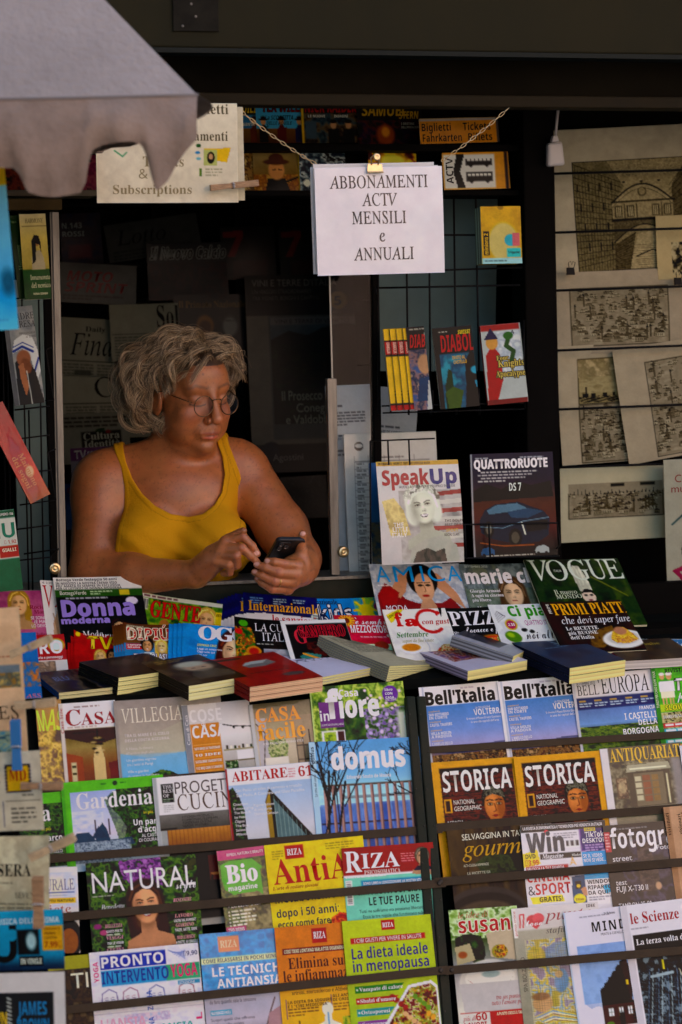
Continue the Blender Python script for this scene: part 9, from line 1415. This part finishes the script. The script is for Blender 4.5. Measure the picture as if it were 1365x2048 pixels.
# head frame: side (towards the right of the picture), up, forward
hy, hp, hr_ = R(37), R(11), R(-2)
hf = np.array([math.sin(hy)*math.cos(hp), -math.sin(hp), math.cos(hy)*math.cos(hp)])
hs = np.array([math.cos(hy), 0, -math.sin(hy)]); hu = np.cross(hf, hs)
hs, hu = hs*math.cos(hr_)-hu*math.sin(hr_), hu*math.cos(hr_)+hs*math.sin(hr_)
HS = 1.07
HO = J(422, 796, .10) - hf*.085*HS
def H(s_, u_, f_): return HO+HS*(hs*s_+hu*u_+hf*f_)
HA = [hs, hu, hf]
def hl(P): q = (P-HO)/HS; return q@hs, q@hu, q@hf
def trunk(F, body=True):
 """chest, shoulders and back; the same shape carries the top"""
 F.ellip(J(352, 1075, -.03), (.148, .20, .105), k=.02)
 F.ellip(J(352, 1240, -.02), (.155, .16, .115), k=.06)
 F.cap(J(232, 955, -.03), J(478, 935, -.07), .062, .058, .05)              # shoulder girdle
 F.cap(J(360, 905, -.03), J(250, 940, -.03), .05, .05, .04); F.cap(J(372, 895, -.03), J(462, 920, -.065), .045, .048, .04)
 F.ellip(J(352, 985, .0), (.12, .075, .075), k=.05)
 F.ellip(J(292, 1088, .065), (.082, .078, .07), k=.035); F.ellip(J(428, 1088, .055), (.08, .078, .07), k=.035)
def build_body():
 lo = J(118, 1262, 0)-np.array([0, 0, .24]); hi = J(652, 655, 0)+np.array([.02, .02, .40])
 F = Field(lo, hi, .0021)
 trunk(F)
 # arms (large, bare)
 E_r, W_r = J(187, 1150, .075), J(392, 1148, .225); E_l, W_l = J(596, 1118, .04), J(598, 1143, .235)
 F.cap(J(208, 962, -.02), E_r, .069, .056, .03); F.ellip(J(203, 985, .0), (.068, .085, .068), k=.03)
 F.cap(E_r, J(270, 1152, .14), .054, .046, .02); F.cap(J(270, 1152, .14), W_r, .046, .029, .02)
 F.cap(J(492, 950, -.075), J(565, 1060, -.02), .062, .060, .03); F.cap(J(565, 1060, -.02), E_l, .060, .052, .02)
 F.cap(E_l, J(598, 1132, .14), .052, .044, .02); F.cap(J(598, 1132, .14), W_l, .043, .031, .02)
 # neck and head
 F.cap(H(0, -.07, -.03), J(355, 950, -.035), .057, .066, .035)
 F.ellip(H(0, .030, -.012), (.076*HS, .081*HS, .097*HS), HA, .01)
 F.ellip(H(0, -.035, .022), (.063*HS, .090*HS, .073*HS), HA, .02)
 F.ellip(H(0, -.086, .028), (.056*HS, .041*HS, .054*HS), HA, .02)
 F.ellip(H(0, -.110, .074), (.021*HS, .017*HS, .018*HS), HA, .018)
 F.ellip(H(0, -.126, .020), (.046*HS, .026*HS, .045*HS), HA, .025)       # fullness under the chin
 for q in (-1, 1):
  F.ellip(H(.041*q, -.040, .062), (.026, .028, .024), HA, .02)
  F.ellip(H(.045*q, -.072, .045), (.022, .028, .03), HA, .02)
 F.cap(H(-.040, .022, .070), H(.040, .022, .070), .015, .015, .02); F.ellip(H(0, .045, .056), (.056, .036, .034), HA, .02); F.ellip(H(0, .018, .084), (.014, .012, .008), HA, .012)
 for q in (-1, 1): F.ellip(H(.034*q, -.005, .105), (.019, .0115, .015), HA, .014, 's')
 for q in (-1, 1):
  F.ellip(H(.032*q, -.004, .0735), (.0170, .0130, .0150), HA, .005)                # lowered lids over the eye
  F.cap(H(.020*q, -.0145, .083), H(.043*q, -.0145, .077), .0040, .0040, .005)           # lower lid
 F.cap(H(0, .012, .089), H(0, -.036, .1135), .0085, .0115, .010); F.ellip(H(0, -.042, .1150), (.0140, .0118, .0120), HA, .005)
 for q in (-1, 1): F.ellip(H(.0145*q, -.046, .1005), (.0088, .0085, .0115), HA, .004)
 for q in (-1, 1): F.ellip(H(.0065*q, -.0525, .108), (.0035, .0028, .0045), HA, .002, 's')
 F.ellip(H(0, -.071, .082), (.033, .023, .0185), HA, .014)                              # muzzle
 F.cap(H(-.023, -.0765, .0905), H(0, -.0755, .0960), .0036, .0044, .005); F.cap(H(.023, -.0765, .0905), H(0, -.0755, .0960), .0036, .0044, .005); F.cap(H(-.019, -.0850, .0905), H(0, -.0860, .0955), .0040, .0056, .005); F.cap(H(.019, -.0850, .0905), H(0, -.0860, .0955), .0040, .0056, .005)
 F.cap(H(-.026, -.0812, .0965), H(0, -.0804, .1030), .0014, .0014, .003, 's'); F.cap(H(.026, -.0812, .0965), H(0, -.0804, .1030), .0014, .0014, .003, 's')
 F.cap(H(-.027, -.082, .095), H(-.032, -.095, .086), .002, .002, .006, 's'); F.cap(H(.027, -.082, .095), H(.032, -.095, .086), .002, .002, .006, 's')
 for q in (-1, 1): F.cap(H(.019*q, -.045, .103), H(.035*q, -.074, .0915), .0022, .0022, .007, 's')   # fold beside the nose
 F.cap(H(-.012, -.0965, .0925), H(.012, -.0965, .0925), .003, .003, .008, 's')
 for q in (-1, 1):
  F.ellip(H(.074*q, -.026, -.012), (.008, .031, .019), HA, .006); F.ellip(H(.082*q, -.022, -.008), (.004, .018, .010), HA, .004, 's')
 # her right hand (left in the picture): pointing at the phone
 kn = [J(452, 1083, .285), J(447, 1096, .292), J(441, 1110, .295), J(434, 1124, .292)]
 F.cap(W_r, J(428, 1118, .262), .031, .031, .015)
 for q, r_ in zip(kn, (.0135, .0135, .013, .012)): F.cap(J(408, 1136, .245), q, .024, r_, .012)
 F.chain([kn[0], J(487, 1074, .298), J(505, 1092, .30), J(516, 1108, .298)], (.0115, .0102, .0090, .0072))
 F.chain([kn[1], J(484, 1096, .315), J(502, 1112, .31), J(515, 1124, .303)], (.0118, .0105, .0090, .0072))
 F.chain([kn[2], J(473, 1112, .318), J(475, 1130, .30), J(462, 1136, .288)], (.0115, .0105, .0092, .0076))
 F.chain([kn[3], J(458, 1130, .308), J(460, 1145, .292), J(447, 1147, .282)], (.0105, .0095, .0085, .0070))
 F.chain([J(425, 1105, .25), J(458, 1078, .255), J(480, 1066, .262), J(487, 1062, .268)], (.0135, .0120, .0100, .0085), .012)
 # her left hand: round the phone, finger tips on its near side
 F.cap(W_l, J(590, 1140, .262), .031, .030, .02); F.ellip(J(588, 1143, .268), (.030, .036, .022), k=.015)
 k2 = [J(596, 1132, .292), J(594, 1149, .294), J(588, 1164, .290), J(576, 1178, .280)]
 for q in k2: F.cap(J(594, 1147, .262), q, .020, .0135, .012)
 F.chain([k2[0], J(570, 1128, .318), J(550, 1124, .326), J(536, 1122, .322)], (.0130, .0108, .0095, .0078))
 F.chain([k2[1], J(557, 1145, .322), J(532, 1135, .322), J(514, 1129, .314)], (.0130, .0110, .0097, .0080))
 F.chain([k2[2], J(550, 1163, .316), J(525, 1151, .313), J(510, 1144, .304)], (.0125, .0108, .0095, .0078))
 F.chain([k2[3], J(545, 1178, .302), J(525, 1166, .298), J(515, 1157, .290)], (.0115, .0098, .0086, .0070))
 F.chain([J(606, 1125, .262), J(604, 1100, .268), J(602, 1082, .276), J(606, 1068, .284)], (.0160, .0130, .0112, .0090), .015)
 return F.mesh()
def paint_body(P):
 skin = lin([172, 103, 57]); C = np.repeat(skin[None], len(P), 0); s_, u_, f_ = hl(P)
 n1 = fbm(P[:, 0]*60+50, P[:, 1]*60+50, 3)+fbm(P[:, 2]*60+9, P[:, 1]*60+70, 4)-1
 C *= (1+.30*n1)[:, None]; C[:, 0] *= 1+.14*(fbm(P[:, 0]*34+20, P[:, 1]*34+20, 12)-.5); C[:, 1:] *= (1-.16*(fbm(P[:, 0]*90+11, P[:, 1]*90+31, 14)-.5))[:, None]
 sp = np.clip((fbm(P[:, 0]*260+80, P[:, 1]*260+80, 8, 2)-.68)*9, 0, 1); C *= (1-.30*sp)[:, None]
 def blend(k, col): 
  nonlocal C
  k = np.clip(k, 0, 1)[:, None]; C = C*(1-k)+lin(col)*k
 def ball(s0, u0, f0, rs, ru, rf, soft=.5):
  q = np.sqrt(((s_-s0)/rs)**2+((u_-u0)/ru)**2+((f_-f0)/rf)**2); return np.clip((1-q)/soft, 0, 1)
 for q in (-1, 1): blend(.35*ball(.042*q, -.038, .07, .03, .026, .04, .8), [196, 100, 74])
 blend(.35*ball(0, -.042, .115, .016, .016, .02, .8), [200, 104, 80])
 blend(.75*ball(0, -.0752, .095, .027, .0054, .03, .4), [150, 72, 56]); blend(.8*ball(0, -.0862, .095, .024, .0068, .03, .4), [190, 92, 74])
 blend(.9*ball(0, -.0806, .096, .027, .0013, .03, .5), [66, 26, 20])
 for q in (-1, 1):
  # brows: arched strokes with hair texture
  x = s_*q; arch = .0235+.006*np.clip((x-.016)/.026, 0, 1)-.010*np.clip((x-.042)/.014, 0, 1)
  k = np.clip(1-np.abs(u_-arch)/.0046, 0, 1)*np.clip((x-.010)/.004, 0, 1)*np.clip((.058-x)/.014, 0, 1)*(f_ > .04)
  blend(.9*np.sqrt(k)*(.7+.5*(fbm(s_*900+70, u_*300+70, 5, 2)-.5)), [66, 44, 30])
  # lash line under the lowered lid, lid crease
  lash = -.0125-.0035*np.sin(np.clip((x-.017)/.030, 0, 1)*math.pi)
  k = np.clip(1-np.abs(u_-lash)/.0021, 0, 1)*(x > .016)*(x < .048)*(f_ > .055); blend(.95*np.sqrt(k), [34, 18, 12])
  crease = .0035+.0035*np.sin(np.clip((x-.017)/.032, 0, 1)*math.pi)
  k = np.clip(1-np.abs(u_-crease)/.0016, 0, 1)*(x > .016)*(x < .050)*(f_ > .05); blend(.5*k, [110, 62, 42])
  blend(.35*ball(.030*q, -.024, .08, .022, .009, .03, .8), [150, 84, 70])
  blend(.6*ball(.0075*q, -.0535, .104, .006, .0025, .008, .6), [70, 34, 24])  # shade under the nose painted dark into the skin
 blend(.75*ball(-.024, .054, .09, .0036, .0036, .02, .5), [92, 52, 38])                    # mole on the forehead
 for (a, b_) in ((-.045, -.072), (-.02, .036), (.012, .045), (-.05, -.045), (-.012, -.102)): blend(.5*ball(a, b_, .08, .0016, .0016, .04, .5), [110, 60, 44])
 # scalp under the hair
 scalp = ((u_ > .070-.35*np.clip(.055-f_, 0, .4)) | (f_ < -.02)) & (u_ > -.085) & (f_ < .085) & (np.abs(s_) < .1) & (u_ < .14)
 scalp &= ~((np.abs(s_) > .066) & (np.abs(u_+.018) < .035) & (np.abs(f_+.012) < .022)) & ~((f_ > .01) & (u_ < .03))
 blend(scalp*.95, [62, 47, 33])
 # nails
 for (px, py, c, r_) in ((515, 1106, .3055, .0055), (534, 1121.5, .3295, .0062), (513.5, 1128, .3215, .0062), (510, 1143, .3115, .0058), (515.5, 1156, .2965, .0048), (606, 1067, .292, .006)):
  q = P-J(px, py, c); d = np.sqrt((q[:, 0]/1.35)**2+q[:, 1]**2+q[:, 2]**2); blend(.75*np.clip((r_-d)/.0012, 0, 1), [226, 172, 158])
 # finger creases / knuckle redness
 for (px, py, c) in ((570, 1128, .328), (557, 1145, .332), (550, 1163, .327), (545, 1178, .312), (487, 1074, .308), (484, 1096, .325), (473, 1112, .328), (596, 1132, .303), (594, 1149, .306)):
  d = np.linalg.norm(P-J(px, py, c), axis=1); blend(.4*np.clip(1-d/.012, 0, 1), [186, 96, 76]); blend(.35*np.clip(1-d/.008, 0, 1)*(np.sin(P[:, 0]*1900) > .55), [120, 62, 46])
 for (a0, a1) in (((-.058, -.120), (-.01, -.137)), ((-.02, -.046), (-.038, -.078)), ((.02, -.046), (.036, -.076)), ((-.03, -.084), (-.034, -.098))):
  t = np.clip(((s_-a0[0])*(a1[0]-a0[0])+(u_-a0[1])*(a1[1]-a0[1]))/((a1[0]-a0[0])**2+(a1[1]-a0[1])**2), 0, 1); dd = np.hypot(s_-a0[0]-t*(a1[0]-a0[0]), u_-a0[1]-t*(a1[1]-a0[1])); blend(.38*np.clip(1-dd/.0022, 0, 1)*(f_ > .02), [112, 62, 40])  # fold lines of face and chin: crease shade painted into the skin
 return C
def skin_mat():
 M_ = mat('skin', attr=True, rough=.38, spec=.62, bump=.12, bscale=600); b = M_.node_tree.nodes['Principled BSDF']
 b.inputs['Subsurface Weight'].default_value = .08; b.inputs['Subsurface Radius'].default_value = (.006, .003, .0018); b.inputs['Subsurface Scale'].default_value = .5
 return M_
V_, F_ = build_body()
person = link('person', raw_mesh('person', to_world(V_), np.zeros((0, 3), int), F_, paint_body(V_)), skin_mat())
tag(person, 'woman with curly grey hair in a mustard tank top looking down at a phone', 'person')
# tank top
def pdist(x, y, poly):
 d = np.full(x.shape, 1e9); ins = np.zeros(x.shape, bool); n = len(poly)
 for i in range(n):
  (x0, y0), (x1, y1) = poly[i], poly[(i+1) % n]; ex, ey = x1-x0, y1-y0
  t = np.clip(((x-x0)*ex+(y-y0)*ey)/(ex*ex+ey*ey), 0, 1); d = np.minimum(d, np.hypot(x-x0-t*ex, y-y0-t*ey))
  ins ^= ((y0 > y) != (y1 > y)) & (x < ex*(y-y0)/((y1-y0) or 1e-9)+x0)
 return np.where(ins, -d, d)
def build_top():
 lo = J(200, 1262, 0)-np.array([0, 0, .2]); hi = J(545, 850, 0)+np.array([.02, .02, .24]); F = Field(lo, hi, .0024); trunk(F)
 sl, (X, Y, Z) = F.sub(lo, hi)
 pts = [(212, 872), (236, 868), (243, 893), (252, 925), (266, 957), (286, 985), (312, 1008), (345, 1025), (380, 1031), (408, 1025), (430, 1008), (444, 985), (449, 950), (443, 915), (432, 885), (424, 860), (447, 858), (456, 890), (472, 930), (487, 975), (493, 1020), (492, 1060), (500, 1110), (520, 1150), (530, 1300), (200, 1300), (228, 1150), (233, 1110), (240, 1060), (249, 1015), (250, 975), (242, 935), (228, 905)]
 poly = [J(x, y, .05)[:2] for x, y in pts]; A, B = np.meshgrid(X.ravel(), Y.ravel(), indexing='ij'); pd = pdist(A, B, poly)[:, :, None].astype(np.float32)
 fold = (.0020*np.sin(A*58+B*34)+.0024*np.sin(A*26-B*70+1.3)+.0012*np.sin(A*90+B*120))[:, :, None].astype(np.float32)*np.clip((J(0, 1010)[1]-Y)/.05, 0, 1)
 hem = .0011*np.clip((pd+.012)/.003, 0, 1)
 sh = np.abs(F.d-.0045-fold)-.003-hem
 k = .003; h = np.clip(.5+.5*(sh-pd)/k, 0, 1); F.d = (pd*(1-h)+sh*h+k*h*(1-h)).astype(np.float32)
 F.d[:, :, 0] = 1; F.d[:, :, -1] = 1; F.d[:, 0] = 1
 return F.mesh(), poly
(tv, tf), tpoly = build_top()
td = pdist(tv[:, 0], tv[:, 1], tpoly); tc = np.repeat(lin([206, 148, 4])[None], len(tv), 0)
tc *= (1-.38*np.clip(1-np.abs(td+.0115)/.0012, 0, 1)*(tv[:, 1] > J(0, 1250)[1]))[:, None]
link('tank_top', raw_mesh('tank_top', to_world(tv), np.zeros((0, 3), int), tf, tc), mat('mustard_knit', attr=True, rough=.85, spec=.2, bump=.2, bscale=260), person)
# hair: curly locks
def build_hair():
 rr = np.random.default_rng(5); ctr = np.array([0, .030, -.012]); rad = np.array([.078, .083, .099]); P = []; n = 17; rads = []; locks = 0; tries = 0
 while locks < 470 and tries < 9000:
  tries += 1; d = rr.normal(size=3); d /= np.linalg.norm(d); p = ctr+d*rad; s_, u_, f_ = p
  if u_ < -.085 or (f_ > .0 and u_ < .078-.45*max(0, .055-f_)) or (f_ > .0 and u_ < .025): continue
  if abs(s_) > .055 and -.055 < u_ < .012 and f_ > -.03: continue
  locks += 1; nrm = d/rad; nrm /= np.linalg.norm(nrm)
  back = f_ < -.02 or u_ < .02
  side = -1 if s_ < .018 else 1
  flow = np.array([side*(.75 if not back else .45), -.55 if f_ > -.03 else -.8, (-.05 if f_ > .03 else -.15)])
  if f_ > .045: flow = np.array([side*.95, .10, .25]); 
  lw = np.clip(-d[0]*.8-d[2]*.35, 0, 1); up = np.clip(d[1], 0, 1)**2; lift = (.012+.022*np.clip(d[0], 0, 1)+.058*lw*(1-.75*up)+.010*(1-up))*rr.uniform(.35, 1.05)
  L = rr.uniform(.085, .13)+.035*lw*(1-up)
  if u_ < -.02: L *= .6
  x = p.copy(); dr = nrm*.9+flow*.3; dr /= np.linalg.norm(dr); path = [x.copy()]; st = L/(n-1)
  for k in range(n-1):
   q = (x-ctr)/rad; rho = np.linalg.norm(q); nn = q/rad; nn /= np.linalg.norm(nn); h = (rho-1)*.088; t = k/(n-1)
   fl = flow*(1-t)+np.array([flow[0]*.3, -1., .05])*t; fl = fl-nn*(fl@nn)*.8
   dr = dr*.62+fl*.38+nn*np.clip((lift-h)*22, -.6, .6); dr /= np.linalg.norm(dr); x = x+dr*st; path.append(x.copy())
  path = np.array(path); tg = np.gradient(path, axis=0); tg /= np.linalg.norm(tg, axis=1)[:, None]
  b1 = np.cross(tg, nrm+.01); b1 /= np.linalg.norm(b1, axis=1)[:, None]; b2 = np.cross(tg, b1)
  turns = rr.uniform(.55, 1.35); ph = rr.uniform(0, 6.28); R_ = rr.uniform(.007, .0155); hand = rr.choice([-1, 1])
  t = np.linspace(0, 1, n); env = np.clip(t*2.2, 0, 1)*R_
  c = path+(b1*np.cos(ph+hand*turns*6.28*t)[:, None]+b2*np.sin(ph+hand*turns*6.28*t)[:, None])*env[:, None]
  for _ in range(42):
   o = rr.normal(size=2)*rr.uniform(.0016, .0066); fz = rr.normal(size=(n, 3)).cumsum(0)*.00022; sc = 1-.35*t; ee = rr.uniform(.82, 1.05)
   pp = c+(b1*o[0]+b2*o[1])*sc[:, None]+fz
   if ee < 1: pp = pp[0]+(pp-pp[0])*1.0; tt = np.linspace(0, ee, n)*(n-1); i0 = np.minimum(tt.astype(int), n-2); fr = (tt-i0)[:, None]; pp = pp[i0]*(1-fr)+pp[i0+1]*fr
   P.append(pp); rads.append(np.linspace(.00036, .00016, n)*rr.uniform(.8, 1.3))
 for _ in range(900):                     # loose hairs
  a = P[rr.integers(len(P))]; t = np.linspace(0, 1, n)[:, None]; w = rr.normal(size=3)*.017; w[1] = abs(w[1])*.8; P.append(a+t**1.6*w+.004*np.sin(t*rr.uniform(5, 12)+rr.uniform(0, 6))*rr.normal(size=3)); rads.append(np.linspace(.00034, .00016, n))
 return np.array(P), np.array(rads), n
HP, HR, hn = build_hair()
HW = to_world(HO+HS*(HP.reshape(-1, 3)@np.array([hs, hu, hf])))
hc = bpy.data.hair_curves.new('hair'); hc.add_curves([hn]*len(HP)); hc.points.foreach_set('position', HW.astype(np.float32).ravel()); hc.points.foreach_set('radius', HR.astype(np.float32).ravel())
hm = bpy.data.materials.new('hair'); hm.use_nodes = True; n_ = hm.node_tree.nodes; L_ = hm.node_tree.links
b_ = n_['Principled BSDF']; b_.inputs['Roughness'].default_value = .38; b_.inputs['Specular IOR Level'].default_value = .55
ci = n_.new('ShaderNodeHairInfo'); rp = n_.new('ShaderNodeValToRGB'); L_.new(ci.outputs['Random'], rp.inputs[0])
rp.color_ramp.elements[0].color = (.035, .021, .011, 1); rp.color_ramp.elements[1].color = (.90, .70, .43, 1); e_ = rp.color_ramp.elements.new(.45); e_.color = (.18, .11, .05, 1); e_ = rp.color_ramp.elements.new(.75); e_.color = (.50, .345, .18, 1)
L_.new(rp.outputs[0], b_.inputs['Base Color'])
b_.inputs['Roughness'].default_value = .34; hc.materials.append(hm); ho = bpy.data.objects.new('hair', hc); COL.objects.link(ho); ho.parent = person
# glasses, phone, ring
def HWp(s_, u_, f_): return Vector(to_world(H(s_, u_, f_)[None])[0])
gl = empty('glasses', HWp(0, -.005, .11), 'round thin wire glasses worn low on the nose of the woman', 'glasses')
M_wire = mat('dark_gold_wire', (.14, .085, .045), .22, metal=1.)
def lensmat():
 M_ = bpy.data.materials.new('lens_glass'); M_.use_nodes = True; n = M_.node_tree.nodes; L = M_.node_tree.links; n.remove(n['Principled BSDF'])
 t = n.new('ShaderNodeBsdfTransparent'); g_ = n.new('ShaderNodeBsdfGlossy'); g_.inputs['Roughness'].default_value = .03; f = n.new('ShaderNodeFresnel'); f.inputs[0].default_value = 1.5; x = n.new('ShaderNodeMixShader')
 L.new(f.outputs[0], x.inputs[0]); L.new(t.outputs[0], x.inputs[1]); L.new(g_.outputs[0], x.inputs[2]); L.new(x.outputs[0], n['Material Output'].inputs[0]); return M_
M_lens = lensmat(); fm = MB()
for q in (-1, 1):
 ring = []; cx = .0335*q
 for k in range(28):
  a = 2*math.pi*k/28; ring.append(HWp(cx+.0235*math.cos(a), -.011+.0225*math.sin(a), .1085-.10*abs(.0235*math.cos(a)+cx)**1.0*.55+.003-.08*(.0225*math.sin(a)+.02)*.3))
 fm.tube(ring, .00125, 6, closed=True)
 ln = MB(); c0 = sum(ring, Vector())/28; nv = Vector(to_world((HO+hf)[None])[0])-Vector(to_world(HO[None])[0]); ln.add([c0+nv*.0006]+ring, [(0, i+1, (i+1) % 28+1) for i in range(28)]); ln.obj('lens', M_lens, gl, smooth=True)
 fm.tube([HWp(.057*q, -.004, .0985), HWp(.066*q, -.001, .088), HWp(.0745*q, .002, .055), HWp(.0775*q, .004, .01), HWp(.078*q, -.002, -.012)], .00115, 6)
 fm.tube([HWp(.0115*q, -.014, .106), HWp(.010*q, -.018, .103), HWp(.0095*q, -.023, .1015)], .0007, 5)
fm.tube([HWp(-.0125, -.001, .1075), HWp(-.006, .0025, .111), HWp(.006, .0025, .111), HWp(.0125, -.001, .1075)], .00115, 6)
fm.obj('frame', M_wire, gl, smooth=True)
def JW(px, py, c): return Vector(to_world(J(px, py, c)[None])[0])
A_, B_, C_ = JW(556, 1080, .318), JW(617, 1081, .288), JW(489, 1154, .225)
pu = (B_-A_).normalized(); pn = pu.cross(C_-A_).normalized(); pv = pn.cross(pu); 
if pv.dot(C_-A_) < 0: pv = -pv
if pn.dot(CAM-A_) < 0: pn = -pn
ph = empty('phone', A_+pv*.075, 'black smartphone in a rugged case held in the left hand of the woman', 'phone')
def rrect(o, u, v, w, h, r, n=5):
 pts = []
 for cx, cy, a0 in ((w-r, r, -90), (w-r, h-r, 0), (r, h-r, 90), (r, r, 180)):
  for k in range(n+1):
   a = R(a0+90*k/n); pts.append(o+u*(cx+r*math.cos(a))+v*(cy+r*math.sin(a)))
 return pts
def slabpoly(pts, nv, t, inset=0.):
 m_ = MB(); n = len(pts); c = sum(pts, Vector())/n; m_.add(list(pts)+[p-nv*t for p in pts], [tuple(range(n)), tuple(range(2*n-1, n-1, -1))]+[(i, i+n, (i+1) % n+n, (i+1) % n) for i in range(n)]); return m_
M_case = mat('phone_case', (.008, .008, .009), .42, spec=.5)
slabpoly(rrect(A_, pu, pv, .070, .148, .010), pn, .0105).obj('case', M_case, ph, bevel=.0022)
q = slabpoly(rrect(A_+pn*.0016+pu*.007+pv*.008, pu, pv, .030, .034, .007), pn, .0022).obj('camera_bump', mat('phone_bump', (.012, .012, .013), .3), ph, bevel=.0006)
lm = MB()
for (x, y) in ((.014, .016), (.014, .032), (.028, .024)): lm.lathe(A_+pu*x+pv*y+pn*.0016, pn, [(.0058, 0), (.0058, .0010), (.0044, .0012), (.0040, .0006), (0, .0005)], 16)
lm.obj('lens', mat('phone_lens', (.05, .05, .055), .12, spec=.9), q)
slabpoly(rrect(A_-pn*.0107+pu*.004+pv*.005, pu, pv, .062, .138, .006), pn, .0006).obj('screen', mat('phone_screen', (.01, .012, .015), .08), ph)
rg = MB(); c0 = J(556, 1166, .3165); ax = (J(550, 1163, .316)-J(588, 1164, .290)); ax /= np.linalg.norm(ax); u1 = np.cross(ax, [0, 1, 0]); u1 /= np.linalg.norm(u1); u2 = np.cross(ax, u1)
cc = J(588, 1164, .290)*.18+J(550, 1163, .316)*.82
rg.tube([Vector(to_world((cc+.0121*(u1*math.cos(a)+u2*math.sin(a)))[None])[0]) for a in np.linspace(0, 6.283, 25)[:-1]], .0011, 8, closed=True)
tag(rg.obj('ring', mat('gold', (.75, .50, .16), .22, metal=1.), smooth=True), 'thin gold ring on the finger of the hand holding the phone', 'ring')
